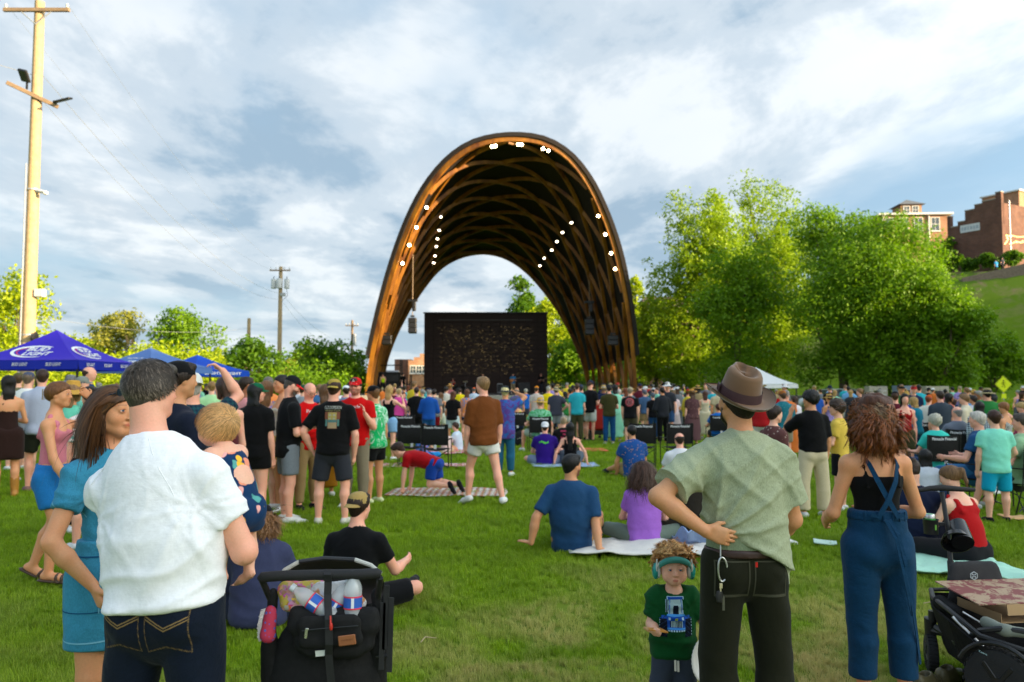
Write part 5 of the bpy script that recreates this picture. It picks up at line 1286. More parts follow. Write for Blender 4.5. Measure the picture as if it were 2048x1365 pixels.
def brick_behind_trees():
 Y=92;a=W(1288,640,Y);b=W(1400,640,Y);zt=lambda py:W(0,py,Y)[2];w=b[0]-a[0]
 t=empty('brick_hall',(a[0],Y,0),0,'red brick gabled building with teal windows glimpsed behind the bright maple','building')
 H=zt(618);MB().box((w/2,6,H/2),(w,12,H)).build('wall',MATS['brick_red'],t)
 r=MB();r.add([(-.4,-.5,H),(w+.4,-.5,H),(w+.4,12.5,H),(-.4,12.5,H),(1.0,6,zt(583)),(w-1,6,zt(583))],[(0,1,5,4),(1,2,5),(2,3,4,5),(3,0,4),(0,3,2,1)]);r.build('roof',MATS['shingle'],t)
 for x in(.30,.52,.74):
  for py in(640,690,740):window(t,(w*x,0,zt(py)),1.1,1.7)
 for py in(663,620):MB().box((w/2,-.06,zt(py)),(w,.10,.22)).build('stone_band',MATS['white_trim'],t)
 p=W(1378,720,74);q=empty('porch',(p[0],74,0),0,'small porch with white roof edge in the shade of the trees','porch')
 MB().box((0,0,W(0,708,74)[2]),(2.4,2,.18)).build('roof',MATS['white_trim'],q);
 for x in(-1.05,1.05):MB().box((x,-.8,W(0,708,74)[2]/2-.045),(.16,.16,W(0,708,74)[2]-.1)).build('post',MATS['roof_metal'],q)
 MB().box((-.2,1,W(0,740,74)[2]/2),(4.2,.3,W(0,735,74)[2])).build('rear_wall',MATS['concrete'],q)
brick_behind_trees()
def left_brick():
 Y=130;a=W(789,740,Y);b=W(862,740,Y);zt=lambda py:W(0,py,Y)[2];w=b[0]-a[0]
 t=empty('warehouse',(a[0],Y,0),0,'old brick warehouse with stepped sunlit gable left of the video wall','building')
 MB().box((1.3,6,zt(719)/2),(2.6,12,zt(719))).build('wing',MATS['brick_dark'],t)
 MB().box((w/2+1.2,4,zt(722)/2),(w-2.6,12,zt(722))).build('wall',MATS['brick_orange'],t)
 for x0,x1,py in((.40,.56,716),(.56,.74,709),(.74,.9,716)):MB().box(((x0+x1)/2*w+1,-1.7,(zt(722)+zt(py))/2),((x1-x0)*w,.5,zt(py)-zt(722)+.05)).build('gable_step',MATS['brick_orange'],t)
 for i in range(3):window(t,(w*(.55+.16*i),-2,zt(740)),.9,1.2)
 for i,(px,Y2,wd,lb)in enumerate([(762,120,5,'low pale building beyond the lighting scaffold'),(720,125,6,'distant cream shed left of the arch foot')]):
  p=W(px,745,Y2);q=empty('shed',(p[0],Y2,0),0,lb,'building');MB().box((0,0,1.6),(wd,5,3.2)).build('wall',mat_plain('cream_wall',(.55,.47,.34),.8),q)
  r=MB();r.add([(-wd/2-.2,-2.7,3.2),(wd/2+.2,-2.7,3.2),(wd/2+.2,2.7,3.2),(-wd/2-.2,2.7,3.2),(-wd/2-.2,0,4.0),(wd/2+.2,0,4.0)],[(0,1,5,4),(1,2,5),(2,3,4,5),(3,0,4),(0,3,2,1)]);r.build('roof',MATS['roof_metal'],q)
  window(q,(-1,-2.5,1.6),.8,.9);MB().box((1.1,-2.52,1.0),(.9,.05,2.0)).build('door',MATS['roof_metal'],q)
 p=W(330,740,60);q=empty('shelter',(p[0],60,0),-.25,'open shelter with brown pitched roof behind the canopies','shelter');zr=W(0,715,60)[2]
 r=MB();r.add([(-3.2,-2.5,zr-1.2),(3.2,-2.5,zr-1.2),(3.2,2.5,zr-1.2),(-3.2,2.5,zr-1.2),(-2.6,0,zr+.3),(2.4,0,zr+.2)],[(0,1,5,4),(1,2,5),(2,3,4,5),(3,0,4),(0,3,2,1)]);r.build('roof',mat_plain('terracotta',(.30,.15,.09),.85),q)
 for x in(-2.8,2.8):
  for y in(-2.2,2.2):MB().box((x,y,(zr-1.2)/2),(.2,.2,zr-1.2)).build('post',MATS['bark'],q)
left_brick()
# ------------------------------------------------------------------ poles and wires
mat_plain('pole_wood',(.42,.30,.16),.85,var=.2,bump=.6,bscale=14);mat_plain('pole_wood_dark',(.22,.15,.09),.85,var=.2,bump=.6,bscale=14);mat_plain('galvanised',(.42,.43,.44),.45,.5);mat_plain('light_grey',(.55,.56,.55),.55)
def big_pole():
 Y=26;b=W(56,700,Y);zt=lambda py:W(0,py,Y)[2];s=Y/FPX
 t=empty('utility_pole',(b[0],Y,0),0,'tall weathered wooden utility pole with crossarm and two floodlights at the left','utility pole')
 MB().tube([(0,0,0),(0,0,zt(350)),(0,0,zt(4))],[.215,.18,.15],14).build('pole',MATS['pole_wood'],t,True)
 za=zt(25);MB().box((0,-.17,za),(2.2,.10,.12),None,.01).build('crossarm',MATS['pole_wood_dark'],t)
 for x in(-1.02,1.02):MB().lathe([(.02,0),(.05,.03),(.03,.07),(.055,.10),(.02,.15)],(x,-.17,za+.06),8).build('insulator',MATS['light_grey'],t,True)
 for s_ in(-1,1):MB().tube([(s_*.5,-.18,za-.06),(0,-.2,za-.5)],.018,5).build('brace',MATS['galvanised'],t)
 zb=zt(195);R=roty(.42)@rotz(.35);arm=MB().box((0,-.22,zb),(1.62,.10,.13),R,.01).build('floodlight_arm',MATS['pole_wood_dark'],t)
 f1=MB();f1.box((-.22,-.35,zt(160)),(.42,.42,.10),rotx(-.9)@roty(.5),.03);f1.box((-.15,-.3,zt(178)),(.05,.05,.25));a=f1.build('floodlight',MATS['dark_metal'],t)
 f2=MB();f2.box((1.05,-.3,zt(207)),(.55,.3,.06),roty(-.25)@rotx(.3),.02);f2.box((.78,-.28,zt(211)),(.1,.08,.1));f2.build('floodlight',MATS['dark_metal'],t)
 f3=MB();f3.tube([(.18,-.1,zt(383)),(.5,-.2,zt(388))],[.07,.05],8);f3.box((.52,-.2,zt(389)),(.12,.12,.12),None,.02);f3.build('camera',MATS['light_grey'],t)
 MB().box((.36,-.05,zt(587)),(.30,.22,.26),None,.02).build('junction_box',MATS['light_grey'],t);MB().tube([(-.16,-.17,0),(-.16,-.17,zt(330))],.025,6).build('conduit',MATS['galvanised'],t)
 for py in(382,672):MB().lathe([(.20,0),(.215,.0),(.215,.05),(.20,.05)],(0,0,zt(py)),14).build('strap',MATS['galvanised'],t)
 f4=MB();f4.box((.32,-.2,zt(676)),(.10,.34,.22),rotx(.7),.02);f4.tube([(.15,-.1,zt(684)),(.32,-.15,zt(680))],.02,5);f4.build('spotlight',MATS['dark_metal'],t)
 return b[0],Y,za
PX,PY,PZ=big_pole()
def pole(px,Y,top,lb,r=.14,arm=None,extras=None,mat='pole_wood'):
 b=W(px,700,Y);z=W(px,top,Y)[2];t=empty('utility_pole',(b[0],Y,0),0,lb,'utility pole');MB().tube([(0,0,0),(0,0,z)],[r*1.15,r*.85],10).build('pole',MATS[mat],t,True)
 if arm:
  za=W(px,arm[0],Y)[2];MB().box((0,-r-.05,za),(arm[1],.12,.12)).build('crossarm',MATS['pole_wood_dark'],t)
  for x in(-arm[1]*.45,-arm[1]*.2,arm[1]*.2,arm[1]*.45):MB().lathe([(.03,0),(.06,.06),(.03,.12),(.06,.18),(.02,.24)],(x,-r-.05,za+.06),6).build('insulator',MATS['light_grey'],t,True)
 return t,b[0],z
t,p2x,p2z=pole(559,75,534,'tall wooden pole with crossarm and three grey transformers',.20,(542,1.95))
for x,y in((-.62,-.1),(0,-.42),(.62,-.1)):
 z=W(0,578,75)[2];c=MB().lathe([(.22,0),(.25,.03),(.25,.85),(.22,.9),(.08,.93)],(x,y,z),12).build('transformer',MATS['light_grey'],t,True);MB().tube([(x,y,z+.92),(x,y,z+1.15)],.04,6).build('bushing',MATS['dark_metal'],c)
MB().box((.3,-.2,W(0,590,75)[2]),(.5,.2,.3),None,.03).build('control_box',MATS['galvanised'],t);MB().tube([(.62,-.15,W(0,578,75)[2]),(.75,-.2,W(0,592,75)[2]),(.2,-.2,W(0,604,75)[2])],.02,5).build('service_wire',MATS['dark_metal'],t)
t3,p3x,p3z=pole(497,66,637,'short plain wooden pole in front of the dark round tree',.16)
t4,p4x,p4z=pole(704,92,641,'thin distant pole with crossarm beside the arch foot',.15,(652,1.5),mat='pole_wood_dark')
MB().box((.3,-.1,W(0,680,92)[2]),(.3,.3,1.4),None,.05).build('transformer',MATS['galvanised'],t4)
t5,p5x,p5z=pole(43,38,607,'reddish wooden pole just left of the tall utility pole',.16)
def wire(a,b,sag,lb,r=.005):
 a,b=np.array(a),np.array(b);mb=MB();mb.tube([a+(b-a)*t-np.array((0,0,sag*4*t*(1-t)))for t in np.linspace(0,1,19)],r,4);tag(mb.build('overhead_wire',MATS['galvanised']),lb,'wire')
wire((PX+1.02,PY-.17,PZ+.2),(p2x+.85,75,W(0,540,75)[2]),1.5,'upper right power line sagging from the tall pole to the transformer pole')
wire((PX-1.02,PY-.17,PZ+.2),(p2x-.85,75,W(0,540,75)[2]),1.5,'upper left power line sagging from the tall pole to the transformer pole')
wire((PX+.16,PY,W(0,150,26)[2]),(p2x,74.7,W(0,588,75)[2]),1.4,'lower cable from the tall pole to the transformer pole',.010)
wire((PX+.16,PY,W(0,200,26)[2]),(p2x,74.7,W(0,600,75)[2]),1.6,'lowest cable from the tall pole to the transformer pole',.008)
wire((PX-.16,PY,W(0,150,26)[2]),(PX-12,8,W(0,150,26)[2]+1.5),.5,'dark cable running out of the picture left of the tall pole',.010)
wire((p3x,66,p3z-.8),(p5x,38,p5z-.5),.6,'low cable strung between the two short wooden poles',.010)
wire((p2x+.3,75,W(0,592,75)[2]),(p4x,92,W(0,690,92)[2]),1.0,'cable dropping from the transformers to the thin distant pole',.012)
wire((p2x+.3,75,W(0,606,75)[2]),(p4x-.5,92,W(0,692,92)[2]),1.4,'second cable dropping from the transformer pole',.012)
# ------------------------------------------------------------------ canopies
nb=NB('canopy_cloth');nb.bump(nb.noise(3,3),.15,.02);c=nb.objcol();tr=nb.N.new('ShaderNodeBsdfTranslucent');nb.L.new(c,tr.inputs[0]);nb.done(c,.6,0,.3)
mx=nb.N.new('ShaderNodeMixShader');mx.inputs[0].default_value=.25;nb.L.new(nb.b.outputs[0],mx.inputs[1]);nb.L.new(tr.outputs[0],mx.inputs[2]);nb.L.new(mx.outputs[0],nb.N['Material Output'].inputs[0]);MATS['canopy_cloth']=nb.m
def canopy(loc,ang,size,zb,zpeak,col,lb,vh=.22,col2=None):
 t=empty('canopy_tent',loc,ang,lb,'canopy tent');s=size/2;top=None;ze=zb+vh
 for k in range(4):
  R=rotz(k*PI/2);V=[];n=12;m=9
  for j in range(m+1):
   f=j/m
   for i in range(n+1):
    u=-1+2*i/n;x,y=s*(1-f)*u,-s*(1-f);z=ze+(zpeak-ze)*(f**1.35)-.05*(1-u*u)*(1-f)*(1 if f>0 else .2);V.append(R@np.array((x,y,z)))
  F=[(j*(n+1)+i,j*(n+1)+i+1,(j+1)*(n+1)+i+1,(j+1)*(n+1)+i)for j in range(m)for i in range(n)]
  o=link('roof_panel',mesh_np('roof_panel',V,F,True),t,MATS['canopy_cloth'],col)
  if k==0:panels=[o]
  else:panels.append(o)
  V=[];
  for j in range(3):
   for i in range(n+1):
    u=-1+2*i/n;V.append(R@np.array((s*u,-s-.012*j-.01*math.sin(i*1.9),ze-.01-j*vh/2-.05*(1-u*u)*.2)))
  F=[(j*(n+1)+i+n+1,j*(n+1)+i+n+2,j*(n+1)+i+1,j*(n+1)+i)for j in range(2)for i in range(n)]
  v=link('valance',mesh_np('valance',V,F,True),t,MATS['canopy_cloth'],col2 or col);panels.append(v)
 for sx in(-1,1):
  for sy in(-1,1):
   MB().box((sx*(s-.05),sy*(s-.05),ze/2),(.045,.045,ze-.05)).build('leg',MATS['dark_metal'],t);MB().box((sx*(s-.05),sy*(s-.05),.01),(.12,.12,.02)).build('foot',MATS['dark_metal'],t)
 mb=MB()
 for sx in(-1,1):
  mb.tube([(sx*(s-.06),-(s-.06),ze-.06),(sx*(s-.06),s-.06,ze-.06)],.012,4);mb.tube([(-(s-.06),sx*(s-.06),ze-.075),((s-.06),sx*(s-.06),ze-.075)],.012,4)
 mb.tube([(0,0,ze-.1),(0,0,zpeak-.03)],.02,5);mb.build('truss',MATS['dark_metal'],t)
 return t,panels
WHT=(.80,.80,.82)
def on_panel(t,panel,txt,u,v,h,col=WHT,width=None,k=0,off=.012,shear=0.0,bold=.015,name='lettering'):
 """writing on roof panel k (0 = front) at u across, v up (metres, tent space z)"""
 M=np.array(world_of(t))[:3,:3];s=1.5;R=rotz(k*PI/2);right=M@R@np.array((1. ,0,0));up=M@R@unit((0,.80,.60));c=np.array(world_of(t))[:3,3]+M@R@np.array((u,-1.5+v[0],v[1]))
 return lettering(name,txt,panel,c,right,up,h,col,off,width,bold=bold,shear=shear)
def ring(t,panel,k,u,v,rx,rz_,col,a0=.3,a1=5.6,th=.10):
 M=np.array(world_of(t))[:3,:3];R=rotz(k*PI/2);right=M@R@np.array((1. ,0,0));up=unit(M@R@unit((0,.80,.60)));c=np.array(world_of(t))[:3,3]+M@R@np.array((u,-1.5+v[0],v[1]))
 n=30;A=np.linspace(a0,a1,n);wv=th*np.sin(np.linspace(0,PI,n))**.6+.004;P=np.concatenate([c+np.outer(np.cos(A)*(rx+s*wv/2),right)+np.outer(np.sin(A)*(rz_+s*wv/2),up)for s in(-1,1)])
 d=unit(-np.cross(right,up));P2,ok=project_decal(panel,P,d,.010);F=[(i,i+1,n+i+1,n+i)for i in range(n-1)if ok[i]and ok[i+1]and ok[n+i]and ok[n+i+1]]
 Mi=np.array(world_of(panel).inverted());V=P2@Mi[:3,:3].T+Mi[:3,3];me=bpy.data.meshes.new('logo_ring');me.from_pydata([tuple(p)for p in V],[],F);me.update();me.materials.append(MATS['painted']);paint(me,np.array(col));link('logo_ring',me,panel)
def front_on(t,panel,txt,k,u,z,h,width,col=WHT,off=.02,shear=0.0):
 M=np.array(world_of(t))[:3,:3];R=rotz(k*PI/2);right=M@R@np.array((1. ,0,0));c=np.array(world_of(t))[:3,3]+M@R@np.array((u,-1.54,z));return lettering('lettering',txt,panel,c,right,np.array((0,0,1. )),h,col,off,width,bold=.02,shear=shear)
def tents():
# purple: near corner towards the camera
 C=W(160,742,21.0);e2=unit((.02,1,0));e1=np.array((-e2[1],e2[0],0));cen=C*np.array((1,1,0))+(e1+e2)*1.5+np.array((-.05,0,0))
 ang=math.atan2(-e1[1],-e1[0]);zb=W(0,738,21)[2]
 t,P=canopy((cen[0],cen[1],0),ang,3.0,zb,W(0,660,22.5)[2],srgb(62,42,200),'purple beer canopy with white ring logos at the left edge of the lawn',.24,srgb(20,40,170))
 for k,p,v in((0,P[0],P[1]),(1,P[2],P[3])):
  on_panel(t,p,'BUD',.0,(.62,zb+.66),.20,WHT,.62,k,shear=.2,bold=.03);on_panel(t,p,'LIGHT',.08,(.42,zb+.52),.20,WHT,.80,k,shear=.2,bold=.03)
  ring(t,p,k,-.02,(.50,zb+.58),.62,.30,WHT,.9,5.2,.09);ring(t,p,k,-.0,(.50,zb+.58),.52,.24,srgb(220,60,70),2.0,4.2,.03)
  for u in(-.95,-.05,.85):front_on(t,v,'BUD LIGHT',k,u,zb+.12,.09,.42,(.6,.6,.65),shear=.2);
 c=W(300,750,29);t,P=canopy((c[0],29,0),-.35,3.0,W(0,745,27.5)[2],W(0,696,29)[2],srgb(92,128,196),'slate blue beer canopy behind the purple one',.22)
 on_panel(t,P[0],'ULTRA',.0,(.55,W(0,732,28)[2]+.1),.22,WHT,1.15,0);on_panel(t,P[0],'MICHELOB',.0,(.78,W(0,722,28)[2]+.15),.07,WHT,.7,0)
 c=W(394,750,34);zb=W(0,752,32)[2];t,P=canopy((c[0],34,0),-.45,3.0,zb,W(0,710,34)[2],srgb(0,75,200),'bright blue beer canopy with a white oval, rightmost of the beer tents',.24)
 ring(t,P[0],0,-.15,(.55,zb+.55),.25,.10,WHT,0,6.4,.34)
 front_on(t,P[1],'LIGHT  LIGHT  LIGHT',0,.1,zb+.12,.12,2.4);front_on(t,P[3],'LIGHT  LIGHT',1,0,zb+.12,.12,2.0)
 c=W(1512,760,34);t,P=canopy((c[0],34,0),.12,2.5,W(0,776,33)[2],W(0,735,34)[2],(.78,.79,.82),'plain white canopy behind the man in the brown hat',.16)
tents()
# ------------------------------------------------------------------ grass blades
def grass():
 nb=NB('grass_blade');geo=nb.N.new('ShaderNodeNewGeometry');pos=geo.outputs['Position'];sp=nb.N.new('ShaderNodeSeparateXYZ');nb.L.new(pos,sp.inputs[0])
 dirt=nb.ramp(nb.noise(.8,6,.62,.6,pos),[(.42,0.0),(.60,1.0)]);near=nb.ramp(nb.math('DIVIDE',sp.outputs[1],12.0),[(.28,1.0),(.66,0.0)]);right=nb.ramp(nb.math('ADD',nb.math('DIVIDE',sp.outputs[0],5.0),.5),[(.2,.2),(.62,1.0)])
 f=nb.math('MULTIPLY',nb.math('MULTIPLY',dirt,near),right);f=nb.math('ADD',nb.math('MULTIPLY',f,1.7,True),nb.math('MULTIPLY',nb.ramp(nb.attr('paint'),[(.80,0.0),(.95,1.0)]),.45),True)
 g=nb.mix(nb.attr('paint'),(.20,.36,.004),(.42,.60,.012));g=nb.mix(nb.ramp(nb.noise(1.6,5,.6,.4,pos),[(.35,0.0),(.62,.6)]),g,(.11,.21,.005))
 g=nb.mix(nb.ramp(nb.noise(.12,4,.6,0,pos),[(.4,0.0),(.65,.5)]),g,(.19,.30,.012))
 c=nb.mix(f,g,(.62,.52,.20));tr=nb.N.new('ShaderNodeBsdfTranslucent');nb.L.new(c,tr.inputs[0]);nb.done(c,.5,0,.3)
 mx=nb.N.new('ShaderNodeMixShader');mx.inputs[0].default_value=.35;nb.L.new(nb.b.outputs[0],mx.inputs[1]);nb.L.new(tr.outputs[0],mx.inputs[2]);nb.L.new(mx.outputs[0],nb.N['Material Output'].inputs[0])
 r=np.random.default_rng(3);V=[];F=[];C=[]
 for i in range(15):
  a=r.uniform(0,2*PI);rad=r.uniform(0,.022);x,y=rad*math.cos(a),rad*math.sin(a);b=r.uniform(0,2*PI);h=r.uniform(.022,.055);w=r.uniform(.0013,.0024);le=r.uniform(.1,.75)*h;d=np.array((math.cos(b),math.sin(b),0));s=np.array((-d[1],d[0],0));p=np.array((x,y,-.004))
  k=len(V);m=p+d*le*.35+np.array((0,0,h*.6));V+=[p-s*w,p+s*w,m-s*w*.8,m+s*w*.8,p+d*le+np.array((0,0,h))];F+=[(k,k+1,k+3,k+2),(k+2,k+3,k+4)];C+=[r.random()]*5
 me=mesh_np('grass_tuft',V,F,True,nb.m);paint(me,np.array([(c,)*3 for c in C]));tuft=bpy.data.objects.new('grass_tuft_source',me)
 P=[];S=[]
 for(y0,y1,dens,sc)in((2.6,5.5,1500,1.0),(5.5,9,750,1.15),(9,14,330,1.5),(14,24,90,2.2)):
  n=int(dens*.72*(y1*y1-y0*y0));y=np.sqrt(r.uniform(y0*y0,y1*y1,n));x=r.uniform(-.72,.72,n)*y;keep=r.random(n)<(.75+.35*wavy(np.stack([x,y,x*0],1),4,2.2,3));x,y=x[keep],y[keep]
  P.append(np.stack([x,y,np.zeros(len(x))],1));S.append(sc*r.uniform(.7,1.25,len(x)))
 P=np.concatenate(P);S=np.concatenate(S);me=bpy.data.meshes.new('grass');me.vertices.add(len(P));me.vertices.foreach_set('co',P.astype(np.float32).ravel())
 at=me.attributes.new('scl','FLOAT','POINT');at.data.foreach_set('value',S.astype(np.float32));rt=me.attributes.new('rotv','FLOAT_VECTOR','POINT');R=np.stack([r.normal(0,.12,len(P)),r.normal(0,.12,len(P)),r.uniform(0,6.28,len(P))],1);rt.data.foreach_set('vector',R.astype(np.float32).ravel())
 o=link('grass',me);tag(o,'short trodden grass covering the lawn','grass',kind='stuff')
 ng=bpy.data.node_groups.new('grass_blades','GeometryNodeTree');ng.interface.new_socket('Geometry',in_out='INPUT',socket_type='NodeSocketGeometry');ng.interface.new_socket('Geometry',in_out='OUTPUT',socket_type='NodeSocketGeometry')
 N=ng.nodes;L=ng.links;gi=N.new('NodeGroupInput');go=N.new('NodeGroupOutput');ip=N.new('GeometryNodeInstanceOnPoints');oi=N.new('GeometryNodeObjectInfo');oi.inputs[0].default_value=tuft
 a1=N.new('GeometryNodeInputNamedAttribute');a1.data_type='FLOAT';a1.inputs[0].default_value='scl';a2=N.new('GeometryNodeInputNamedAttribute');a2.data_type='FLOAT_VECTOR';a2.inputs[0].default_value='rotv'
 L.new(gi.outputs[0],ip.inputs['Points']);L.new(oi.outputs['Geometry'],ip.inputs['Instance']);L.new(a2.outputs[0],ip.inputs['Rotation']);L.new(a1.outputs[0],ip.inputs['Scale']);L.new(ip.outputs[0],go.inputs[0])
 md=o.modifiers.new('grass','NODES');md.node_group=ng
grass()
def extra(name,f,parent,mat,col=None,rel=1,disp=None):
 V,Q=f.mesh();V=relax(V,Q,rel)
 if disp is not None:V=V+vnormals(V,Q)*disp(V)[:,None]
 o=link(name,mesh_np(name,V,Q),parent,None,col);setmat(o,mat);return o
 # ------------------------------------------------------------------ man in white T-shirt
def white_shirt_man():
 p=person('grey haired man in white T-shirt and dark jeans holding the baby, seen from behind',(344-1024)/FPX*2.85,2.85,1.765,-.16,0,'stand','pink',0,1.30,hair=('short','#47413b'),top=('tee','#f4f5fb'),bottom=('jeans','#0c1626'),shoes=('sneaker','#d8d8d8'),topmat='slub',botmat='denim',belly=.03,topkw=dict(ease=.018,sleeve=.60,hem=.004,boxy=.018),botkw=dict(ease=.012,flare=.006),ov=dict(uaR=(.42,.18,-.95),faR=(-.62,.85,.10),curlR=.5,shrugR=-.032,shrugL=-.022,uaL=(.0,.75,-.7),faL=(-.6,.7,.3),hy=-.34,hp=.02,sp1=(-.10,.02,1),sp2=(-.20,.04,1),hsc=.88,thL=(.12,0,-1),thR=(.12,0,-1)))
 o,S=p['o'],p['S']
 def grey(P,r):
  g=np.clip((.045-P[:,2])/.07,0,1)*.75+.25;m=(r.random(len(P))<g*.55).astype(float)[:,None];return 1+m*np.array((2.1,2.2,2.4))
 me=strands(S,5200,lambda P:np.where(P[:,2]>.03,.034,.020),.12,3,.0011,.5,.12,flow=lambda P:np.stack([P[:,0]*7+.25,.30+0*P[:,0]+P[:,1]*-4,-np.abs(P[:,1]-.03)*12-.35],1),jitter=.42,segs=5,shades=(.5,1.9),grey=grey,base=.014)
 link('hair_strands',me,o,None,srgb('#453c34'))
 for sx in(-1,1):
  Q_=[S['neck']+np.array((sx*x,-.22,z))for x,z in((.055,-.005),(.085,-.05),(.125,-.11),(.165,-.17),(.19,-.22))];Mw=np.array(world_of(o));P_,k_=project_decal(p['top'],[Mw[:3,3]+Mw[:3,:3]@q for q in Q_],Mw[:3,:3]@np.array((0,1. ,0)),.0)
  MB().tube([Mw[:3,:3].T@(q-Mw[:3,3])for q,k in zip(P_,k_)if k],.0022,5).build('raglan_seam',MATS['cloth'],o,True,srgb('#f4f5fb'))
  # jeans: back pockets and belt loops as stitched cloth
 b=p['bottom'];Wm=np.array(world_of(o));R3=Wm[:3,:3];rt,up=R3@np.array((1. ,0,0)),np.array((0,0,1. ))
 def pocket(u,v):
  e=min(u,1-u);bot=.18-.18*abs(u-.5)*2*.9;st=(.78,.52,.22);
  if v<bot*.9:return None
  if e<.022 or v<bot+.03 or v>.975:return tuple(c*.26 for c in st)if int((u+v)*60)%2==0 else None
  if abs(v-(.60+.22*abs(u-.5)*2))<.014 or abs(v-(.54+.22*abs(u-.5)*2))<.014:return tuple(c*.30 for c in st)
  return None
 for sx in(-1,1):
  c=Wm[:3,3]+R3@(S['pel']+np.array((sx*.085,-.15,-.055)));decal('back_pocket_stitching',b,c,rt,up,.15,.16,80,84,pocket,.004,'printed_cloth')
 c=Wm[:3,3]+R3@(S['pel']+np.array((.012,-.15,.020)));decal('red_tab',b,c,rt,up,.010,.022,2,4,lambda u,v:srgb(200,40,90),.006)
 return p
WM=white_shirt_man()
def baby():
 Y=3.0;c=W(494,985,Y)
 H=.70;ov=dict(hsc=1.10,sp1=(0,.34,1),sp2=(0,.60,1),thL=(.25,.45,-.85),thR=(.25,.30,-.9),shL=(-.1,-.05,-1),shR=(-.1,-.15,-1),ftL=(0,.9,-.4),ftR=(0,.9,-.45),uaL=(.3,.8,-.4),uaR=(.35,.75,-.5),faL=(-.2,1,.2),faR=(-.2,1,.0),hp=.05,hy=-.05)
 p=person('fair haired baby in navy floral romper carried by the man in white',0,0,H,1.15,0,'stand','fair',0,1.0,1.0,hair=('short','#b98d58'),top=('tank','#12355e'),bottom=('short_shorts','#12355e'),shoes=None,topmat='floral',botmat='floral',topkw=dict(ease=.012,hem=-.03),botkw=dict(ease=.016,length=.6,flare=.01),ov=ov,eyes='#335577',cat='baby')
 o,S=p['o'],p['S'];o.location=tuple(c-np.array((0,0,S['pel'][2]))+np.array((-.01,0,-.06)))
 me=strands(S,3400,lambda P:np.where(P[:,2]>.05,.050,.042),.10,5,.0010,.35,.10,flow=lambda P:np.stack([P[:,0]*5,1.0-16*(P[:,1]+.03),-.6+0*P[:,0]],1),jitter=.22,segs=6,shades=(.6,1.7),base=.014)
 link('hair_strands',me,o,None,srgb('#c79a62'))
baby()
def denim_woman():
 p=person('smiling woman in teal denim dress, sunglasses on her head and hand in pocket',(238-1024)/FPX*3.52,3.52,1.66,-2.05,0,'stand','gold',1,1.06,hair=('long','#3a2414'),top=('tee','#3786a6'),bottom=('skirt','#3786a6'),topmat='denim',botmat='denim',shoes=('sandal','#4a3020'),topkw=dict(ease=.012,sleeve=.55,hem=.04,boxy=.0),botkw=dict(length=.165,flare=.018,waist=.10,ease=.012),eyes='#33445a',ov=dict(sp2=(.04,-.06,1),uaR=(.45,.10,-.85),faR=(-.46,.46,-.75),hdR=(-.15,.5,-.9),curlR=.6,uaL=(.2,.2,-1),faL=(-.3,.9,.3),hy=.10,hp=-.04,thR=(.08,.10,-1),shR=(.02,-.02,-1)))
 o,S=p['o'],p['S'];o.location.x-=0
 b=p['bottom'];R,s,c=S['Rh'],S['hs'],S['hc']
 me=strands(S,4200,lambda P:.33-P[:,2]*.2,.02,9,.0016,1.3,.10,flow=lambda P:np.stack([P[:,0]*16,-.35-9*np.maximum(P[:,1],0),-1+0*P[:,0]],1),jitter=.10,faceclear=.022,segs=10,shades=(.5,2.2),base=.016,wave=.08)
 link('hair_strands',me,o,None,srgb('#4c3018'))
 P=lambda x,y,z:c+R@(np.array((x,y,z))*s)
 g=MB()
 for sx in(-1,1):
  ring_=[P(sx*(.034+.028*math.cos(t)),.078+.004*math.cos(t*2),.083+.017*math.sin(t)+.010*math.cos(t))for t in np.linspace(0,2*PI,18)[:-1]]
  k=[tuple(v)for v in ring_];k2=[tuple(np.array(v)+R@np.array((0,.003,.004)))for v in ring_];g.add(k+k2,[tuple(range(17)),tuple(range(33,16,-1))]+[(i,17+i,17+(i+1)%17,(i+1)%17)for i in range(17)])
  g.tube([P(sx*.060,.078,.088),P(sx*.083,.03,.075),P(sx*.085,-.02,.045)],.0028,6)
 g.tube([P(-.01,.08,.086),P(.01,.08,.086)],.003,6)
 nb=NB('sunglass');m=nb.done((.012,.02,.035),.12,0,.6);g.build('sunglasses',m,o,True)
 # dress: waistband, belt loop, pocket flap, hem stitching
 Wm=np.array(world_of(o));R3=Wm[:3,:3]
 d=unit(np.array((0. ,-1,0)));rt=np.array((1. ,0,0));up=np.array((0,0,1. ));cc=Wm[:3,3]+S['pel']+np.array((-.02,-.2,0))
 lt=srgb(120,185,210);dk=srgb(20,80,120)
 decal('hem_stitching',b,cc+np.array((0,0,-.235)),rt,up,.52,.006,60,1,lambda u,v:lt,.003)
 decal('pocket_seam',b,cc+np.array((-.03,0,-.115)),rt,up,.30,.004,30,1,lambda u,v:dk,.003)
 decal('waistband',b,cc+np.array((0,0,.105)),rt,up,.40,.006,40,1,lambda u,v:dk,.003)
 decal('front_seam',b,cc+np.array((.055,0,-.02)),rt,up,.004,.20,1,20,lambda u,v:lt,.003)
 decal('sleeve_stitching',p['top'],Wm[:3,3]+R3@((S['shR']*.5+S['elR']*.5))+np.array((-.0,-.10,-.0)),unit(np.array((.75,0,-.65))),unit(np.array((.65,0,.75))),.14,.004,20,1,lambda u,v:lt,.003)
 l=MB();q=S['pel']+np.array((0,.0,.07));a=(R3.T@(np.array((-.03,-.165,.075))+R3@S['pel']));l.box(a,(.014,.008,.055),R3.T,.002);l.build('belt_loop',MATS['denim'],o,color=srgb('#3786a6'))
denim_woman()
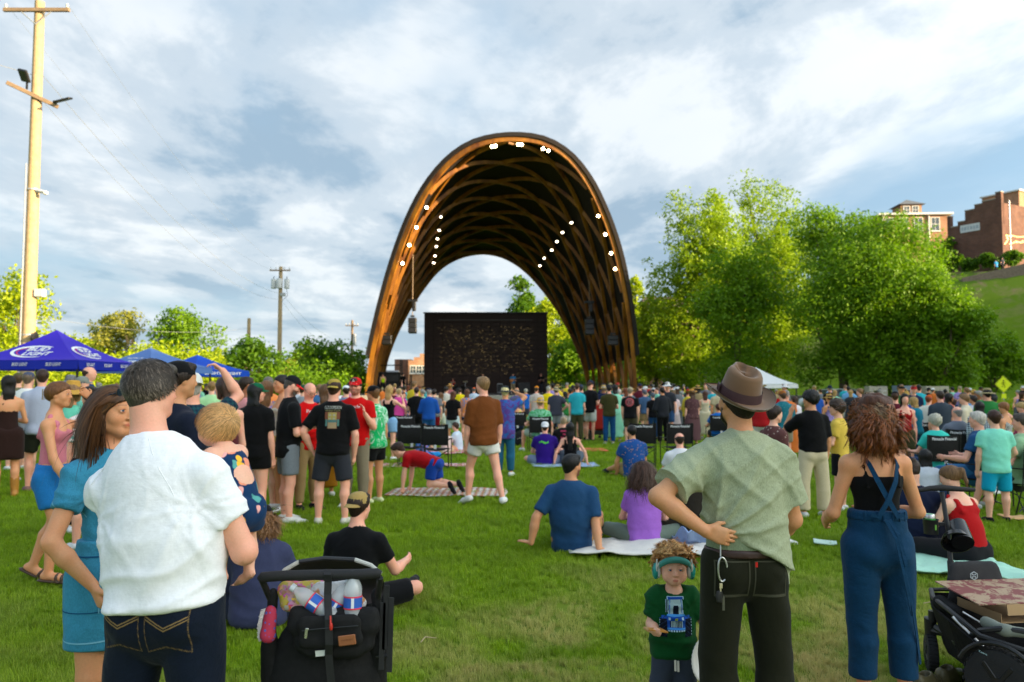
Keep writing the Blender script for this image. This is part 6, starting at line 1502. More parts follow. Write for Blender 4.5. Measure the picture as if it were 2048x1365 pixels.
# ------------------------------------------------------------------ man in brown hat
def hat_man():
 p=person('man in brown felt hat and sage green T-shirt, one hand behind his back',(1480-1024)/FPX*3.65,3.65,1.71,.06,0,'stand','tan',0,.94,hair=('short','#1c1410'),top=None,bottom=('jeans','#1d1e11'),shoes=('sneaker','#333333'),botmat='cloth',botkw=dict(ease=.016,flare=.018),ov=dict(uaL=(.76,-.30,-.50),faL=(-.80,-.15,-.58),hdL=(-.95,-.05,-.30),pnL=(0,1,.1),curlL=.25,uaR=(.28,.12,-1),faR=(-.1,.75,-.5),hy=.18,hp=-.08,thL=(.07,.03,-1),thR=(.10,-.02,-1)),beard=(srgb('#1c1410'),.8,.02))
 o,S=p['o'],p['S'];H=S['H']
 f=Field(.0085);e=.020;hp_=S['pel']+S['sp1']*.055*H;n=unit(np.array((-.50,0,-.86)));cut=[(hp_+np.array((.0,0,-.005)),n)]
 torso_prims(f,S,e,k=.035,cut=cut,boxy=.015);f.cone(S['chest'],S['pel']-S['sp1']*.08*H+np.array((.05,0,0)),.112*H,.112*H,.03,(S['fw'],.74),cut)
 f.cone(S['pel']+np.array((.06,-.02,.05)),S['pel']+np.array((.19,-.05,-.16)),.10,.035,.03,(S['fw'],.7),[(S['pel']+np.array((0,0,-.14)),unit((.2,0,-1)))])
 for k in 'LR':
  d=S['ua'+k];L=np.linalg.norm(S['el'+k]-S['sh'+k]);sf=.72;ee=S['sh'+k]+d*L*sf;f.cone(S['sh'+k],S['sh'+k]+d*L*.95,.052*H*.9,.058*H,.035,None,[(ee,d)])
 V,Q=f.mesh();V=relax(V,Q,2);N=vnormals(V,Q)
 ridge=lambda v,p=2.0:(1-np.abs(np.sin(v)))**p;w=wavy(V,5,7,2);hand_=S['wrL']+S['hdL']*.06
 q=V-hand_;a=np.arctan2(q[:,2],q[:,0]);dd=np.linalg.norm(q[:,[0,2]],axis=1)
 fo=ridge(a*6.5+w*1.2,1.6)*np.clip(dd/.06,0,1)*np.exp(-dd/.30)*1.5+.55*ridge((V[:,2]*16+V[:,0]*20)+w*2.2,2)*np.clip((V[:,2]-S['waist'][2])/.1,0,1)+.35*ridge((V[:,2]*26-V[:,0]*12)+w*2.0,2)
 V=V+N*(np.maximum(fo-.5,-.35)*.022+tee_folds(V,S,11,.006))[:,None];V=relax(V,Q,1,.4)
 t=link('shirt',mesh_np('shirt',V,Q),o,None,srgb('#a2aa8c'));setmat(t,'heather')
 # belt and inner waistband
 b=Field(.007);b.cone(S['pel']+S['sp1']*.0*H,S['pel']+S['sp1']*.06*H,.104*H,.101*H,.01,(S['lf'],.72),[(S['pel']+S['sp1']*.040*H,S['sp1']),(S['pel']+S['sp1']*.018*H,-S['sp1'])]);extra('belt',b,o,'leather',srgb('#3a2420'))
 u=Field(.007);u.cone(S['pel']+S['sp1']*.03*H,S['pel']+S['sp1']*.12*H,.098*H,.092*H,.01,(S['lf'],.72),[(S['pel']+S['sp1']*.085*H,S['sp1']),(S['pel']+S['sp1']*.035*H,-S['sp1'])]);extra('undershirt_hem',u,o,'heather',srgb('#7f8c70'))
 # hat: lathe crown with pinch and brim, ribbon with bow
 R,s,c=S['Rh']@rotx(.30)@roty(.05),1.0,S['hc']+np.array((0,.012,-.012));Pw=lambda v:c+(np.array(v)*np.array((1.02,1.02,1.15)))@R.T
 prof=[(.001,.128),(.020,.127),(.038,.130),(.052,.142),(.062,.150),(.070,.148),(.078,.136),(.084,.105),(.089,.070),(.092,.045),(.095,.038),(.112,.034),(.132,.033),(.146,.036),(.152,.040),(.1525,.044),(.1515,.036),(.146,.0315),(.132,.028),(.112,.029),(.095,.030),(.090,.036),(.087,.06),(.083,.09)]
 n=48;V=[]
 for(r,z)in prof:
  for k in range(n):
   t_=2*PI*k/n;ct,st=math.cos(t_),math.sin(t_);rr=r;zz=z
   if z>.06 and r>.03:
    pin=math.exp(-((ct-.0)**2)/.08)*0+math.exp(-((abs(ct)-.62)**2+(st-.80)**2)/.10)*.016*(z-.05)/.09;rr=r-pin
   if r<.06 and z>.1:zz+=.016*abs(ct)**1.5*(r/.06)-.010*max(0,st)*(r/.06)
   if r>.10:zz+=.026*abs(ct)**2.2*(r-.10)/.05-.012*max(0,st)*(r-.1)/.05
   if z>.06:zz+=.010*st
   V.append((rr*ct*.98,rr*st*1.13-.012,zz))
 F=np.array([(i*n+k,i*n+(k+1)%n,(i+1)*n+(k+1)%n,(i+1)*n+k)for i in range(len(prof)-1)for k in range(n)])[:,::-1]
 nb=NB('felt');nb.bump(nb.noise(260,4,.7),.25,.003);m=nb.done(nb.mix(nb.noise(9,4),(.15,.080,.043),(.20,.112,.062)),.95,0,.15,**{'Sheen Weight':.4})
 h=link('felt_hat',mesh_np('felt_hat',Pw(V),F,True,m),o)
 rb=[];
 for z,r in((.041,.0955),(.060,.0935),(.078,.0905)):
  for k in range(n):t_=2*PI*k/n;rb.append((r*math.cos(t_)*.98,r*math.sin(t_)*1.13-.012,z+.004*math.sin(t_)))
 nb=NB('ribbon');nb.bump(nb.wave(120,0,nb.mapped((0,0,1)),'Z',0),.2,.002);rm=nb.done((.070,.034,.036),.6,0,.3)
 link('ribbon',mesh_np('ribbon',Pw(rb),np.array([(i*n+k,i*n+(k+1)%n,(i+1)*n+(k+1)%n,(i+1)*n+k)for i in range(2)for k in range(n)])[:,::-1],True,rm),h)
 bw=MB();a=2.75
 for da in(-.13,.13):bw.box(Pw((.100*math.cos(a+da)*.98,.100*math.sin(a+da)*1.13-.012,.060)),(.006,.026,.034),R@rotz(a+da),.003)
 bw.box(Pw((.102*math.cos(a)*.98,.102*math.sin(a)*1.13-.012,.060)),(.008,.010,.028),R@rotz(a),.003);bw.build('bow',rm,h)
 nk=MB();nk.tube([S['neck']+np.array((math.cos(t_)*.072,math.sin(t_)*.060-.006,.012*math.sin(t_)-.004))for t_ in np.linspace(0,2*PI,25)],.0028,6);nk.build('necklace',mat_plain('beads',(.16,.10,.08),.4),o,True)
 # carabiner with keys
 q=S['pel']+np.array((-.135,-.10,.045));k=MB()
 k.tube([q+np.array((0,0,.06)),q+np.array((-.004,-.01,.0))],.0035,6);k.tube([q+np.array((.016*math.sin(t_)*(1 if math.sin(t_)<0 else 1.5),-.012,-.055+.052*math.cos(t_)))for t_ in np.linspace(0,2*PI,22)],.0042,8)
 kk=k.build('carabiner',MATS['alu'],o,True)
 m=MB();m.box(q+np.array((-.006,-.016,-.125)),(.014,.003,.022),None,.001);m.box(q+np.array((-.008,-.016,-.150)),(.006,.002,.032));m.build('key',mat_plain('brass_key',(.72,.62,.42),.35,.7),kk)
 m=MB();m.lathe([(.001,-.028),(.013,-.022),(.018,0),(.013,.022),(.001,.028)],q+np.array((-.012,-.012,-.172)),12,None,1,.55);m.build('key_fob',MATS['black_plastic'],kk,True)
 m=MB();m.box(q+np.array((.004,-.016,-.20)),(.010,.003,.06));m.build('key_strap',mat_plain('strap_olive',(.08,.08,.05),.7),kk)
 Wm=np.array(world_of(o));R3=Wm[:3,:3];cc=Wm[:3,3]+R3@S['pel']
 st=(.055,.055,.035)
 for sx in(-1,1):
  decal('back_pocket_stitching',p['bottom'],cc+R3@np.array((sx*.085,-.15,-.055)),R3@np.array((1. ,0,0)),(0,0,1),.15,.16,26,28,lambda u,v:st if(min(u,1-u)<.05 or v>.95 or v<.07+.10*(1-abs(u-.5)*2)*0)else None,.003)
 decal('red_tab',p['bottom'],cc+R3@np.array((.018,-.15,.01)),R3@np.array((1. ,0,0)),(0,0,1),.010,.022,2,3,lambda u,v:srgb(190,40,30),.005)
 return p
HM=hat_man()
# ------------------------------------------------------------------ toddler
TRACTOR=None
def tractor(u,v):
 """blue tractor seen from the front; v up"""
 wt,bl,lb,dk,pale,ye=srgb(170,205,225),srgb(25,80,175),srgb(70,150,225),srgb(10,20,38),srgb(160,190,195),srgb(190,205,60)
 x=abs(u-.5)
 if v>.60:
  if x<.25 and .93<v<.99:return bl if x<.22 else wt
  w_=.20-(v-.60)*.06
  if .965<v:return wt if x<.23 else None
  if x<w_ and v<.93:
   if x>w_-.025:return bl
   if x<.085-(v-.6)*.05 and v<.80:return dk
   return pale
  if x<w_+.02 and v<.93:return wt
  if .30<u+0<.0:return None
  if .205<u<.27 and .63<v<.93:return dk if .22<u<.255 else wt
  return None
 if x<.26 and .24<v<=.60:
  if v>.545:return lb if v<.59 else wt
  if .46<v<.52 and .17<x<.22:return wt
  if .45<v<.51 and x<.035:return ye
  if .30<v<.44 and x<.18:return dk if int(u*46)%2 else pale
  if v<.29:return lb if v>.255 else bl
  return bl
 if .20<v<=.24 and x<.27:return wt if int(u*40)%3 else None
 if .27<x<.47 and v<.56:
  k=int((v*8+x*6))%2;edge=x>.455 or v>.54
  if x>.42 and v>.50:return None
  if v<.05+.10*(x-.27):return None
  return wt if edge and int(v*30)%2 else(srgb(30,55,85)if((v*9+x*7)%1)<.16 else(bl if v>.49 else dk))
 return None
def toddler():
 Y=4.1;p=person('curly haired toddler in green tractor T-shirt and teal ear defenders, holding pizza',(1341-1024)/FPX*Y,Y,.845,PI-.04,0,'stand','fair',0,1.0,1.0,hair=('short','#9a6c3e'),top=('tee','#0b4a22'),bottom=('pants','#39404f'),shoes=('sneaker','#888888'),topkw=dict(ease=.012,sleeve=.72,hem=-.02,boxy=.008),botkw=dict(ease=.016,flare=.012),eyes='#3c5566',ov=dict(uaR=(.22,.10,-1),faR=(-.02,.85,-.05),hdR=(.05,1,.15),pnR=(-.4,.0,1),curlR=.62,uaL=(.55,.05,-1),faL=(.45,.15,-1),curlL=.7,thL=(.10,.06,-1),thR=(.16,-.02,-1),shL=(.0,-.12,-1),hp=-.06,hy=-.02))
 o,S=p['o'],p['S'];Wm=np.array(world_of(o));R3=Wm[:3,:3]
 c=Wm[:3,3]+R3@(S['chest']+np.array((0,.1,-.035)));decal('tractor_print',p['top'],c,(1,0,0),(0,0,1),.168,.205,72,84,tractor,.003)
 me=strands(S,2600,lambda P:.10+0*P[:,0],1.3,21,.0017,.25,.35,clump=120,faceclear=.015,fcz=.098,region=lambda P:(P[:,2]>.03)&((P[:,1]<0)|(P[:,2]>.07)),flow=lambda P:P*np.array((1,.6,.6))+np.array((0,.5,.2)),jitter=.8,segs=18,shades=(.55,1.9),base=.018)
 link('hair_strands',me,o,None,srgb('#b88750'))
 me=strands(S,500,lambda P:.09+0*P[:,0],1.4,22,.0015,.35,.5,clump=60,faceclear=.015,fcz=.098,region=lambda P:P[:,2]>.075,flow=lambda P:P*np.array((1.2,.4,.8)),jitter=1.0,segs=18,shades=(.8,2.0),base=.030);link('hair_strands',me,o,None,srgb('#c49a60'))
 # ear defenders: the headband rides low over the forehead
 R,s,hc=S['Rh'],S['hs'],S['hc'];P=lambda x,y,z:hc+R@(np.array((x,y,z))*s);e=empty('ear_defenders',(0,0,0));e.parent=o
 V=[];n=22
 for i in range(n+1):
  t=-1.32+2.64*i/n;rx_,rz2=.097,.088;x=rx_*math.sin(t);z=.012+rz2*.66*math.cos(t);y=.035+.062*math.cos(t)**.7 if math.cos(t)>0 else .035
  for w_ in(-1,1):
   for dd in(0,1):V.append(P(x*(1+.03*dd),y+.008+.005*dd+w_*-.004,z+w_*.019))
 F=[]
 for i in range(n):a=i*4;F+=[(a,a+2,a+6,a+4),(a+1,a+5,a+7,a+3),(a,a+4,a+5,a+1),(a+2,a+3,a+7,a+6)]
 nb=NB('teal_band');nb.bump(nb.noise(400,2),.2,.002);tm=nb.done((.055,.26,.22),.75,0,.3);link('headband',mesh_np('headband',V,F,True,tm),e)
 for sx in(-1,1):
  f=Field(.004);f.ell(P(sx*.112,-.002,-.012),np.array((.023,.042,.055))*s,R,.004);V_,Q_=f.mesh();cm=mat_plain('teal_plastic',(.015,.30,.27),.32);link('ear_cup',mesh_np('ear_cup',relax(V_,Q_,1),Q_,True,cm),e)
  f=Field(.004);f.ell(P(sx*.095,-.002,-.012),np.array((.016,.039,.051))*s,R,.004);V_,Q_=f.mesh();link('ear_cushion',mesh_np('ear_cushion',relax(V_,Q_,1),Q_,True,mat_plain('pale_cushion',(.60,.66,.64),.6)),e)
  b=MB();b.tube([P(sx*.105,.030,.062),P(sx*.110,.040,.020),P(sx*.108,.034,-.012)],.0045,6);b.tube([P(sx*.085,.052,.052),P(sx*.108,.042,.016)],.004,6);b.build('yoke',mat_plain('cream_plastic',(.66,.66,.58),.5),e,True)
 cord=MB();
 for x,z in((-.006,-.055),(.008,-.048)):cord.box(np.array((x,.098,S['pel'][2]-.022+z*.5)),(.011,.005,.052),rotx(.15),.002)
 cord.build('drawstring',mat_plain('cream_cord',(.72,.68,.58),.8),o)
 # pizza slice in the right hand
 h=Wm[:3,3]+R3@(S['wrR']+S['hdR']*.048);pz=empty('pizza_slice',tuple(h+np.array((0,0,.016))),.4,'half eaten slice of pizza held in the toddler\'s hand','food');m=MB();m.add([(-.050,-.012,.010),(.052,-.026,-.010),(.046,.030,-.006),(-.050,.014,.012),(-.050,-.012,.016),(.052,-.026,-.003),(.046,.030,.001),(-.050,.014,.018)],[(3,2,1,0),(4,5,6,7),(0,1,5,4),(1,2,6,5),(2,3,7,6),(3,0,4,7)]);m.build('slice',mat_plain('pizza_cheese',(.62,.27,.05),.5,var=.4,bump=.6),pz)
 m=MB();m.tube([(-.053,-.018,.012),(-.055,0,.016),(-.052,.018,.014)],.0075,8);m.build('crust',mat_plain('crust',(.52,.30,.11),.7,var=.2),pz,True)
 h=W(1412,1318,4.0);nb=NB('paper_plate');pm=nb.done((.80,.82,.82),.6,0,.3);n=72;V=[];
 for(r,z)in((.001,.0),(.055,.0),(.062,.003),(.078,.012),(.088,.016),(.088,.014),(.078,.009),(.055,-.003),(.001,-.003)):
  for k in range(n):a=2*PI*k/n;V.append((r*math.cos(a),r*math.sin(a),z+(.0022*(k%2)if .06<r<.09 else 0)))
 F=np.array([(i*n+k,i*n+(k+1)%n,(i+1)*n+(k+1)%n,(i+1)*n+k)for i in range(8)for k in range(n)]);pl=link('paper_plate',mesh_np('paper_plate',np.array(V)*1.32,F,False,pm),None,loc=h,rot=(PI/2-.1,.0,.55));tag(pl,'white fluted paper plate hanging edge-on behind the leg of the man in the hat','plate')
toddler()
# ------------------------------------------------------------------ woman in blue dungarees
def dungaree_woman():
 Y=4.3;col=srgb('#0a3656');p=person('woman with big curly auburn hair in black strappy top and blue dungarees',(1747-1024)/FPX*Y,Y,1.60,.03,0,'stand','gold',1,.93,hair=('curly','#5a3019'),top=('strap','#0b0b0d'),bottom=('wide','#0a3656'),botmat='denim',shoes=('sneaker','#d8d0c8'),topkw=dict(ease=.006,hem=.04),botkw=dict(waist=.115,length=1.80,flare=.018,ease=.012),ov=dict(uaL=(.30,.10,-1),faL=(-.25,1.0,-.35),uaR=(.36,.05,-1),faR=(-.62,.85,-.12),thL=(.02,.02,-1),thR=(.05,-.04,-1),hy=-.02,hsc=.95))
 o,S=p['o'],p['S'];H=S['H'];zf=S['pel']+S['sp1']*.115*H
 f=Field(.011);hc=S['hc'];r=random.Random(3)
 for(x,y,z,s)in((0,-.03,.03,.100),(-.062,-.02,-.06,.066),(.062,-.02,-.06,.068),(0,-.06,-.08,.085),(-.06,-.03,-.14,.048),(.07,-.03,-.15,.052),(.0,-.06,-.16,.055),(.02,-.05,.045,.08)):f.ell(hc+np.array((x,y,z)),np.array((s,s*.85,s)),None,.02)
 f.ell(hc+np.array((0,.13,-.04)),np.array((.065,.08,.11)),None,.02,None,True)
 V,Q=f.mesh();V+=vnormals(V,Q)*(wavy(V,5,60,2)*.012)[:,None];b=link('hair',mesh_np('hair',V,Q),o,None,srgb('#4a2612'));setmat(b,'hair')
 def grey(P,r):m=(np.exp(-((P[:,0]/.022)**2))*(P[:,1]<.06)*(P[:,2]>.02))[:,None]*(r.random((len(P),1))<.8);return 1+m*(np.array((1.1,2.5,5.5))-1)
 for sd,n,bs,ln,cu in((31,3000,.012,.27,1.0),(32,1500,.018,.24,1.25)):
  me=strands(S,n,lambda P:ln+0*P[:,0],cu,sd,.0018,.95,.12,clump=300,flow=lambda P:np.stack([P[:,0]*14,-.5+P[:,1]*2,-.45+0*P[:,0]],1),jitter=.28,segs=20,shades=(.35,1.9),grey=grey,base=bs);link('hair_strands',me,o,None,srgb('#78421f'))
  # straps
 def band(pts,w,name='strap'):
  pts=[np.array(q,float)for q in pts];V=[];k=len(pts)
  for i,q in enumerate(pts):
   t=unit(pts[min(i+1,k-1)]-pts[max(i-1,0)]);n=unit(np.array((q[0]*.5,q[1]-.02,0))+1e-6);sd=np.cross(t,n)
   for a,b in((-1,0),(1,0),(1,1),(-1,1)):V.append(q+sd*a*w/2+n*b*.004)
  F=[(i*4+j,i*4+(j+1)%4,i*4+4+(j+1)%4,i*4+4+j)for i in range(k-1)for j in range(4)]+[(0,1,2,3),(k*4-1,k*4-2,k*4-3,k*4-4)]
  b=link(name,mesh_np(name,V,F,False),o,None,col);setmat(b,'denim')
 hb=lambda x,z,y:np.array((x,y,z))
 zs=S['shL'][2]
 for sx in(-1,1):band([hb(sx*.082,zs+.035,.04),hb(sx*.084,zs+.052,-.01),hb(sx*.075,zs+.010,-.075),hb(sx*.045,zs-.08,-.112),hb(0,zs-.17,-.122-.004*sx),hb(-sx*.05,zs-.26,-.118),hb(-sx*.085,zf[2]-.005,-.112)],.026)
 wb=Field(.008);wb.cone(zf-S['sp1']*.05,zf+S['sp1']*.03,.088*H*1.03+.012,.086*H+.008,.01,(S['lf'],.72),[(zf+S['sp1']*.004,S['sp1']),(zf-S['sp1']*.045,-S['sp1'])]);extra('waistband',wb,o,'denim',col,1,lambda V:np.abs(np.sin(np.arctan2(V[:,1],V[:,0])*26))*.005-.002)
 band([hb(.0,zf[2]-.03,-.128),hb(.03,zf[2]-.10,-.158),hb(.06,zf[2]-.25,-.165),hb(.10,zf[2]-.45,-.14),hb(.14,zf[2]-.62,-.10),hb(.165,zf[2]-.78,-.08)],.020,'tie')
 band([hb(-.02,zf[2]-.03,-.128),hb(.015,zf[2]-.12,-.160),hb(.05,zf[2]-.30,-.165),hb(.085,zf[2]-.45,-.145),hb(.11,zf[2]-.52,-.12)],.018,'tie')
 for k in range(6):q=MB();a=-2.35+.32*k;q.box(np.array((math.cos(a)*.15,math.sin(a)*.112-.0,zf[2]-.022)),(.010,.006,.05),rotz(a-PI/2),.002);q.build('belt_loop',MATS['denim'],o,color=col)
dungaree_woman()
# ------------------------------------------------------------------ black stroller with its back to us
def stroller():
 Y=2.95;X0=(640-1024)/FPX*Y;t=empty('stroller',(X0,Y,0),0,'black stroller with loaded organiser bag seen from behind, beside the man in white','stroller')
 def L(px,py,dy=0.0):p=W(px,py,Y+dy);return np.array((p[0]-X0,dy,p[2]))
 bf,bp,al=MATS['black_fabric'],MATS['black_plastic'],MATS['alu']
 mb=MB();pts=[L(519,1160),L(524,1155),L(560,1152),L(640,1150),L(720,1149),L(755,1147),L(762,1149)];mb.tube(pts,[.012]+[.0185]*5+[.012],14);nb=NB('foam_grip');nb.bump(nb.noise(300,3),.3,.003);mb.build('handlebar',nb.done((.022,.022,.024),.7,0,.3),t,True)
 for px0,px1,px2,lst in((522,548,535,0),(760,752,765,0)):
  m=MB();m.tube([L(px0,1156),L(px1,1215,.06),L(px2,1300,.12),L(px2-6 if px0<600 else px2+4,1400,.14),L(px2,1510,.2)],[.012,.012,.013,.013,.013],8);m.build('frame_tube',MATS['dark_metal'],t,True)
  m=MB();m.tube([L(576 if px0<600 else 764,1330,.1),L(571 if px0<600 else 768,1540,.12)],.011,8);m.build('rear_leg',al,t,True)
  # canopy: ribbed hoop with pale end pieces, dark hood cloth below it
 hoop=[L(556,1158,.14),L(570,1140,.15),L(598,1124,.16),L(650,1117,.17),L(710,1120,.16),L(742,1131,.15),L(762,1148,.14)];mb=MB();mb.tube(hoop[2:5],.009,8);mb.build('hood_hoop',bp,t,True)
 for a in(hoop[:3],hoop[4:]):mb=MB();mb.tube(a,.0085,8);mb.build('hoop_joint',mat_plain('pale_joint',(.50,.50,.46),.5),t,True)
 V=[];n=16
 for j in range(6):
  f=j/5
  for i in range(n+1):u=i/n;a=np.array([np.interp(u*6,range(7),[h[k]for h in hoop])for k in range(3)]);b=L(560+200*u,1205+8*math.sin(PI*u),.34);q=a*(1-f)+b*f+np.array((0,.10*math.sin(PI*f),-.02*math.sin(PI*f)*1));V.append(q)
 F=[(j*(n+1)+i,j*(n+1)+i+1,(j+1)*(n+1)+i+1,(j+1)*(n+1)+i)for j in range(5)for i in range(n)];link('hood',mesh_np('hood',V,F,True,mat_plain('hood_cloth',(.040,.034,.042),.8,bump=.4,bscale=8)),t)
 # seat back / lower body: tapering padded shell, and organiser bag on it
 f=Field(.011);f.cone(L(600,1290,.07),L(700,1290,.07),.09,None,.06,((0,1,0),.55));f.cone(L(590,1350,.09),L(712,1350,.09),.10,None,.06,((0,1,0),.6));f.cone(L(640,1390,.1),L(665,1390,.1),.16,None,.06,((0,1,0),.6));f.cone(L(610,1225,.12),L(705,1225,.12),.06,None,.05,((0,1,0),.6))
 extra('seat_back',f,t,'black_fabric',None,2,lambda V:wavy(V,8,12,3)*.007)
 f=Field(.007);a,b,c,d=L(588,1215,-.02),L(756,1212,-.02),L(592,1290,-.02),L(748,1290,-.02)
 for z0,z1,x0,x1 in((1222,1290,596,742),):f.cone(L(x0+8,1286),L(x1-8,1286),.030,None,.03,((0,1,0),.9));f.cone(L(x0,1250),L(x1,1250),.038,None,.03,((0,1,0),.9));f.cone(L(x0-4,1225),L(x1+4,1225),.020,None,.03);f.cone(L(x0+30,1300),L(x1-30,1300),.03,None,.03)
 bag=extra('organiser_bag',f,t,'black_fabric',None,2,lambda V:wavy(V,3,16,3)*.004)
 f=Field(.006);f.cone(L(612,1250,-.045),L(706,1247,-.045),.034,None,.01,((0,1,0),.45));f.cone(L(612,1282,-.045),L(712,1278,-.045),.030,None,.02,((0,1,0),.45));pk=extra('front_pocket',f,t,'black_fabric',None,2,lambda V:wavy(V,4,20,2)*.003)
 m=MB();m.tube([L(604,1262,-.068),L(640,1258,-.072),L(716,1252,-.068)],.0022,5);m.build('zip',bp,pk,True)
 m=MB();m.box(L(612,1268,-.074),(.010,.004,.034),roty(.1),.002);m.box(L(614,1259,-.074),(.012,.006,.008),None,.002);m.build('zip_pull',mat_plain('steel',(.60,.58,.52),.3,.8),pk)
 m=MB();m.box(L(694,1281,-.075),(.062,.006,.036),roty(-.13),.004);lt=m.build('leather_tag',mat_plain('tan_leather',(.30,.105,.04),.5,bump=.2),pk)
 lettering('lettering','momcozy',None,np.array(world_of(t))[:3,3]+L(694,1281,-.0795),rotz(0)@roty(-.13)@np.array((1,0,0)),roty(-.13)@np.array((0,0,1)),.007,(.14,.05,.02),width=.042,parent=pk)
 m=MB();
 for s_ in range(24):m.box(L(633+s_*0+22+0,0)*0+L(642+(s_%2)*.3,1130+s_*8.2,-.02-(.055 if 12<s_<19 else .02+.002*s_)),(.026,.003,.022))if False else None
 V=[];pts=[L(654,1139,-.002),L(655,1150,-.024),L(656,1165,-.014),L(655,1190,-.018),L(656,1215,-.035),L(657,1240,-.068),L(658,1290,-.070),L(657,1310,-.05),L(662,1365,-.04),L(668,1400,-.02)]
 for q in pts:V+=[q+np.array((-.0135,0,0)),q+np.array((.0135,0,0)),q+np.array((.0135,.004,0)),q+np.array((-.0135,.004,0))]
 F=[(i*4+j,i*4+(j+1)%4,i*4+4+(j+1)%4,i*4+4+j)for i in range(len(pts)-1)for j in range(4)];link('webbing_strap',mesh_np('webbing_strap',V,F,False,mat_plain('webbing',(.012,.012,.014),.7,bump=.3,bscale=400)),t)
 m=MB();m.tube([L(661,1232,-.075),L(661,1252,-.082)],.0035,8);m.lathe([(.003,-.012),(.006,-.006),(.0065,.004),(.004,.012)],L(662,1254,-.082),10);m.build('clip',mat_plain('red_clip',(.55,.03,.02),.4),t,True)
 m=MB();m.box(L(641,1307,-.045),(.036,.003,.020),roty(-.1));m.build('care_label',mat_plain('label_white',(.6,.62,.58),.7),t)
 for px,dx in((757,1),(541,-1)):
  f=Field(.010);f.cone(L(px-5*dx,1190,.05),L(px,1290,.08),.022,.034,.02,((1,0,0),.7));f.cone(L(px,1290,.08),L(px-10*dx,1380,.12),.034,.05,.02);extra('side_panel',f,t,'black_fabric',None,1,lambda V:wavy(V,9,20,3)*.006)
 for px,y0,y1 in((770,1170,1300),(779,1195,1345),(763,1205,1340)):m=MB();m.box((L(px,y0,.02)+L(px+3,y1,.03))/2,(.020,.006,abs(L(px,y0)[2]-L(px,y1)[2])),roty(.02));m.build('hanging_strap',MATS['webbing'],t)
 m=MB();m.tube([L(752,1312,.05),L(778,1312,.05)],.008,8);m.tube([L(776,1312,.05),L(782,1312,.05)],.014,8);m.build('knob',bp,t,True)
 for sx,dy in((-.20,.1),(.20,.1),(-.17,.75),(.17,.75)):
  w_=MB();w_.lathe([(.03,-.02),(.11,-.02),(.13,-.012),(.135,0),(.13,.012),(.11,.02),(.03,.02)],(sx,dy,.135),24,roty(PI/2));wh=w_.build('wheel',MATS['rubber'],t,True);MB().lathe([(.02,-.024),(.09,-.022),(.09,.022),(.02,.024)],(sx,dy,.135),16,roty(PI/2)).build('hub',MATS['galvanised'],wh,True)
  # things carried in the organiser
 def bottle(px,py,dy,R,lb,s=1.0):
  q=W(px,py,Y+dy);b=empty('water_bottle',tuple(q),0,lb,'bottle','water bottles in the stroller bag');nb=MATS.get('pet')or NB('pet')
  if not isinstance(nb,bpy.types.Material):MATS['pet']=nb.done((.80,.85,.90),.08,0,.9,**{'Alpha':.42});
  prof=[(.001,-.10),(.028,-.10),(.031,-.09)]+[(.031-.0016*(i%2),-.08+.009*i)for i in range(11)]+[(.031,.03),(.026,.05),(.016,.066),(.0125,.072),(.0125,.084)]
  MB().lathe([(r*s,z*s)for r,z in prof],(0,0,0),24,R,caps=False).build('bottle_body',MATS['pet'],b,True)
  MB().lathe([(.0145*s,.078*s),(.0145*s,.094*s),(.001,.095*s)],(0,0,0),16,R).build('bottle_cap',mat_plain('cap_white',(.66,.72,.78),.4),b,True)
  m=MB();n=20
  for i in range(n):
   for j,(z0,z1)in enumerate(((-.035,-.030),(-.030,.004),(.004,.009))):
    a0,a1=2*PI*i/n,2*PI*(i+1)/n;rr=.0322*s;m.col=((.75,.04,.08),(.03,.12,.50)if i%5 else(.75,.78,.85),(.75,.04,.08))[j]
    v=[(rr*math.cos(a),rr*math.sin(a),z*s)for a,z in((a0,z0),(a1,z0),(a1,z1),(a0,z1))];m.add((np.array(v)@np.array(R).T if R is not None else v),[(0,1,2,3)])
  m.build('bottle_label',MATS['painted'],b,True,colors=True)
 bottle(624,1203,.0,roty(-1.0)@rotx(-.1),'water bottle lying tilted with blue label, leftmost in the bag',1.0);bottle(672,1206,.02,roty(.55)@rotx(-.2),'clear water bottle leaning behind the webbing strap');bottle(706,1196,-.0,rotx(-.05),'upright water bottle with white cap at the right of the bag',1.05)
 nb=NB('patterned_cloth');v=nb.vor(70,None,'F1',1);c=nb.mix(nb.ramp(nb.noise(30,3,.6),[(.42,0.0),(.5,1.0)]),(.50,.40,.08),nb.mix(.55,v,(.60,.12,.05)));nb.bump(nb.noise(30,3),.5,.01);pc=nb.done(c,.9,0,.1)
 f=Field(.008);f.cone(L(572,1180,.06),L(640,1178,.07),.034,.03,.02);f.cone(L(580,1205,.05),L(640,1205,.05),.035,None,.02);V,Q=f.mesh();V+=vnormals(V,Q)*(wavy(V,5,25,3)*.006)[:,None];o=link('folded_blanket',mesh_np('folded_blanket',V+np.array(t.location),Q,True,pc));tag(o,'folded yellow and red patterned blanket stuffed in the stroller bag','blanket')
 nb=NB('bakery_bag');c=nb.mix(nb.ramp(nb.noise(16,2,.5),[(.58,0.0),(.62,1.0)]),(.72,.73,.76),(.62,.28,.10));nb.bump(nb.noise(22,5,.7,.6),.8,.02);f=Field(.008);f.cone(L(640,1185,.045),L(700,1180,.05),.038,.036,.02,((0,1,0),.5));f.cone(L(650,1205,.04),L(720,1205,.04),.03,None,.02,((0,1,0),.6));V,Q=f.mesh();V+=vnormals(V,Q)*(wavy(V,6,30,3)*.006)[:,None]
 o=link('food_bag',mesh_np('food_bag',V+np.array(t.location),Q,True,nb.done(c,.3,0,.5)));tag(o,'crumpled pale plastic food bag with orange print between the bottles','bag')
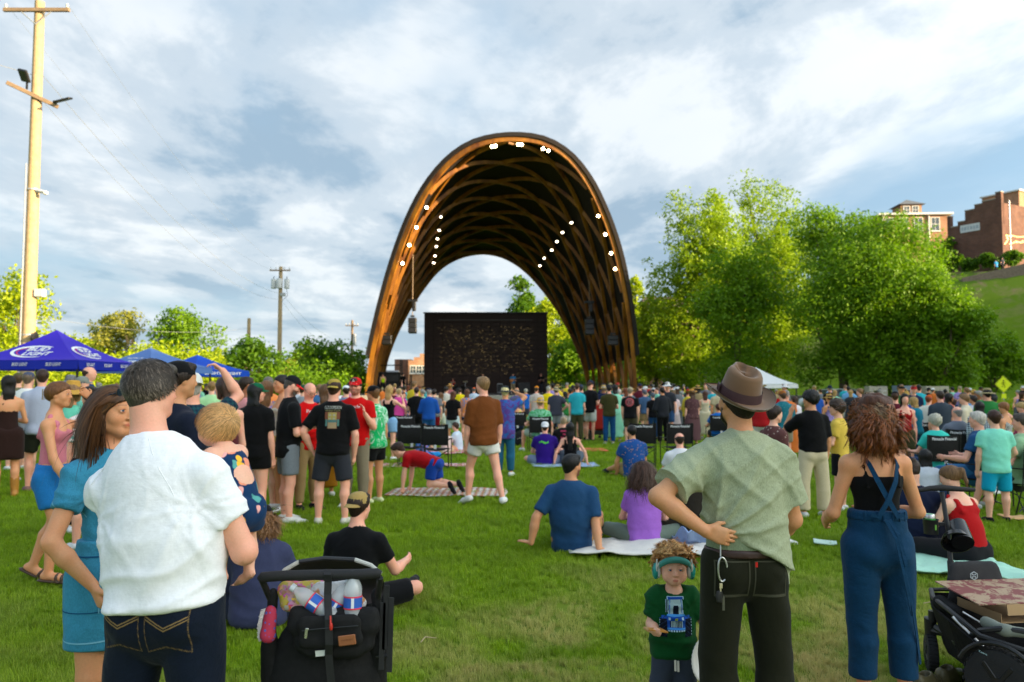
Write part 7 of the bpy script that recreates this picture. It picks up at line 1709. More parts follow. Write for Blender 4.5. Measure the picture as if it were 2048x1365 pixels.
 nb=NB('pink_cloth');v=nb.vor(55);c=nb.mix(nb.ramp(v,[(.25,0.0),(.33,1.0)]),(.10,.14,.50),(.52,.05,.10));f=Field(.008);f.cone(L(541,1222,.03),L(536,1270,.02),.020,.030,.02,((0,1,0),.8));V,Q=f.mesh();V+=vnormals(V,Q)*(wavy(V,6,30,2)*.004)[:,None]
 o=link('fringed_cloth',mesh_np('fringed_cloth',V+np.array(t.location),Q,True,nb.done(c,.9,0,.1)));tag(o,'pink cloth with blue dots and white fringe hanging from the stroller side','cloth')
 fr=MB();rr=random.Random(2)
 for i in range(40):y_=1218+i*1.6;a=L(531-5*math.sin(i/40*PI)-i*.12,y_,.02);fr.tube([a,a+np.array((-.012-rr.random()*.006,rr.uniform(-.004,.004),-.006))],.0016,4)
 q=fr.build('fringe',mat_plain('fringe_white',(.75,.70,.70),.9),o);q.location=tuple(np.array(t.location))
stroller()
# ------------------------------------------------------------------ wagon at the right edge
def wagon():
 Y=4.35;X0=(1975-1024)/FPX*Y;t=empty('stroller_wagon',(X0,Y,0),0,'black pull-along stroller wagon with grey padded seat and tall T-handle at the right edge','wagon')
 def L(px,py,dy=0.0):p=W(px,py,Y+dy);return np.array((p[0]-X0,dy,p[2]))
 bf,bp,al=MATS['black_fabric'],MATS['black_plastic'],MATS['alu'];dg=mat_plain('charcoal_cloth',(.028,.027,.030),.85,bump=.35,bscale=500)
 f=Field(.011);f.cone(L(1915,1138,.35),L(1982,1138,.35),.045,None,.02,((0,1,0),.5));f.cone(L(1912,1200,.32),L(1990,1200,.32),.050,None,.08,((0,1,0),.5));f.cone(L(1912,1165,.34),L(1988,1165,.34),.048,None,.05,((0,1,0),.45));sb=extra('seat_pad',f,t,'black_fabric',None,2,lambda V:wavy(V,7,18,2)*.004);setmat(sb,'black_fabric');sb.material_slots[0].material=dg
 m=MB();c=L(1948,1152,.285)
 for i in range(6):a0,a1=PI/6+i*PI/3,PI/6+(i+1)*PI/3;m.tube([c+np.array((math.cos(a0),0,math.sin(a0)))*.022,c+np.array((math.cos(a1),0,math.sin(a1)))*.022],.0028,5)
 for i in range(4):a0=PI/4+i*PI/2;m.tube([c+np.array((math.cos(a0),0,math.sin(a0)))*.004,c+np.array((math.cos(a0),0,math.sin(a0)))*.015],.0035,5)
 m.build('emblem',mat_plain('emblem_grey',(.42,.47,.49),.5),sb)
 for px in(1927,1972):MB().box(L(px,1185,.285),(.022,.006,.06)).build('harness_strap',MATS['webbing'],sb)
 # body: fabric tub
 V=[];F=[]
 rim=[L(1862,1185,.45),L(1866,1210,.30),L(1900,1240,.05),L(1960,1290,-.15),L(2060,1320,-.30),L(2200,1330,-.30),L(2200,1200,.40),L(2010,1190,.45)]
 low=[L(1890,1290,.42),L(1900,1310,.30),L(1930,1330,.08),L(1990,1400,-.10),L(2070,1440,-.25),L(2200,1440,-.25),L(2200,1330,.36),L(2010,1310,.42)]
 n=len(rim);V=rim+low+[v+np.array((0,0,.0))for v in[L(1960,1400,.2)]];F=[(i,(i+1)%n,n+(i+1)%n,n+i)for i in range(n)]+[tuple(range(n,2*n))[::-1]]
 me=mesh_np('tub',V,F,False,bf);o=link('tub',me,t);o.modifiers.new('solid','SOLIDIFY').thickness=.012
 m=MB();m.tube([L(1862,1180,.45),L(1866,1195,.30),L(1900,1222,.05),L(1960,1272,-.15),L(2060,1305,-.30),L(2200,1315,-.30)],.014,8);m.build('rim',bp,t,True)
 m=MB();m.tube([L(1862,1180,.45),L(1930,1178,.50),L(2010,1185,.50),L(2100,1188,.5)],.012,8);m.build('rim',bp,t,True)
 f=Field(.010);f.cone(L(1880,1205,.25),L(1915,1225,.08),.04,.035,.02,((0,1,0),.6));extra('side_flap',f,t,'black_fabric',None,1,lambda V:wavy(V,5,20,2)*.004)
 m=MB();m.tube([L(1905,1234,.0),L(1978,1306,-.12)],.008,8);m.tube([L(1925,1224,.02),L(1965,1248,-.02)],.007,8);m.build('frame_rod',al,t,True)
 m=MB();m.tube([L(1872,1255,.35),L(1900,1272,.25),L(1915,1285,.10),L(1940,1275,-.05),L(1960,1262,-.12),L(2000,1258,-.2),L(2100,1270,-.3)],[.02,.022,.024,.018,.016,.016,.016],8);m.build('chassis_arm',bp,t,True)
 def wheel(px,py,dy,r,w,rot,parent,name='wheel'):
  c=L(px,py,dy);c[2]=r;R=rotz(rot)@roty(PI/2);m=MB();prof=[(.0,-w*.5),(r*.55,-w*.5),(r*.8,-w*.55),(r*.95,-w*.45),(r,-w*.2),(r,w*.2),(r*.95,w*.45),(r*.8,w*.55),(r*.55,w*.5),(0.001,w*.5)];m.lathe(prof,c,30,R);o=m.build(name,MATS['rubber'],t,True)
  h=MB();h.lathe([(.001,-w*.62),(r*.18,-w*.6),(r*.2,w*.6),(.001,w*.62)],c,12,R)
  for i in range(5):a=2*PI*i/5;d=R@np.array((math.cos(a),math.sin(a),0));h.box(c+d*r*.38,(r*.14,r*.62,w*1.15),R@rotz(a-PI/2),.004)
  h.build('spokes',MATS['dark_metal'],o)
  tr=MB()
  for i in range(30):a=2*PI*i/30;d=R@np.array((math.cos(a),math.sin(a),0));tr.box(c+d*r,(r*.10,.006,w*.8),R@rotz(a-PI/2)@rotz(0))
  tr.build('tread',MATS['rubber'],o);return c
 c=wheel(1862,1290,.42,.115,.055,-.35,t);m=MB();m.tube([c+np.array((0,0,.06)),c+np.array((0,0,.20)),L(1866,1240,.40),L(1866,1222,.40)],[.03,.034,.026,.026],12);m.tube([L(1866,1262,.40),L(1890,1268,.3)],.02,8);m.build('fork',bp,t,True)
 c=wheel(2000,1345,-.20,.17,.06,PI/2-.9,t);m=MB();m.tube([c+rotz(-.9+0)@np.array((math.cos(a)*.20,-.03,math.sin(a)*.20))for a in np.linspace(.1,2.7,14)],.012,8);m.build('mudguard',bp,t,True)
 wheel(2180,1345,-.20,.17,.06,PI/2-.9,t);wheel(2110,1300,.42,.115,.055,-.35,t)
 # pull handle with cup holders
 hd=MB();hd.tube([L(1901,1122,.55),L(1896,1060,.62),L(1884,985,.70)],[.020,.019,.018],10,True,.7);hd.tube([L(1901,1122,.55),L(1905,1190,.50),L(1915,1260,.45)],.02,8);hd.build('pull_handle',bp,t,True)
 m=MB();m.tube([L(1838,981,.70),L(1860,977,.70),L(1884,976,.70),L(1925,979,.70),L(1949,980,.70)],[.012,.016,.020,.016,.013],10);m.build('grip',MATS['rubber'],t,True)
 c=L(1862,1068,.62);m=MB();m.lathe([(.040,.0),(.044,.085),(.048,.09),(.044,.09),(.036,.01),(.001,.01)],c,20);m.box(c+np.array((.06,0,.06)),(.05,.02,.02));ch=m.build('cup_holder',bp,t,True)
 MB().box(c+np.array((.008,-.0425,.045)),(.010,.004,.032)).build('sticker',mat_plain('green_yellow',(.15,.40,.05),.5),ch)
 k=W(1860,1040,Y+.62);can=empty('drink_can',(k[0],k[1],k[2]-.02),0,'green and silver drink can standing in the cup holder of the wagon','can');MB().lathe([(.026,-.05),(.032,-.042),(.032,.045),(.027,.055),(.001,.053)],(0,0,0),20).build('can_body',mat_plain('can_green',(.03,.32,.05),.3,.4),can,True);MB().lathe([(.0325,.030),(.0325,.045),(.0275,.056),(.026,.054),(.001,.053)],(0,0,0),20).build('can_rim',MATS['alu'],can,True)
 MB().lathe([(.0324,-.02),(.0324,-.005)],(0,0,0),20,caps=False).build('can_band',mat_plain('can_gold',(.6,.45,.05),.4),can,True)
 c=L(1912,1068,.55);m=MB();R=rotx(-.9)@roty(.25);m.lathe([(.062,-.08),(.048,.06),(.045,.08),(.001,.08)],c+np.array((.01,-.03,.01)),24,R);m.lathe([(.045,-.03),(.074,-.045),(.088,-.085),(.084,-.088),(.066,-.05)],c+np.array((-.01,.0,.01)),24,R,caps=False);m.build('black_cup',mat_plain('gloss_black',(.012,.012,.014),.22),t,True)
 # pizza box
 b=empty('pizza_box',tuple(W(1985,1190,Y+.1)),.12,'open cardboard pizza box with red printed lid lying across the wagon','box');nb=NB('cardboard');nb.bump(nb.noise(30,3),.2,.003);cb=nb.done(nb.mix(nb.noise(12,4),(.42,.27,.14),(.50,.33,.18)),.85,0,.1)
 nb=NB('printed_cardboard');cc=nb.mix(nb.ramp(nb.noise(11,5,.7,.8),[(.46,0.0),(.52,1.0)]),(.42,.30,.20),(.24,.08,.075));pb=nb.done(cc,.7,0,.2)
 MB().box((.10,.02,.012),(.60,.36,.006),rotx(.10)).build('lid',pb,b);MB().box((.15,-.17,-.035),(.40,.006,.055),rotx(-.15)).build('lid_flap',cb,b);MB().box((.15,.05,-.11),(.42,.38,.005)).build('base',cb,b)
 for x in(-.06,.36):MB().box((x,.05,-.085),(.005,.38,.045)).build('side',cb,b)
 f=Field(.010);f.cone(L(1972,1245,-.1),L(2010,1262,-.2),.03,None,.02);f.cone(L(2010,1262,-.2),L(2060,1268,-.25),.03,.02,.02);V,Q=f.mesh();V+=vnormals(V,Q)*(wavy(V,5,25,2)*.006)[:,None];o=link('grey_cloth',mesh_np('grey_cloth',V+np.array(t.location),Q));o.color=srgb('#7d837a')+(1,);setmat(o,'cloth');tag(o,'crumpled grey-green jacket draped over the wagon side','jacket')
 lettering('lettering','Keenz',None,np.array(world_of(t))[:3,3]+L(1966,1306,-.21),unit((1,-.35,-.45)),(0,0,1),.011,(.35,.55,.60),parent=t)
 # hiking shoes standing on the grass
 for i,(px,py,dy,a,lb)in enumerate([(1858,1352,.12,-1.0,'olive hiking shoe nearest the camera beside the wagon wheel'),(1900,1340,.22,-.9,'second olive hiking shoe with its black heel towards the wagon')]):
  q=W(px,py,Y+dy);s=empty('hiking_shoe',(q[0],q[1],0),a,lb,'shoe','pair of hiking shoes by the wagon');f=Field(.0065)
  f.cone((0,-.09,.06),(0,.0,.055),.042,.042,.02,((0,0,1),1.0),[((0,0,.115),(0,-.1,1))]);f.cone((0,0,.05),(0,.12,.035),.044,.036,.02,None);f.cone((0,-.1,.09),(0,-.02,.085),.034,.04,.02,None,[((0,0,.118),(0,.15,1))]);f.ell((0,-.055,.115),(.026,.05,.05),None,.006,None,True)
  V,Q=f.mesh();V[:,2]=np.maximum(V[:,2],.02);o=link('upper',mesh_np('upper',relax(V,Q,1),Q),s,None,srgb('#5a5238'));setmat(o,'leather');so_=MB();so_.add([(x*(1.04),y,z)for z in(0,.026)for x,y in[(math.sin(u)*(.045 if math.cos(u)>0 else .040),math.cos(u)*(.160 if math.cos(u)>0 else .135)*1.0)for u in np.linspace(0,2*PI,21)[:-1]]],[tuple(range(20)),tuple(range(39,19,-1))]+[(k_,20+k_,20+(k_+1)%20,(k_+1)%20)for k_ in range(20)]);so_.build('sole',MATS['rubber'],s)
  lc=MB();
  for k_ in range(5):y_=.015+k_*.022;lc.tube([(-.024,y_,.078-k_*.006),(0,y_+.006,.088-k_*.007),(.024,y_,.078-k_*.006)],.0026,5)
  lc.build('laces',mat_plain('lace_tan',(.30,.24,.14),.8),s)
wagon()
# ------------------------------------------------------------------ people one can tell apart
def depth_of(foot):return G(1024,foot)[1]
def M(label,px,Y,head,rot=0.0,lvl=1,dH=0.0,H=None,foot=None,**kw):
 """stand a figure whose middle is at px and whose head top is at head, at distance Y"""
 if foot:Y=depth_of(foot)
 if H is None:H=W(px,head,Y)[2]-dH
 x=W(px,772,Y)[0]
 if lvl==1 and Y>11.8:lvl=2
 return person(label,x,Y,float(H),rot,lvl,**kw)
Rr,Lf=-PI/2,PI/2
TN=dict(hair=('long','#17110e'))
# left edge
M('woman in a strapless dark brown dress and tan cowboy boots at the left edge',17,12.1,752,.75,1,hair=('long','#120e0d'),fem=1,skin='gold',top=('tube','#2a1814'),bottom=('dress','#2a1814'),botkw=dict(length=.20,flare=.03),shoes=('boots','#b0782c'),pose='front')
M('man in white T-shirt with red and blue back print and trucker cap',55,14,742,.1,1,dH=.03,hair=('short','#6b5a4a'),hat=('cap','#4a5168'),top=('tee','#e6e6e2'),bottom=('shorts','#2c2e22'),girth=1.15)
M('bearded man in pale blue-grey long-sleeved shirt and dark olive shorts',84,12.7,739,.55,1,hair=('short','#3a251b'),top=('longshirt','#a9b2c8'),bottom=('shorts','#23271c'),shoes=('sneaker','#8a6a62'),skin='pink',beard=(srgb('#2a1a14'),.8,.01),ov=dict(thL=(.1,.25,-1),thR=(.1,-.15,-1)))
p=M('woman in pink ribbed tank top and denim shorts shading her eyes',110,6.7,773,-1.45,1,foot=1168,hair=('updo','#6d4526'),fem=1,skin='gold',top=('tank','#d27c8c'),bottom=('shorts','#1c6cae'),botmat='denim',botkw=dict(length=.62,flare=.02,waist=.07),topkw=dict(hem=.065,ease=.005),shoes=('sandal','#4c382c'),eyes='#333333',girth=1.05,ov=dict(uaR=(.18,.30,-1),faR=(.0,.55,-1),uaL=(.10,1.0,-.05),faL=(-.10,-.25,1),hdL=(-.2,-.7,.7),curlL=.6,thR=(.05,.25,-1),thL=(.05,-.05,-1),shR=(0,-.15,-1),shL=(0,-.45,-1),ftL=(0,1,-.5)))
def claw(p,col):
 S,o=p['S'],p['o'];R,s,c=S['Rh'],S['hs'],S['hc'];m=MB()
 for i in range(7):
  z=.045-i*.014;m.tube([c+R@(np.array((x*.03,-.128-.016*(1-x*x)+(.006 if i in(0,6)else 0),z))*s)for x in(-1,-.5,0,.5,1)],.0032,5)
 m.tube([c+R@(np.array((0,-.146,z))*s)for z in(.05,0,-.045)],.004,5);q=m.build('hair_claw',mat_plain('tortoise',(.42,.27,.12),.35),o,True)
claw(p,0)
M('straw sun-hatted woman in mint green T-shirt with crossbody bag',142,9.2,757,-.35,1,dH=.06,hair=('long','#8a6844'),fem=1,hat=('sunhat','#c99a45'),top=('tee','#6fd0b4'),bottom=('pants','#1a1c26'),skin='gold')
M('dark-haired woman in white floral top with sunglasses pushed up',184,8.3,776,.9,1,hair=('bun','#241712'),fem=1,top=('shirt','#e8dcd8'),topmat='floral',bottom=('skirt','#2c3048'),skin='pink')
M('tall balding bearded man in dark blue shirt behind the straw sun hat',173,14.5,734,-1.2,1,hair=('bald','#3d2a20'),top=('tee','#123a66'),bottom=('shorts','#333333'),skin='pink',girth=1.15,beard=(srgb('#4a3020'),.8,.0))
M('man in grey newsboy cap beside the balding bearded man',160,13.2,752,-.9,1,dH=.02,hair=('buzz','#777777'),hat=('cap','#83877f'),top=('tee','#79c9b8'),bottom=('shorts','#222222'),skin='pink')
M('man in camouflage cap behind the white T-shirt man at left',36,16,742,.6,2,dH=.02,hair=('short','#4c3a28'),hat=('cap','#5c5a34'),top=('tee','#b5b19a'),bottom=('shorts','#333322'),hat_=0)if 0 else person('man in olive camouflage cap behind the man in the trucker cap',W(36,772,16)[0],16,1.93,.6,2,hair=('short','#4c3a28'),hat=('cap','#5c5a34'),top=('tee','#6b6a50'),bottom=('shorts','#333322'))
M('blond woman between the camouflage cap and the trucker cap',45,18,758,.2,2,hair=('long','#b8935a'),fem=1,top=('tee','#c8b9a0'),bottom=('shorts','#444455'))
M('man in blue-grey bucket hat under the canopy edge',138,16,748,-.3,2,dH=.03,hair=('short','#666666'),hat=('bucket','#7a7a88'),top=('tee','#405070'),bottom=('shorts','#333333'))
# behind the man in white
M('man in black cap worn backwards and navy T-shirt behind the man in white',348,5.3,722,-.75,1,dH=.02,hair=('short','#2a1d16'),hat=('capback','#0c0d10'),top=('tee','#131a2c'),bottom=('shorts','#22242a'),skin='tan',ov=dict(uaR=(.25,.2,-1),faR=(-.2,.8,-.2)))
M('grey-bearded man in white cap and navy plaid shirt raising one arm',386,6.7,745,.75,1,dH=.02,hair=('buzz','#b0a8a0'),hat=('capback','#d9d9d2'),top=('shirt','#12293e'),topmat='plaid',col2='#1d4a52',bottom=('shorts','#555544'),skin='pink',girth=1.2,belly=.03,beard=(srgb('#9a938a'),.8,.02),ov=dict(uaR=(.75,.15,.65),faR=(-.55,.1,.9),hdR=(-.6,.3,.5),curlR=.6,hp=.1))
M('woman in profile with long brown hair, bare tattooed shoulder and strapless top',455,8.0,757,1.1,1,hair=('long','#3a241a'),fem=1,skin='pink',top=('tube','#5a2028'),bottom=('shorts','#2a4058'))
M('bald man in a salmon pink shirt',488,10.2,755,-.9,1,hair=('buzz','#2a1c14'),top=('shirt','#d98f8e'),bottom=('shorts','#b0a58c'),skin='brown',girth=1.1)
M('woman in black with green cap and very long black hair',510,9.6,766,-.15,1,foot=1052,dH=.02,hair=('longer','#0b0a0b'),fem=1,hat=('cap','#0c5c3c'),top=('tee','#0a0a0c'),bottom=('short_shorts','#0c0c0e'),girth=1.28,skin='pink',topkw=dict(sleeve=.7),botkw=dict(length=.48),shoes=('sneaker','#dddddd'),ov=dict(hy=-.8))
M('smiling dark-haired woman looking back over her shoulder in cream top',568,10.8,753,2.3,1,hair=('bun','#1d1310'),fem=1,skin='gold',top=('tank','#d9cdb8'),bottom=('skirt','#c9a050'),eyes='#332211')
M('grey-haired man in an orange shirt',536,12.6,754,.1,2,hair=('buzz','#6e665e'),top=('tee','#e88a4a'),bottom=('shorts','#555555'),skin='pink',girth=1.1)
M('woman with long light brown hair and lilac top beside the orange shirt',532,10.9,764,.0,1,hair=('longer','#7a5636'),fem=1,top=('tank','#b9a0d8'),bottom=('shorts','#33415c'))
M('woman in black tank top with bun between salmon shirt and green cap',470,13,762,.2,2,hair=('bun','#2a1a12'),fem=1,top=('tank','#17171a'),bottom=('shorts','#3a4a66'))
for(px,Y,hd,lb,hat,hc,tc)in[(455,19,757,'person in red shirt and pale yellow cap near the bright blue canopy','cap','#dfe0a0','#c02020'),(449,24,760,'person in white cap under the bright blue canopy corner','cap','#e8e8e8','#e0e0e0'),(468,17,763,'dark-haired person in white shirt left of the salmon shirt',None,None,'#e4e8ec'),(497,20,756,'tanned man with cropped hair behind the salmon shirt',None,None,'#7a8a9a'),(520,21,765,'person in yellow bucket hat behind the green cap','bucket','#e0c050','#d8b0a0'),(424,16,764,'person in pale green shirt behind the raised arm',None,None,'#a8d8a0'),(605,18,770,'person in dark green cap behind the bald man in red','cap','#0c4a38','#8a8f96'),(693,17,771,'person in white cap between the yellow cap and the red cap','cap','#e6e8f2','#6a7a98'),(640,19,770,'person in blue shirt behind the group of men',None,None,'#3a6a9a'),(598,24,774,'fair-haired person in pale shirt behind the black cap',None,None,'#c8ccd4')]:
 M(lb,px,Y,hd,RNG.uniform(-.6,.6),2,dH=.02 if hat else 0,hair=('short',['#2a1a12','#8a6a40','#4a3424'][px%3]),hat=(hat,hc)if hat else None,top=('tee',tc),bottom=('shorts',['#333344','#8a8060','#44403a'][px%3]))
 # the group of men
p8=M('man in black polo shirt and grey plaid shorts with black and red cap, looking down',578,9.8,752,-1.05,1,foot=1046,dH=.02,hair=('buzz','#4c4540'),hat=('cap','#14161a'),top=('shirt','#0e0f12'),bottom=('shorts','#79818a'),skin='pink',girth=1.22,belly=.04,pose='phone',shoes=('sneaker','#d6d6d2'),beard=(srgb('#55504c'),.9,.03),topkw=dict(hem=-.07,sleeve=.78),botmat='heather')
def cap_bill(p,col):
 h=p['hat'];me=h.data;n=20;C=np.ones((len(me.vertices),3))*np.array(h.color[:3]);C[8*n:]=np.array(srgb(col));paint(me,C);h.material_slots[0].material=MATS['printed_cloth']
cap_bill(p8,'#d81c20')
R3=np.array(world_of(p8['o']))[:3,:3];S8=p8['S']
m=MB();m.box(S8['pel']+np.array((.165,.02,-.06)),(.03,.06,.10),rotx(.1),.008);m.box(S8['pel']+np.array((.17,.02,-.115)),(.02,.03,.02),None,.004);m.build('phone_pouch',MATS['black_plastic'],p8['o'])
p9=M('bald man in red T-shirt and khaki trousers looking down at his hands',617,10.9,768,-2.35,1,hair=('bald','#a08878'),top=('tee','#cf0a0c'),bottom=('pants','#9a8058'),skin='pink',girth=1.15,belly=.03,pose='phone',shoes=('sneaker','#16161a'),glasses=True)
M('woman in long mustard skirt with long brown hair behind the men',650,12.2,770,.3,2,hair=('longer','#5c4028'),fem=1,top=('tank','#3a2c1c'),bottom=('dress','#a06a10'),botkw=dict(length=.43,flare=.05),skin='gold')
p11=M('man in black concert T-shirt and mustard cap worn backwards, left hand on hip',667,9.6,757,-.02,1,foot=1050,dH=.02,hair=('short','#3a2418'),hat=('capback','#ab9440'),top=('tee','#0c0c0e'),bottom=('shorts','#2e3038'),skin='pink',girth=1.2,belly=.03,shoes=('sneaker','#c9c6b8'),topkw=dict(hem=-.03,sleeve=.80),botkw=dict(length=.88,flare=.02),ov=dict(uaL=(.55,-.25,-.85),faL=(-.32,.35,-.85),curlL=.6,uaR=(.28,-.05,-1),faR=(-.1,.25,-1),thL=(.16,0,-1),thR=(.16,0,-1)))
def back(p,u=0.0,z=0.0):
 o,S=p['o'],p['S'];Mw=np.array(world_of(o));R3=Mw[:3,:3];c=Mw[:3,3]+R3@(S['chest']+np.array((u,-.1,z)));return c,R3@np.array((1. ,0,0)),R3@unit(S['sp2'])
def front(p,u=0.0,z=0.0):
 o,S=p['o'],p['S'];Mw=np.array(world_of(o));R3=Mw[:3,:3];c=Mw[:3,3]+R3@(S['chest']+np.array((u,.1,z)));return c,R3@np.array((-1. ,0,0)),R3@unit(S['sp2'])
c,rt,up=back(p11,.02,.10);lettering('lettering','OLD DOMINION',p11['top'],c,rt,up,.040,(.45,.47,.42),.006,.20);c,rt,up=back(p11,.02,.062);lettering('lettering','WORLD TOUR',p11['top'],c,rt,up,.020,(.30,.27,.10),.006,.18)
def poster(u,v):
 x=abs(u-.5)
 if x>.47-.0:return None
 if x>.30:return(.20,.07,.04)if v>.55 else(.08,.20,.18)if x<.42 and v>.15 else None
 if v<.03 or v>.97:return(.22,.10,.06)
 if x>.26:return(.16,.07,.045)
 if v>.52:return(.38,.30,.08)if math.sin(u*23)+math.cos(v*31)<.6 else(.34,.34,.25)
 if v>.36:return(.07,.17,.17)
 return(.34,.25,.14)
c,rt,up=back(p11,.02,-.055);decal('shirt_print',p11['top'],c,rt,up,.19,.20,30,32,poster,.004)
p12=M('man in red cap and red T-shirt with glasses and moustache, facing the camera',712,11.2,755,PI-.05,1,dH=.02,hair=('short','#3a2a20'),hat=('cap','#d00c14'),top=('tee','#c4090b'),bottom=('pants','#857a66'),skin='pink',girth=1.15,glasses=True,beard=(srgb('#4a3a30'),.6),eyes='#332211',ov=dict(uaL=(.25,.15,-1),faL=(-.35,.6,.75),hdL=(-.2,.2,1),uaR=(.2,.1,-1)))
for p,z in((p9,.05),(p12,.05)):c,rt,up=front(p,.0,z);lettering('lettering','Pinnacle',p['top'],c,rt,up,.042,(.78,.74,.74),.006,.19)
cc=S12=p12['S'];o=p12['o'];Mw=np.array(world_of(o));q=Mw[:3,3]+Mw[:3,:3]@(cc['hc']+cc['Rh']@np.array((0,.115,.075)));lettering('lettering','A',None,q,(1,0,0),(0,0,1),.04,(.75,.75,.75),parent=o)
p13=M('man in green and white tie-dye T-shirt and black shorts with black cap, head turned left',750,11.2,771,1.0,1,foot=1008,dH=.02,hair=('short','#6a4a2c'),hat=('cap','#0d0e10'),top=('tee','#c8ead9'),topmat='tiedye',col2='#0fae62',bottom=('shorts','#0c0c0e'),skin='tan',girth=1.1,shoes=('sneaker','#cfd6a8'),botkw=dict(length=.62),ov=dict(uaL=(.14,.12,-1),faL=(.0,.35,-1)))
S,o=p13['S'],p13['o'];g=MB()
for sx in(-1,1):g.tube([S['hc']+S['Rh']@np.array((sx*(.036+.026*math.cos(t)),.108,.078+.016*math.sin(t)))for t in np.linspace(0,2*PI,12)],.004,5)
g.build('sunglasses',mat_plain('yellow_frame',(.65,.60,.02),.4),o)
M('blond woman in black tank top and pale denim shorts with hand at her hair',778,17.4,772,-.35,2,foot=921,hair=('long','#b8935c'),fem=1,skin='fair',top=('tank','#0d0d10'),bottom=('shorts','#7aa4cc'),botmat='denim',botkw=dict(length=.6),ov=dict(uaR=(.35,.6,-.4),faR=(-.2,-.1,1)))
# walking man
p=M('fair-haired man walking in a loose brown T-shirt and white shorts',968,11.2,756,.5,1,foot=1012,hair=('short','#8a6a46'),top=('tee','#6e3c17'),bottom=('shorts','#d8d6d0'),skin='pink',shoes=('sneaker','#e4e4e4'),girth=1.05,topkw=dict(sleeve=.95,hem=-.045,boxy=.028,ease=.022),botkw=dict(length=.52,flare=.024),ov=dict(thL=(.12,.42,-1),shL=(.06,.0,-1),thR=(.14,-.22,-1),shR=(.02,-.42,-1),ftR=(.6,.8,-.05),ftL=(.2,.9,-.3),uaL=(.12,.1,-1),uaR=(.16,-.10,-1),faR=(.05,.15,-1),hy=.25))
S,o=p['S'],p['o'];MB().tube([S['wrR']+np.array((math.cos(a)*.032,math.sin(a)*.030,.0))for a in np.linspace(0,2*PI,12)],.008,5).build('wristband',MATS['black_plastic'],o)
M('person in blue and purple tie-dye shirt and jeans shading their eyes, dark hat',1010,14.8,772,-.15,2,foot=953,dH=.02,hair=('short','#d8c890'),hat=('boonie','#2e3438'),top=('tee','#2468b4'),topmat='tiedye',col2='#5a3c88',bottom=('jeans','#1f5878'),botmat='denim',skin='gold',ov=dict(uaR=(.55,.4,.45),faR=(-.75,.2,.35)),topkw=dict(hem=-.10))
M('boy in red T-shirt and blue shorts crawling on the patterned mat',838,0,0,1.25,1,H=1.35,foot=990,child=.35,pose='crawl',hair=('short','#33221a'),top=('tee','#a80c16'),bottom=('shorts','#14409a'),shoes=('sneaker','#17171c'),skin='fair',dH=0)if 0 else None
Yc=depth_of(992);person('boy in red T-shirt and blue shorts crawling on the patterned mat',W(868,900,Yc)[0],Yc,1.42,1.35,1,'crawl','fair',0,1.0,.35,hair=('short','#33221a'),top=('tee','#a80c16'),bottom=('shorts','#14409a'),shoes=('sneaker','#17171c'),z=.02)
# seated on the grass
def sitter(label,px,base,H,rot=0.0,lvl=1,pose='sitx',**kw):
 Y=depth_of(base)+.12;x=W(px,900,Y)[0]
 if Y>12:lvl=2
 return person(label,x,Y,H,rot,lvl,pose,z=kw.pop('z',-.03),**kw)
p=sitter('seated man in khaki cap worn backwards and black T-shirt behind the stroller',712,1236,1.62,-.12,pose='sitx',hair=('short','#2a1a12'),hat=('capback','#a88d54'),top=('tee','#0c0d10'),bottom=('shorts','#101114'),skin='pink',shoes=('sneaker','#222222'),ov=dict(sp1=(0,-.12,1),sp2=(0,.22,1),uaR=(.35,.40,-.8),faR=(.10,.9,.1),uaL=(.3,.35,-1),faL=(-.3,.8,.1),thR=(.95,.55,.16),shR=(-.3,.9,-.1),ftR=(.1,1,.2),thL=(.3,.9,.4),shL=(0,.5,-.85),hy=-.35),topkw=dict(hem=-.02),botkw=dict(length=.9))
p=sitter('seated person in navy hooded sweatshirt with curly brown hair under a black cap',522,1268,1.50,.12,fem=1,girth=1.25,hair=('short','#6a4a30'),hat=('cap','#0e0f14'),top=('hoodie','#3a3f5e'),bottom=('pants','#1a2238'),shoes=('sneaker','#333333'),topkw=dict(hem=-.04),skin='fair')
me=strands(p['S'],1500,lambda P:.17+0*P[:,0],1.1,41,.0022,.6,.35,flow=lambda P:np.stack([P[:,0]*12,-.5+0*P[:,1],-.6+0*P[:,0]],1),jitter=.45,segs=18,base=.018,region=lambda P:(P[:,2]<.035)&(P[:,1]<.05));link('hair_strands',me,p['o'],None,srgb('#8a6240'))
p=sitter('broad man in blue T-shirt and tan shorts leaning back on his hands',1142,1108,1.76,-.20,pose='sitback',girth=1.35,belly=.05,hair=('short','#0d0b0b'),top=('tee','#1f456c'),bottom=('shorts','#b58a52'),skin='tan',shoes=('sandal','#1d3c6c'),ov=dict(hy=-.7,uaL=(.55,-.45,-.95),faL=(.12,-.05,-1),uaR=(.18,-.25,-1),faR=(.02,-.05,-1),sp1=(.02,-.20,1),sp2=(0,.02,1)),topkw=dict(hem=-.07,sleeve=.8),beard=(srgb('#1a1412'),.7))
p=sitter('girl in lilac T-shirt and grey-green trousers with long wavy brown hair',1288,1100,1.60,-.10,fem=1,girth=1.0,hair=('long','#3a261c'),top=('tee','#a066c8'),bottom=('pants','#66756a'),skin='fair',shoes=('sneaker','#555555'),topkw=dict(hem=-.03,boxy=.02))
me=strands(p['S'],1300,lambda P:.40+0*P[:,0],.25,42,.0028,1.0,.2,flow=lambda P:np.stack([P[:,0]*12,-.4+0*P[:,1],-1+0*P[:,0]],1),jitter=.2,segs=12,base=.014,wave=.3,faceclear=.02);link('hair_strands',me,p['o'],None,srgb('#4c3224'))
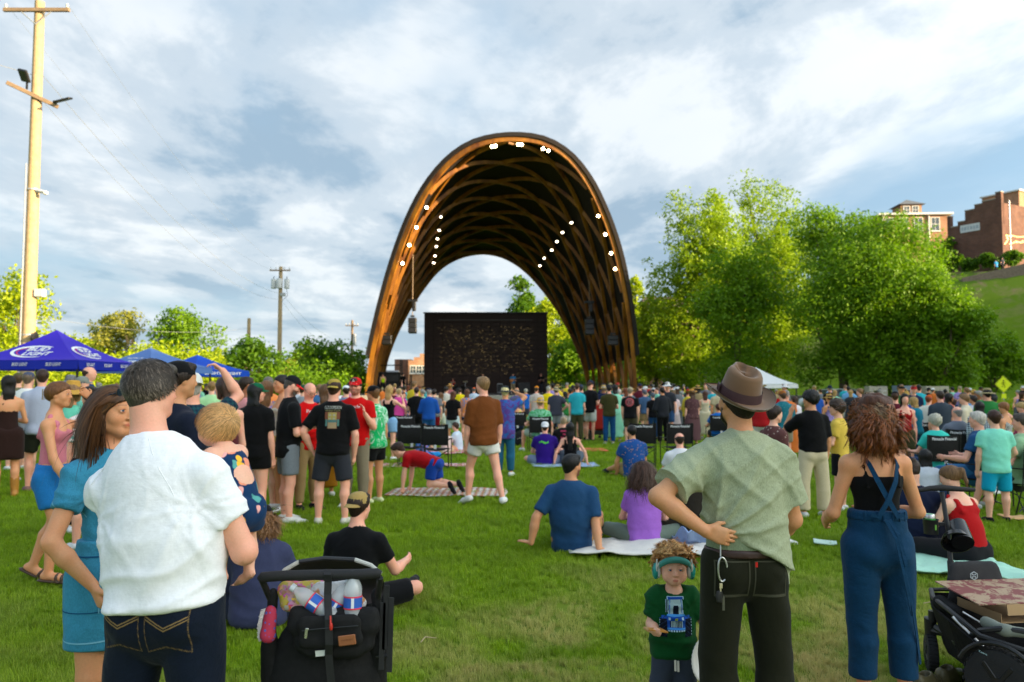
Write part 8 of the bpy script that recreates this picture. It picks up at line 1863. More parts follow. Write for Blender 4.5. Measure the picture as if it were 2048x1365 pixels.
p=sitter('woman in dark brown dress seated behind the elbow of the man in the hat',1392,1092,1.62,.1,fem=1,girth=1.2,hair=('long','#7a5236'),top=('tee','#2c2720'),bottom=('dress','#2c2720'),botkw=dict(length=.2,flare=.06),skin='gold')
p=sitter('man in blue shirt printed with small parrots seated on the grass',1268,960,1.76,.25,girth=1.15,hair=('short','#141010'),top=('tee','#1c4a8c'),topmat='tinyprint',col2='#b08a70',bottom=('shorts','#a08a5a'),skin='tan',shoes=('sneaker','#1a1c30'),pose='sitback',ov=dict(sp1=(0,.0,1),sp2=(0,.2,1),uaL=(.3,.35,-1),uaR=(.3,.35,-1),faL=(-.3,.8,-.3),faR=(.3,.8,-.5)))
p=sitter('seated person in deep purple T-shirt with green print and white cap',1090,935,1.70,-.05,girth=1.1,hair=('buzz','#4a3424'),hat=('capback','#dcdce0'),top=('tee','#2c1278'),bottom=('shorts','#7a86a0'),skin='pink',shoes=('sneaker','#888888'))
c,rt,up=back(p,-.02,-.0);decal('shirt_print',p['top'],c,rt,up,.20,.07,22,9,lambda u,v:(.12,.62,.06)if abs(v-.5-.2*math.sin(u*7))<.28-.3*abs(u-.5)+.1*math.sin(u*30)else None,.006)
p=sitter('woman in black tank top with long black hair leaning back on both arms',1141,935,1.68,-.12,fem=1,pose='sitback',hair=('longer','#0c0a0b'),top=('tank','#0c0c0e'),bottom=('shorts','#54606c'),skin='pink',shoes=('sandal','#444444'),ov=dict(uaL=(.5,-.3,-.9),uaR=(.6,-.3,-.9),faL=(.1,-.05,-1),faR=(.1,-.05,-1),thL=(.3,.8,.5)))
p=sitter('fair ponytailed person in black T-shirt with red back print behind the black tank top',1128,915,1.74,.0,hair=('bun','#a08a70'),top=('tee','#100e10'),bottom=('shorts','#333333'),skin='pink')
c,rt,up=back(p,.0,.02);decal('shirt_print',p['top'],c,rt,up,.18,.20,18,15,lambda u,v:(.42,.04,.10)if int(v*5)%2==0 and abs(u-.5)<(.18 if .35<v<.65 else .45)and int(u*18)%4 else None,.008)
sitter('child in pale blue T-shirt sitting sideways on the pink blanket',917,905,1.30,1.2,child=.4,hair=('short','#3a2418'),top=('tee','#c4d4e4'),bottom=('shorts','#d8a080'),skin='fair')
sitter('small child in pastel clothes playing on the pink blanket beside the folding chair',893,908,1.05,.4,child=.7,hair=('short','#a07a50'),top=('tee','#d8c0b8'),bottom=('shorts','#c8b090'),skin='fair')
sitter('person in tie-dye blue and pink leggings seated between the two folding chairs',838,918,1.5,-.6,fem=1,hair=('long','#7a5a3c'),top=('tee','#d890c8'),topmat='tiedye',col2='#1878c8',bottom=('pants','#2c90d8'),botmat='tiedye',col2_=0)if 0 else sitter('child in blue and pink tie-dye clothes seated between the two folding chairs',843,922,1.4,-.6,fem=1,child=.3,hair=('long','#7a5a3c'),top=('tee','#d890c8'),topmat='tiedye',col2='#1878c8',bottom=('pants','#2c90d8'),botmat='tiedye')
# right side
M('young man in black T-shirt and cream trousers with curly black hair, hand to his face',1623,10.2,785,.15,1,foot=1036,hair=('afro','#0d0b0b'),top=('tee','#0a0a0c'),bottom=('wide','#cdbf9e'),skin='tan',shoes=('sneaker','#d8d8dc'),girth=1.02,topkw=dict(hem=.01,boxy=.02,sleeve=.85),botkw=dict(flare=.03),ov=dict(uaL=(.35,.75,-.6),faL=(-.25,-.2,1),thL=(.16,0,-1),thR=(.12,0,-1),hy=.5))
M('boy in pale yellow T-shirt with glasses and dark wavy hair, looking left',1677,10.8,802,.95,1,hair=('curly','#3a2a20'),top=('tee','#d9b84c'),bottom=('shorts','#111118'),skin='fair',glasses=True,child=.15,pose='crossed')
M('woman with hair up in brown patterned top, behind the man in the hat',1544,8.6,815,-1.15,1,H=1.46,hair=('bun','#2a1a16'),fem=1,top=('tee','#5c3a38'),topmat='tinyprint',col2='#b09a90',bottom=('pants','#333333'),skin='fair')
M('man in teal patterned shirt and brown cap',1566,16.5,781,.2,2,dH=.02,hair=('short','#4a3426'),hat=('cap','#9a5c28'),top=('shirt','#1f6a78'),topmat='tinyprint',col2='#4a96a0',bottom=('shorts','#8a826e'),skin='pink',girth=1.2)
M('girl in white T-shirt and denim shorts beside the teal patterned shirt',1590,20,793,.5,2,fem=1,hair=('long','#3a2418'),top=('tee','#e4dfe8'),bottom=('shorts','#1c3c70'),skin='pink')
M('boy in mint T-shirt and turquoise shorts, back to the camera',1988,9.8,822,-.1,1,foot=1046,hair=('short','#3a2016'),top=('tee','#86e0c8'),bottom=('shorts','#0ea0c4'),skin='fair',child=.18,girth=1.12,shoes=('sneaker','#111114'),topkw=dict(hem=-.05,boxy=.02),botkw=dict(length=.95),ov=dict(uaL=(.22,.0,-1),uaR=(.45,.2,-1),faR=(-.4,.6,-.5),thL=(.12,0,-1),thR=(.10,.08,-1)))
M('woman in sleeveless black and white striped top reaching out her hand',2010,13,806,.6,2,hair=('short','#8a5a34'),fem=1,top=('tank','#d6d6d4'),topmat='stripes_up',col2='#50545a',bottom=('pants','#22242a'),skin='gold',ov=dict(uaR=(.3,.5,-.8),faR=(.1,.8,-.5),hp=.3))
M('man in lavender shirt and dark cap behind the striped top',1988,17,788,.3,2,dH=.02,hair=('short','#333333'),hat=('cap','#2a2a30'),top=('tee','#7c68c4'),bottom=('shorts','#44485a'),skin='tan')
M('tall man in slate grey T-shirt and khaki shorts standing behind the folding chairs',1881,16,783,-.05,2,hair=('short','#33241c'),top=('tee','#38424e'),bottom=('shorts','#b4a88e'),skin='pink',girth=1.1)
M('woman in pink floral blouse right of the slate grey T-shirt',1906,18,799,.6,2,hair=('bun','#3a2018'),fem=1,top=('shirt','#d09a98'),topmat='tinyprint',col2='#e8d0c8',bottom=('pants','#667788'),skin='pink')
M('woman in teal shirt with long blond hair and black belt bag',1828,16.5,795,.35,2,hair=('long','#a8864e'),fem=1,top=('tee','#107a98'),bottom=('jeans','#1c4a80'),skin='pink')
M('person in navy cap and royal blue shirt beside the grey kiosk',1812,19,791,.1,2,dH=.02,hair=('short','#222222'),hat=('cap','#1a2036'),top=('tee','#1f3c80'),bottom=('shorts','#333344'))
M('bearded man in white T-shirt and orange cap right of the grey kiosk',1856,17.5,790,-.7,2,dH=.02,hair=('short','#7a3a20'),hat=('cap','#c05020'),top=('tee','#e4e2d4'),bottom=('shorts','#a0b0a0'),skin='pink')
M('woman with long black hair in blue and white checked shirt',1958,14,804,-.3,2,hair=('longer','#141012'),fem=1,top=('longshirt','#c8d8e0'),topmat='plaid',col2='#1c3048',bottom=('jeans','#22436c'),skin='pink')
M('woman in black with phone at the right edge behind the striped top',2045,13.5,806,.8,2,hair=('short','#b0925c'),fem=1,top=('tank','#121214'),bottom=('pants','#16161a'),skin='fair',pose='phone')
M('man in pale grey shirt behind the checked shirt',1948,18,792,.4,2,hair=('short','#2c221c'),top=('tee','#b8bcc8'),bottom=('shorts','#445060'),skin='tan')
# ------------------------------------------------------------------ folding chairs and those who sit in them
def chair_make():
 t=empty('folding_chair',(0,0,0));f=MATS['dark_metal'];w=.27
 for sx in(-1,1):
  MB().tube([(sx*w,-.24,.92),(sx*w,-.20,.42),(sx*w,-.10,.02)],.011,6).build('rear_post',f,t,True)
  MB().tube([(sx*w,.24,.60),(sx*w,.23,.02)],.011,6).build('front_leg',f,t,True);MB().tube([(sx*w,-.21,.05),(-sx*w*.0+sx*w*.1,.0,.22),(-sx*w*.9,.22,.40)],.008,5).build('cross_brace',f,t,True)
  MB().box((sx*w,.02,.615),(.055,.50,.012),None,.004).build('armrest',MATS['black_fabric'],t)
 MB().tube([(-w,-.14,.06),(w,-.20,.40)],.008,5).build('cross_brace',f,t);MB().tube([(w,-.14,.06),(-w,-.20,.40)],.008,5).build('cross_brace',f,t)
 V=[];n=8
 for j in range(n+1):
  for i in range(n+1):u=i/n*2-1;v=j/n;V.append((u*w*.97,-.235+.035*(1-v)-.03*(1-u*u)*math.sin(v*PI),.50+v*.42-.02*(1-u*u)*(v>.9)))
 F=[(j*(n+1)+i,j*(n+1)+i+1,(j+1)*(n+1)+i+1,(j+1)*(n+1)+i)for j in range(n)for i in range(n)]
 b=link('backrest',mesh_np('backrest',V,F,True,MATS['black_fabric']),t);V=[]
 for j in range(n+1):
  for i in range(n+1):u=i/n*2-1;v=j/n;V.append((u*w*.95,-.20+v*.44,.42-.05*(1-u*u)*math.sin(v*PI)))
 link('seat',mesh_np('seat',V,F,True,MATS['black_fabric']),t)
 lettering('lettering','Pinnacle Financial',b,(0,-.2,.855),(1,0,0),(0,0,1),.045,(.70,.72,.76),.008,.40,bold=.02)
 MB().box((.02,-.235,.47),(.05,.012,.08),None,.01).build('hang_tag',mat_plain('tag_white',(.65,.65,.70),.6),t)
 return t
def copy_tree(o,parent=None):
 c=o.copy();COL.objects.link(c);c.parent=parent
 for ch in o.children:copy_tree(ch,c)
 return c
PROTO=chair_make();used=[0]
def chair(px,foot,rot,lb,Y=None):
 Y=Y or depth_of(foot);x=W(px,800,Y)[0];o=PROTO if not used[0]else copy_tree(PROTO);used[0]=1
 o.location=(x,Y,0);o.rotation_euler=(0,0,rot);tag(o,lb,'folding chair','black camping chairs on the lawn');return x,Y
def seated(lb,x,Y,rot,H,**kw):
 return person(lb,x+.06*math.sin(rot),Y-.0,H,rot,2 if Y>12 else 1,'chair',z=-.0,**kw)
chair(810,900,.05,'black folding chair behind the left one of the empty pair');chair(824,935,.05,'left of two empty black folding chairs beside the pink blankets');chair(873,940,-.08,'right of two empty black folding chairs beside the pink blankets')
x,Y=chair(1033,885,.05,'folding chair holding the person in the neon yellow vest');seated('person in neon yellow and white vest seated in a folding chair',x,Y+.03,.05,1.68,fem=1,hair=('short','#2a1a14'),top=('tank','#cfe23a'),bottom=('shorts','#22304a'),skin='gold')
x,Y=chair(1078,905,.1,'folding chair holding the man in the straw hat');seated('man in green Grateful tie-dye shirt and straw hat seated in a folding chair'.replace('Grateful ',''),x,Y+.03,.25,1.82,girth=1.2,hair=('short','#a08a70'),hat=('straw','#d8a850'),top=('tee','#178a3c'),topmat='tiedye',col2='#7fc0a0',bottom=('shorts','#a8b8a8'),skin='pink',ov=dict(thL=(.5,.9,.0)))
chair(1283,935,-.1,'empty folding chair with white tag behind the parrot shirt');chair(1352,935,.12,'empty folding chair left of the man in the brown hat')
seated_x,Y=chair(1867,985,.1,'folding chair holding the white-haired woman in aqua');seated('white-haired woman in aqua T-shirt seated in a folding chair',seated_x,Y+.03,.1,1.62,fem=1,girth=1.15,hair=('curly','#b5b0a0'),top=('tee','#38c4b8'),bottom=('pants','#28406c'),skin='pink')
x,Y=chair(1912,960,-.15,'folding chair holding the balding man in grey');seated('balding grey-haired man in grey T-shirt seated in a folding chair',x,Y+.03,.1,1.75,girth=1.15,hair=('bald','#8a8480'),top=('tee','#6a7280'),bottom=('shorts','#444444'),skin='pink')
x,Y=chair(1945,1015,.55,'folding chair turned left holding the man in blue');seated('white-haired man in blue T-shirt and jeans seated side-on in a folding chair',x,Y+.03,.75,1.75,girth=1.2,hair=('short','#c0b8ae'),top=('tee','#1e4c78'),bottom=('jeans','#2c6c9c'),botmat='denim',skin='pink')
x,Y=chair(1826,930,.2,'folding chair partly hidden by the curly auburn hair');seated('woman with long black hair seated behind the curly auburn hair',x,Y+.03,.2,1.62,fem=1,hair=('longer','#0e0c0e'),top=('tee','#50427a'),bottom=('shorts','#33558c'),skin='tan')
x,Y=chair(2032,1028,.5,'folding chair at the right edge holding the person in pale green');seated('person in pale green shirt seated at the right edge of the picture',x,Y+.03,.75,1.74,girth=1.2,hair=('short','#4a4038'),top=('tee','#94bc92'),bottom=('shorts','#30343c'),skin='pink')
x,Y=chair(2046,975,.1,'folding chair at the right edge holding the person in rose red');seated('person in rose red T-shirt seated behind the boy in mint',x+.1,Y+.03,.1,1.72,girth=1.25,hair=('short','#333333'),top=('tee','#a03c58'),bottom=('shorts','#333333'),skin='pink')
x,Y=chair(1436,900,.0,'folding chair behind the brim of the brown hat');seated('person in bright blue shirt seated behind the man in the brown hat',x,Y+.03,.0,1.6,hair=('short','#4a2a1c'),top=('tee','#1868b8'),bottom=('shorts','#333333'),skin='tan')
sitter('child in white shirt with long black hair sitting below the white-haired woman',1853,1015,1.36,-.2,fem=1,child=.25,hair=('longer','#120e10'),top=('long','#d8dce8'),bottom=('pants','#28406c'),skin='gold')
p=sitter('woman in red tank top with fair ponytail bending forward on the mint blanket',1938,1135,1.68,.35,fem=1,girth=1.15,hair=('pony','#6a4c30'),top=('tank','#b01014'),bottom=('pants','#18181c'),skin='fair',ov=dict(sp1=(0,.1,1),sp2=(0,.45,1),hy=.4,hp=.3))
p=sitter('person in navy seated hunched with bare shin beside the wagon handle',1826,1120,1.72,-.15,girth=1.2,pose='sit',hair=('bun','#2c1c16'),top=('long','#111a34'),bottom=('pants','#101830'),skin='fair',shoes=None,ov=dict(hp=.5,thR=(.6,.6,.5),shR=(.05,.15,-1)),botkw=dict(length=1.1))
sitter('dark-haired man in white T-shirt seated left of the shoulder of the man in the hat',1362,985,1.72,.0,hair=('bald','#2a1c16'),top=('tee','#dcdce0'),bottom=('shorts','#333333'),skin='pink')
# ------------------------------------------------------------------ blankets and small things on the lawn
def blanket(lb,cx,cy,L,Wd,rot,mat,col=None,seed=1,th=.012,name='blanket',curl=.03):
 n,m=40,28;V=[];r=np.random.default_rng(seed);U,Vv=np.meshgrid(np.linspace(-.5,.5,n),np.linspace(-.5,.5,m),indexing='ij');P=np.stack([U.ravel()*L,Vv.ravel()*Wd,U.ravel()*0],1)
 P[:,0]+=wavy(P,seed,3,2)*.05;P[:,1]+=wavy(P,seed+1,3,2)*.05;e=np.maximum(np.abs(U.ravel()),np.abs(Vv.ravel()))*2
 P[:,2]=.035+np.abs(wavy(P,seed+2,7,3))*curl+(e>.9)*curl*.4*(wavy(P,seed+3,8,1)+.2)
 Q=np.array([(i*m+j,(i+1)*m+j,(i+1)*m+j+1,i*m+j+1)for i in range(n-1)for j in range(m-1)]);me=mesh_np(name,P,Q);o=link(name,me,None,None,col,(cx,cy,0),(0,0,rot));setmat(o,mat)if isinstance(mat,str)else me.materials.append(mat)
 s=o.modifiers.new('thick','SOLIDIFY');s.thickness=th;s.offset=1;tag(o,lb,'blanket' if name=='blanket' else 'mat');return o
def gp(px,py):g=G(px,py);return float(g[0]),float(g[1])
nb=NB('check_mat');v=nb.mapped((1,1,0),(0,0,.78));ck=nb.N.new('ShaderNodeTexChecker');ck.inputs['Scale'].default_value=14;nb.L.new(v,ck.inputs['Vector']);ck.inputs[1].default_value=(.62,.58,.54,1);ck.inputs[2].default_value=(.42,.16,.08,1)
n2=nb.mix(nb.ramp(nb.vor(13),[(.22,1.0),(.3,0.0)]),ck.outputs[0],(.04,.06,.15));cm=nb.done(n2,.8,0,.2)
x,y=gp(895,990);blanket('picnic mat with navy, orange and white lattice pattern under the crawling boy',x,y,1.78,.85,-.03,cm,None,3,name='picnic_mat',curl=.015)
nb=NB('pink_print');pkm=nb.done(nb.mix(nb.ramp(nb.noise(9,4,.6,1.5),[(.46,0.0),(.54,1.0)]),(.70,.55,.58),(.62,.10,.14)),.85,0,.2)
x,y=gp(830,935);blanket('pink and white patterned blanket spread before the folding chairs',x,y,2.1,.75,-.03,pkm,None,4)
x,y=gp(900,906);blanket('pink and white patterned blanket farther back under the two children',x,y,1.9,1.5,.05,pkm,None,5)
x,y=gp(1285,1104);blanket('rumpled off-white blanket under the girl in lilac',x,y,1.45,.85,-.06,'cloth',srgb('#d8d4ce'),6,curl=.06)
x,y=gp(1398,1098);blanket('crumpled pale blue denim jacket dropped beside the off-white blanket',x,y,.42,.4,.3,'cloth',srgb('#8ea4cc'),7,curl=.20)
x,y=gp(1125,935);blanket('blue and white tie-dye blanket under the pair seated in the middle of the lawn',x,y,1.35,.7,.02,'cloth',srgb('#9fb4dc'),8)
x,y=gp(1165,903);blanket('coral red mat lying flat on the lawn',x,y,1.25,.9,.0,'cloth',srgb('#e05a4a'),9,name='picnic_mat',curl=.01)
x,y=gp(1862,1140);blanket('mint green fringed blanket under the woman in red at the right',x,y,1.3,.75,-.12,'cloth',srgb('#a8d8c4'),10,curl=.05)
x,y=gp(2010,1158);blanket('end of the mint blanket lying beyond the wagon',x,y,.55,.35,-.3,'cloth',srgb('#a8d8c4'),11,curl=.05);x,y=gp(1652,1092);blanket('corner of the mint blanket left of the woman in dungarees',x,y,.24,.2,-.3,'cloth',srgb('#c4ddd0'),12,curl=.03)
x,y=gp(1995,990);blanket('crumpled white paper wrapper on the grass behind the boy in mint',x,y,.22,.2,.3,'cloth',(.75,.75,.75),13,curl=.08);x,y=gp(2030,1042);blanket('flat brown paper bag on the grass at the right edge',x,y,.4,.22,.2,'cloth',srgb('#c8a070'),14,curl=.03)
def twig(px,py,a,l,lb,col):
 x,y=gp(px,py);m=MB();m.tube([(-l/2,0,.05),(0,.02,.065),(l/2,-.02,.05)],[.004,.005,.003],5);o=m.build('twig',mat_plain('straw_stick',(.42,.34,.18),.8));o.location=(x,y,0);o.rotation_euler=(0,0,a);tag(o,lb,'twig')
twig(855,1296,.9,.12,'dry straw stalk lying on the grass right of the stroller',0);twig(1868,1222,-.3,.14,'thin dry stick on the grass left of the wagon',0)
def beach_wagon():
 Y=25;g=W(1192,820,Y);t=empty('red_cart',(g[0]+.05,Y,0),0,'bright red boxy cooler cart with dark wheels standing among the crowd','cart');rm=mat_plain('red_paint',(.42,.012,.008),.4)
 MB().box((0,0,.72),(.62,.6,.82),None,.05).build('body',rm,t);MB().box((0,0,1.16),(.56,.55,.06),None,.02).build('lid',MATS['black_plastic'],t);MB().box((0,0,1.21),(.2,.05,.05)).build('handle',rm,t);MB().box((0,0,.24),(.56,.5,.14),None,.02).build('base',MATS['black_plastic'],t)
 for x in(-.24,.24):
  for y in(-.22,.22):MB().lathe([(.001,-.03),(.09,-.03),(.10,0),(.09,.03),(.001,.03)],(x,y,.10),14,roty(PI/2)).build('wheel',MATS['rubber'],t,True)
beach_wagon()
def backpack(px,foot,lb,col):
 x,y=gp(px,foot);f=Field(.02);f.cone((0,0,.14),(0,0,.30),.15,.13,.05,((0,1,0),.65));f.cone((0,-.09,.13),(0,-.09,.18),.09,None,.03,((0,1,0),.6));V,Q=f.mesh();V[:,2]=np.maximum(V[:,2],.02);o=link('backpack',mesh_np('backpack',relax(V,Q,1),Q),None,None,col,(x,y,0));setmat(o,'cloth');tag(o,lb,'backpack')
 MB().tube([(-.04,0,.42),(0,.0,.46),(.04,0,.42)],.008,5).build('carry_loop',MATS['webbing'],o);MB().tube([(-.08,-.145,.22),(0,-.16,.25),(.08,-.145,.22)],.004,5).build('zip',mat_plain('zip_cream',(.5,.48,.38),.5),o)
backpack(1040,894,'black backpack with cream zips under the neon vest chair',(.015,.015,.017))
def trash(px,foot,lb):pass
# traffic sign, kiosks, cars
def diamond_sign(px,py,Y,s,lb,walker=True):
 g=W(px,py,Y);t=empty('crossing_sign',(g[0],Y,0),0,lb,'traffic sign');z=g[2];MB().box((0,.03,z/2),(.06,.04,z)).build('post',MATS['galvanised'],t)
 nb=MATS.get('sign_yellow')or NB('sign_yellow')
 if not isinstance(nb,bpy.types.Material):MATS['sign_yellow']=nb.done((.72,.80,.01),.4,0,.4)
 m=MB();m.box((0,0,z),(s,.012,s),roty(PI/4),.003);p=m.build('plate',MATS['sign_yellow'],t)
 b=MB();d=s*.46
 for k in range(4):a=PI/2*k;u=np.array((math.cos(a),0,math.sin(a)))*s*.66;v=np.array((math.cos(a+PI/2),0,math.sin(a+PI/2)))*s*.66;b.tube([u+np.array((0,-.010,z)),v+np.array((0,-.010,z))],s*.008,4)
 b.build('border',MATS['black_plastic'],p)
 if walker:
  w=MB();q=lambda x,zz:np.array((x*s,-.010,z+zz*s));w.lathe([(.001,-.004),(s*.055,-.004),(s*.055,.004),(.001,.004)],q(.0,.30),12,rotx(PI/2));w.tube([q(0,.22),q(-.02,.05)],s*.055,6,True,.2);w.tube([q(-.02,.05),q(.08,-.10),q(.07,-.28)],s*.035,6,True,.3);w.tube([q(-.02,.05),q(-.08,-.10),q(-.16,-.26)],s*.035,6,True,.3);w.tube([q(0,.2),q(-.13,.10),q(-.15,.0)],s*.025,6,True,.3);w.tube([q(0,.2),q(.12,.13),q(.19,.06)],s*.025,6,True,.3);w.build('walker_symbol',MATS['black_plastic'],p)
 m=MB();m.box((0,-.0,z-s*.95),(s*.38,.012,s*.38),None,.003);m.build('arrow_plate',MATS['sign_yellow'],t)
diamond_sign(2007,769,40,.62,'yellow diamond pedestrian crossing sign behind the crowd at the right');diamond_sign(1145,772,58,.36,'small distant yellow diamond sign in front of the arch legs',False)
def kiosk(px0,px1,top,Y,col,lb,door=True):
 a=W(px0,top,Y);b=W(px1,top,Y);w=b[0]-a[0];h=a[2];t=empty('kiosk',((a[0]+b[0])/2,Y,0),0,lb,'kiosk');m=mat_plain('kiosk_%d'%px0,col,.6)
 MB().box((-w*.38,0,h/2),(w*.24,.6,h),None,.02).build('side_panel',m,t);MB().box((w*.30,0,h/2),(w*.40,.6,h),None,.02).build('side_panel',m,t);MB().box((-.08*w,0,h-.12),(w*.36-.004,.58,.23)).build('header',m,t);MB().box((-.08*w,.28,h*.42),(w*.36-.004,.03,h*.8)).build('rear_panel',MATS['galvanised'],t)
 for i in range(3):MB().box((w*.30,-.31,h*(.85-i*.13)),(w*.26,.012,.05)).build('notice',mat_plain('notice_pale',(.55,.56,.55),.6),t)
kiosk(1733,1770,773,44,(.36,.33,.27),'beige framed kiosk left of the blue-grey one');kiosk(1789,1833,772,42,(.17,.22,.30),'blue-grey framed kiosk with notice in the middle of the three');kiosk(1846,1892,773,43,(.40,.36,.28),'beige framed kiosk on the right of the three')
def car(px,Y,rot,col,lb):
 g=W(px,790,Y);t=empty('parked_car',(g[0],Y,0),rot,lb,'car');pm=mat_plain('car_'+lb.split()[0],col,.25,0,.7,var=0)
 side=[(-2.1,.35),(-2.15,.7),(-2.0,.95),(-1.35,1.02),(-.75,1.42),(.75,1.47),(1.55,1.10),(2.05,1.0),(2.2,.7),(2.15,.35)]
 f=Field(.07);
 f.cone((-1.95,-.6,.62),(1.95,-.6,.62),.30,None,.12);f.cone((-1.95,.6,.62),(1.95,.6,.62),.30,None,.12);f.ell((0,0,.66),(2.2,.88,.42),None,.2);V,Q=f.mesh();link('body',mesh_np('body',relax(V,Q,2),Q,True,pm),t)
 m=MB();lo=[(-1.5,-.74,.92),(1.55,-.74,.95),(1.55,.74,.95),(-1.5,.74,.92)];hi=[(-.75,-.58,1.42),(.85,-.58,1.46),(.85,.58,1.46),(-.75,.58,1.42)];m.add(lo+hi,[(0,1,5,4),(1,2,6,5),(2,3,7,6),(3,0,4,7)]);m.build('windows',MATS['window_glass'],t)
 m=MB();m.box((.05,0,1.46),(1.7,1.18,.05),roty(-.02),.02);
 for s in(-1,1):m.tube([(-1.5,s*.75,.93),(-.75,s*.59,1.43)],.03,5);m.tube([(1.55,s*.75,.96),(.85,s*.59,1.46)],.03,5);m.tube([(.1,s*.755,.94),(.1,s*.59,1.45)],.03,5)
 m.build('roof',pm,t,True)
 for x in(-1.35,1.35):
  for s in(-1,1):w=MB().lathe([(.001,-.1),(.25,-.1),(.32,-.08),(.33,0),(.32,.08),(.25,.1),(.001,.1)],(x,s*.80,.33),20,rotx(PI/2)).build('wheel',MATS['rubber'],t,True);MB().lathe([(.001,-.11),(.18,-.105),(.18,.105),(.001,.11)],(x,s*.80,.33),12,rotx(PI/2)).build('rim',MATS['alu'],w,True)
 for s in(-1,1):MB().box((-2.17,s*.6,.72),(.06,.3,.12),None,.02).build('headlight',MATS['cap_white'],t);MB().box((2.19,s*.62,.78),(.05,.24,.12),None,.02).build('tail_light',MATS['red_clip'],t)
car(1672,50,.15,(.62,.66,.66),'silver-white saloon car parked under the shade trees behind the crowd');car(1722,52,-.1,(.74,.76,.74),'white car parked right of the tree trunk behind the crowd')
# string lights on the hilltop terrace
def strings():
 nb=NB('bulb');nb.done((1,.6,.2),.4,0,.3);nb.b.inputs['Emission Color'].default_value=(1,.45,.12,1);nb.b.inputs['Emission Strength'].default_value=3.5
 t=empty('string_lights',tuple(W(2030,475,93)),0,'orange festoon lights strung beside the brick building','string lights');o0=np.array(t.location);bulb=MB().lathe([(.001,-.07),(.05,-.04),(.06,0),(.04,.05),(.001,.06)],(0,0,0),8).mesh('bulb',nb.m)
 pts=[(2010,487),(2016,478),(2013,470),(2026,471),(2040,473),(2054,471),(2070,474),(2020,487),(2032,482),(2044,484),(2058,480)];ch=MB();
 for k in range(len(pts)-1):
  a,b=W(*pts[k],93)-o0,W(*pts[k+1],93)-o0
  if k!=6:ch.tube([a,b],.012,4)
  for j in range(4):o=link('bulb',bulb,t);q=a+(b-a)*j/4;o.location=(q[0],q[1],q[2]-.06-.05*math.sin(j/4*PI))
 ch.build('cable',MATS['dark_metal'],t);z=W(0,470,93)[2]+1.2;g=W(2026,480,93);gz=float(ground_z(g[0],93.5));q=empty('lamp_post',(g[0],93.5,gz),0,'grey post carrying the festoon lights on the hilltop','post');MB().tube([(0,0,0),(0,0,z-gz+3)],.07,8).build('pole',MATS['galvanised'],q)
 for i,(px,c,lb)in enumerate([(1992,'#2a8ac0','person in bright blue on the hilltop terrace'),(2005,'#3a3a44','person in dark clothes on the hilltop terrace beside the one in blue')]):w=W(px,520,92);person(lb,w[0],92,1.7,.3,3,hair=('short','#222222'),top=('tee',c),bottom=('pants','#222222'),z=float(ground_z(w[0],92)))
strings()
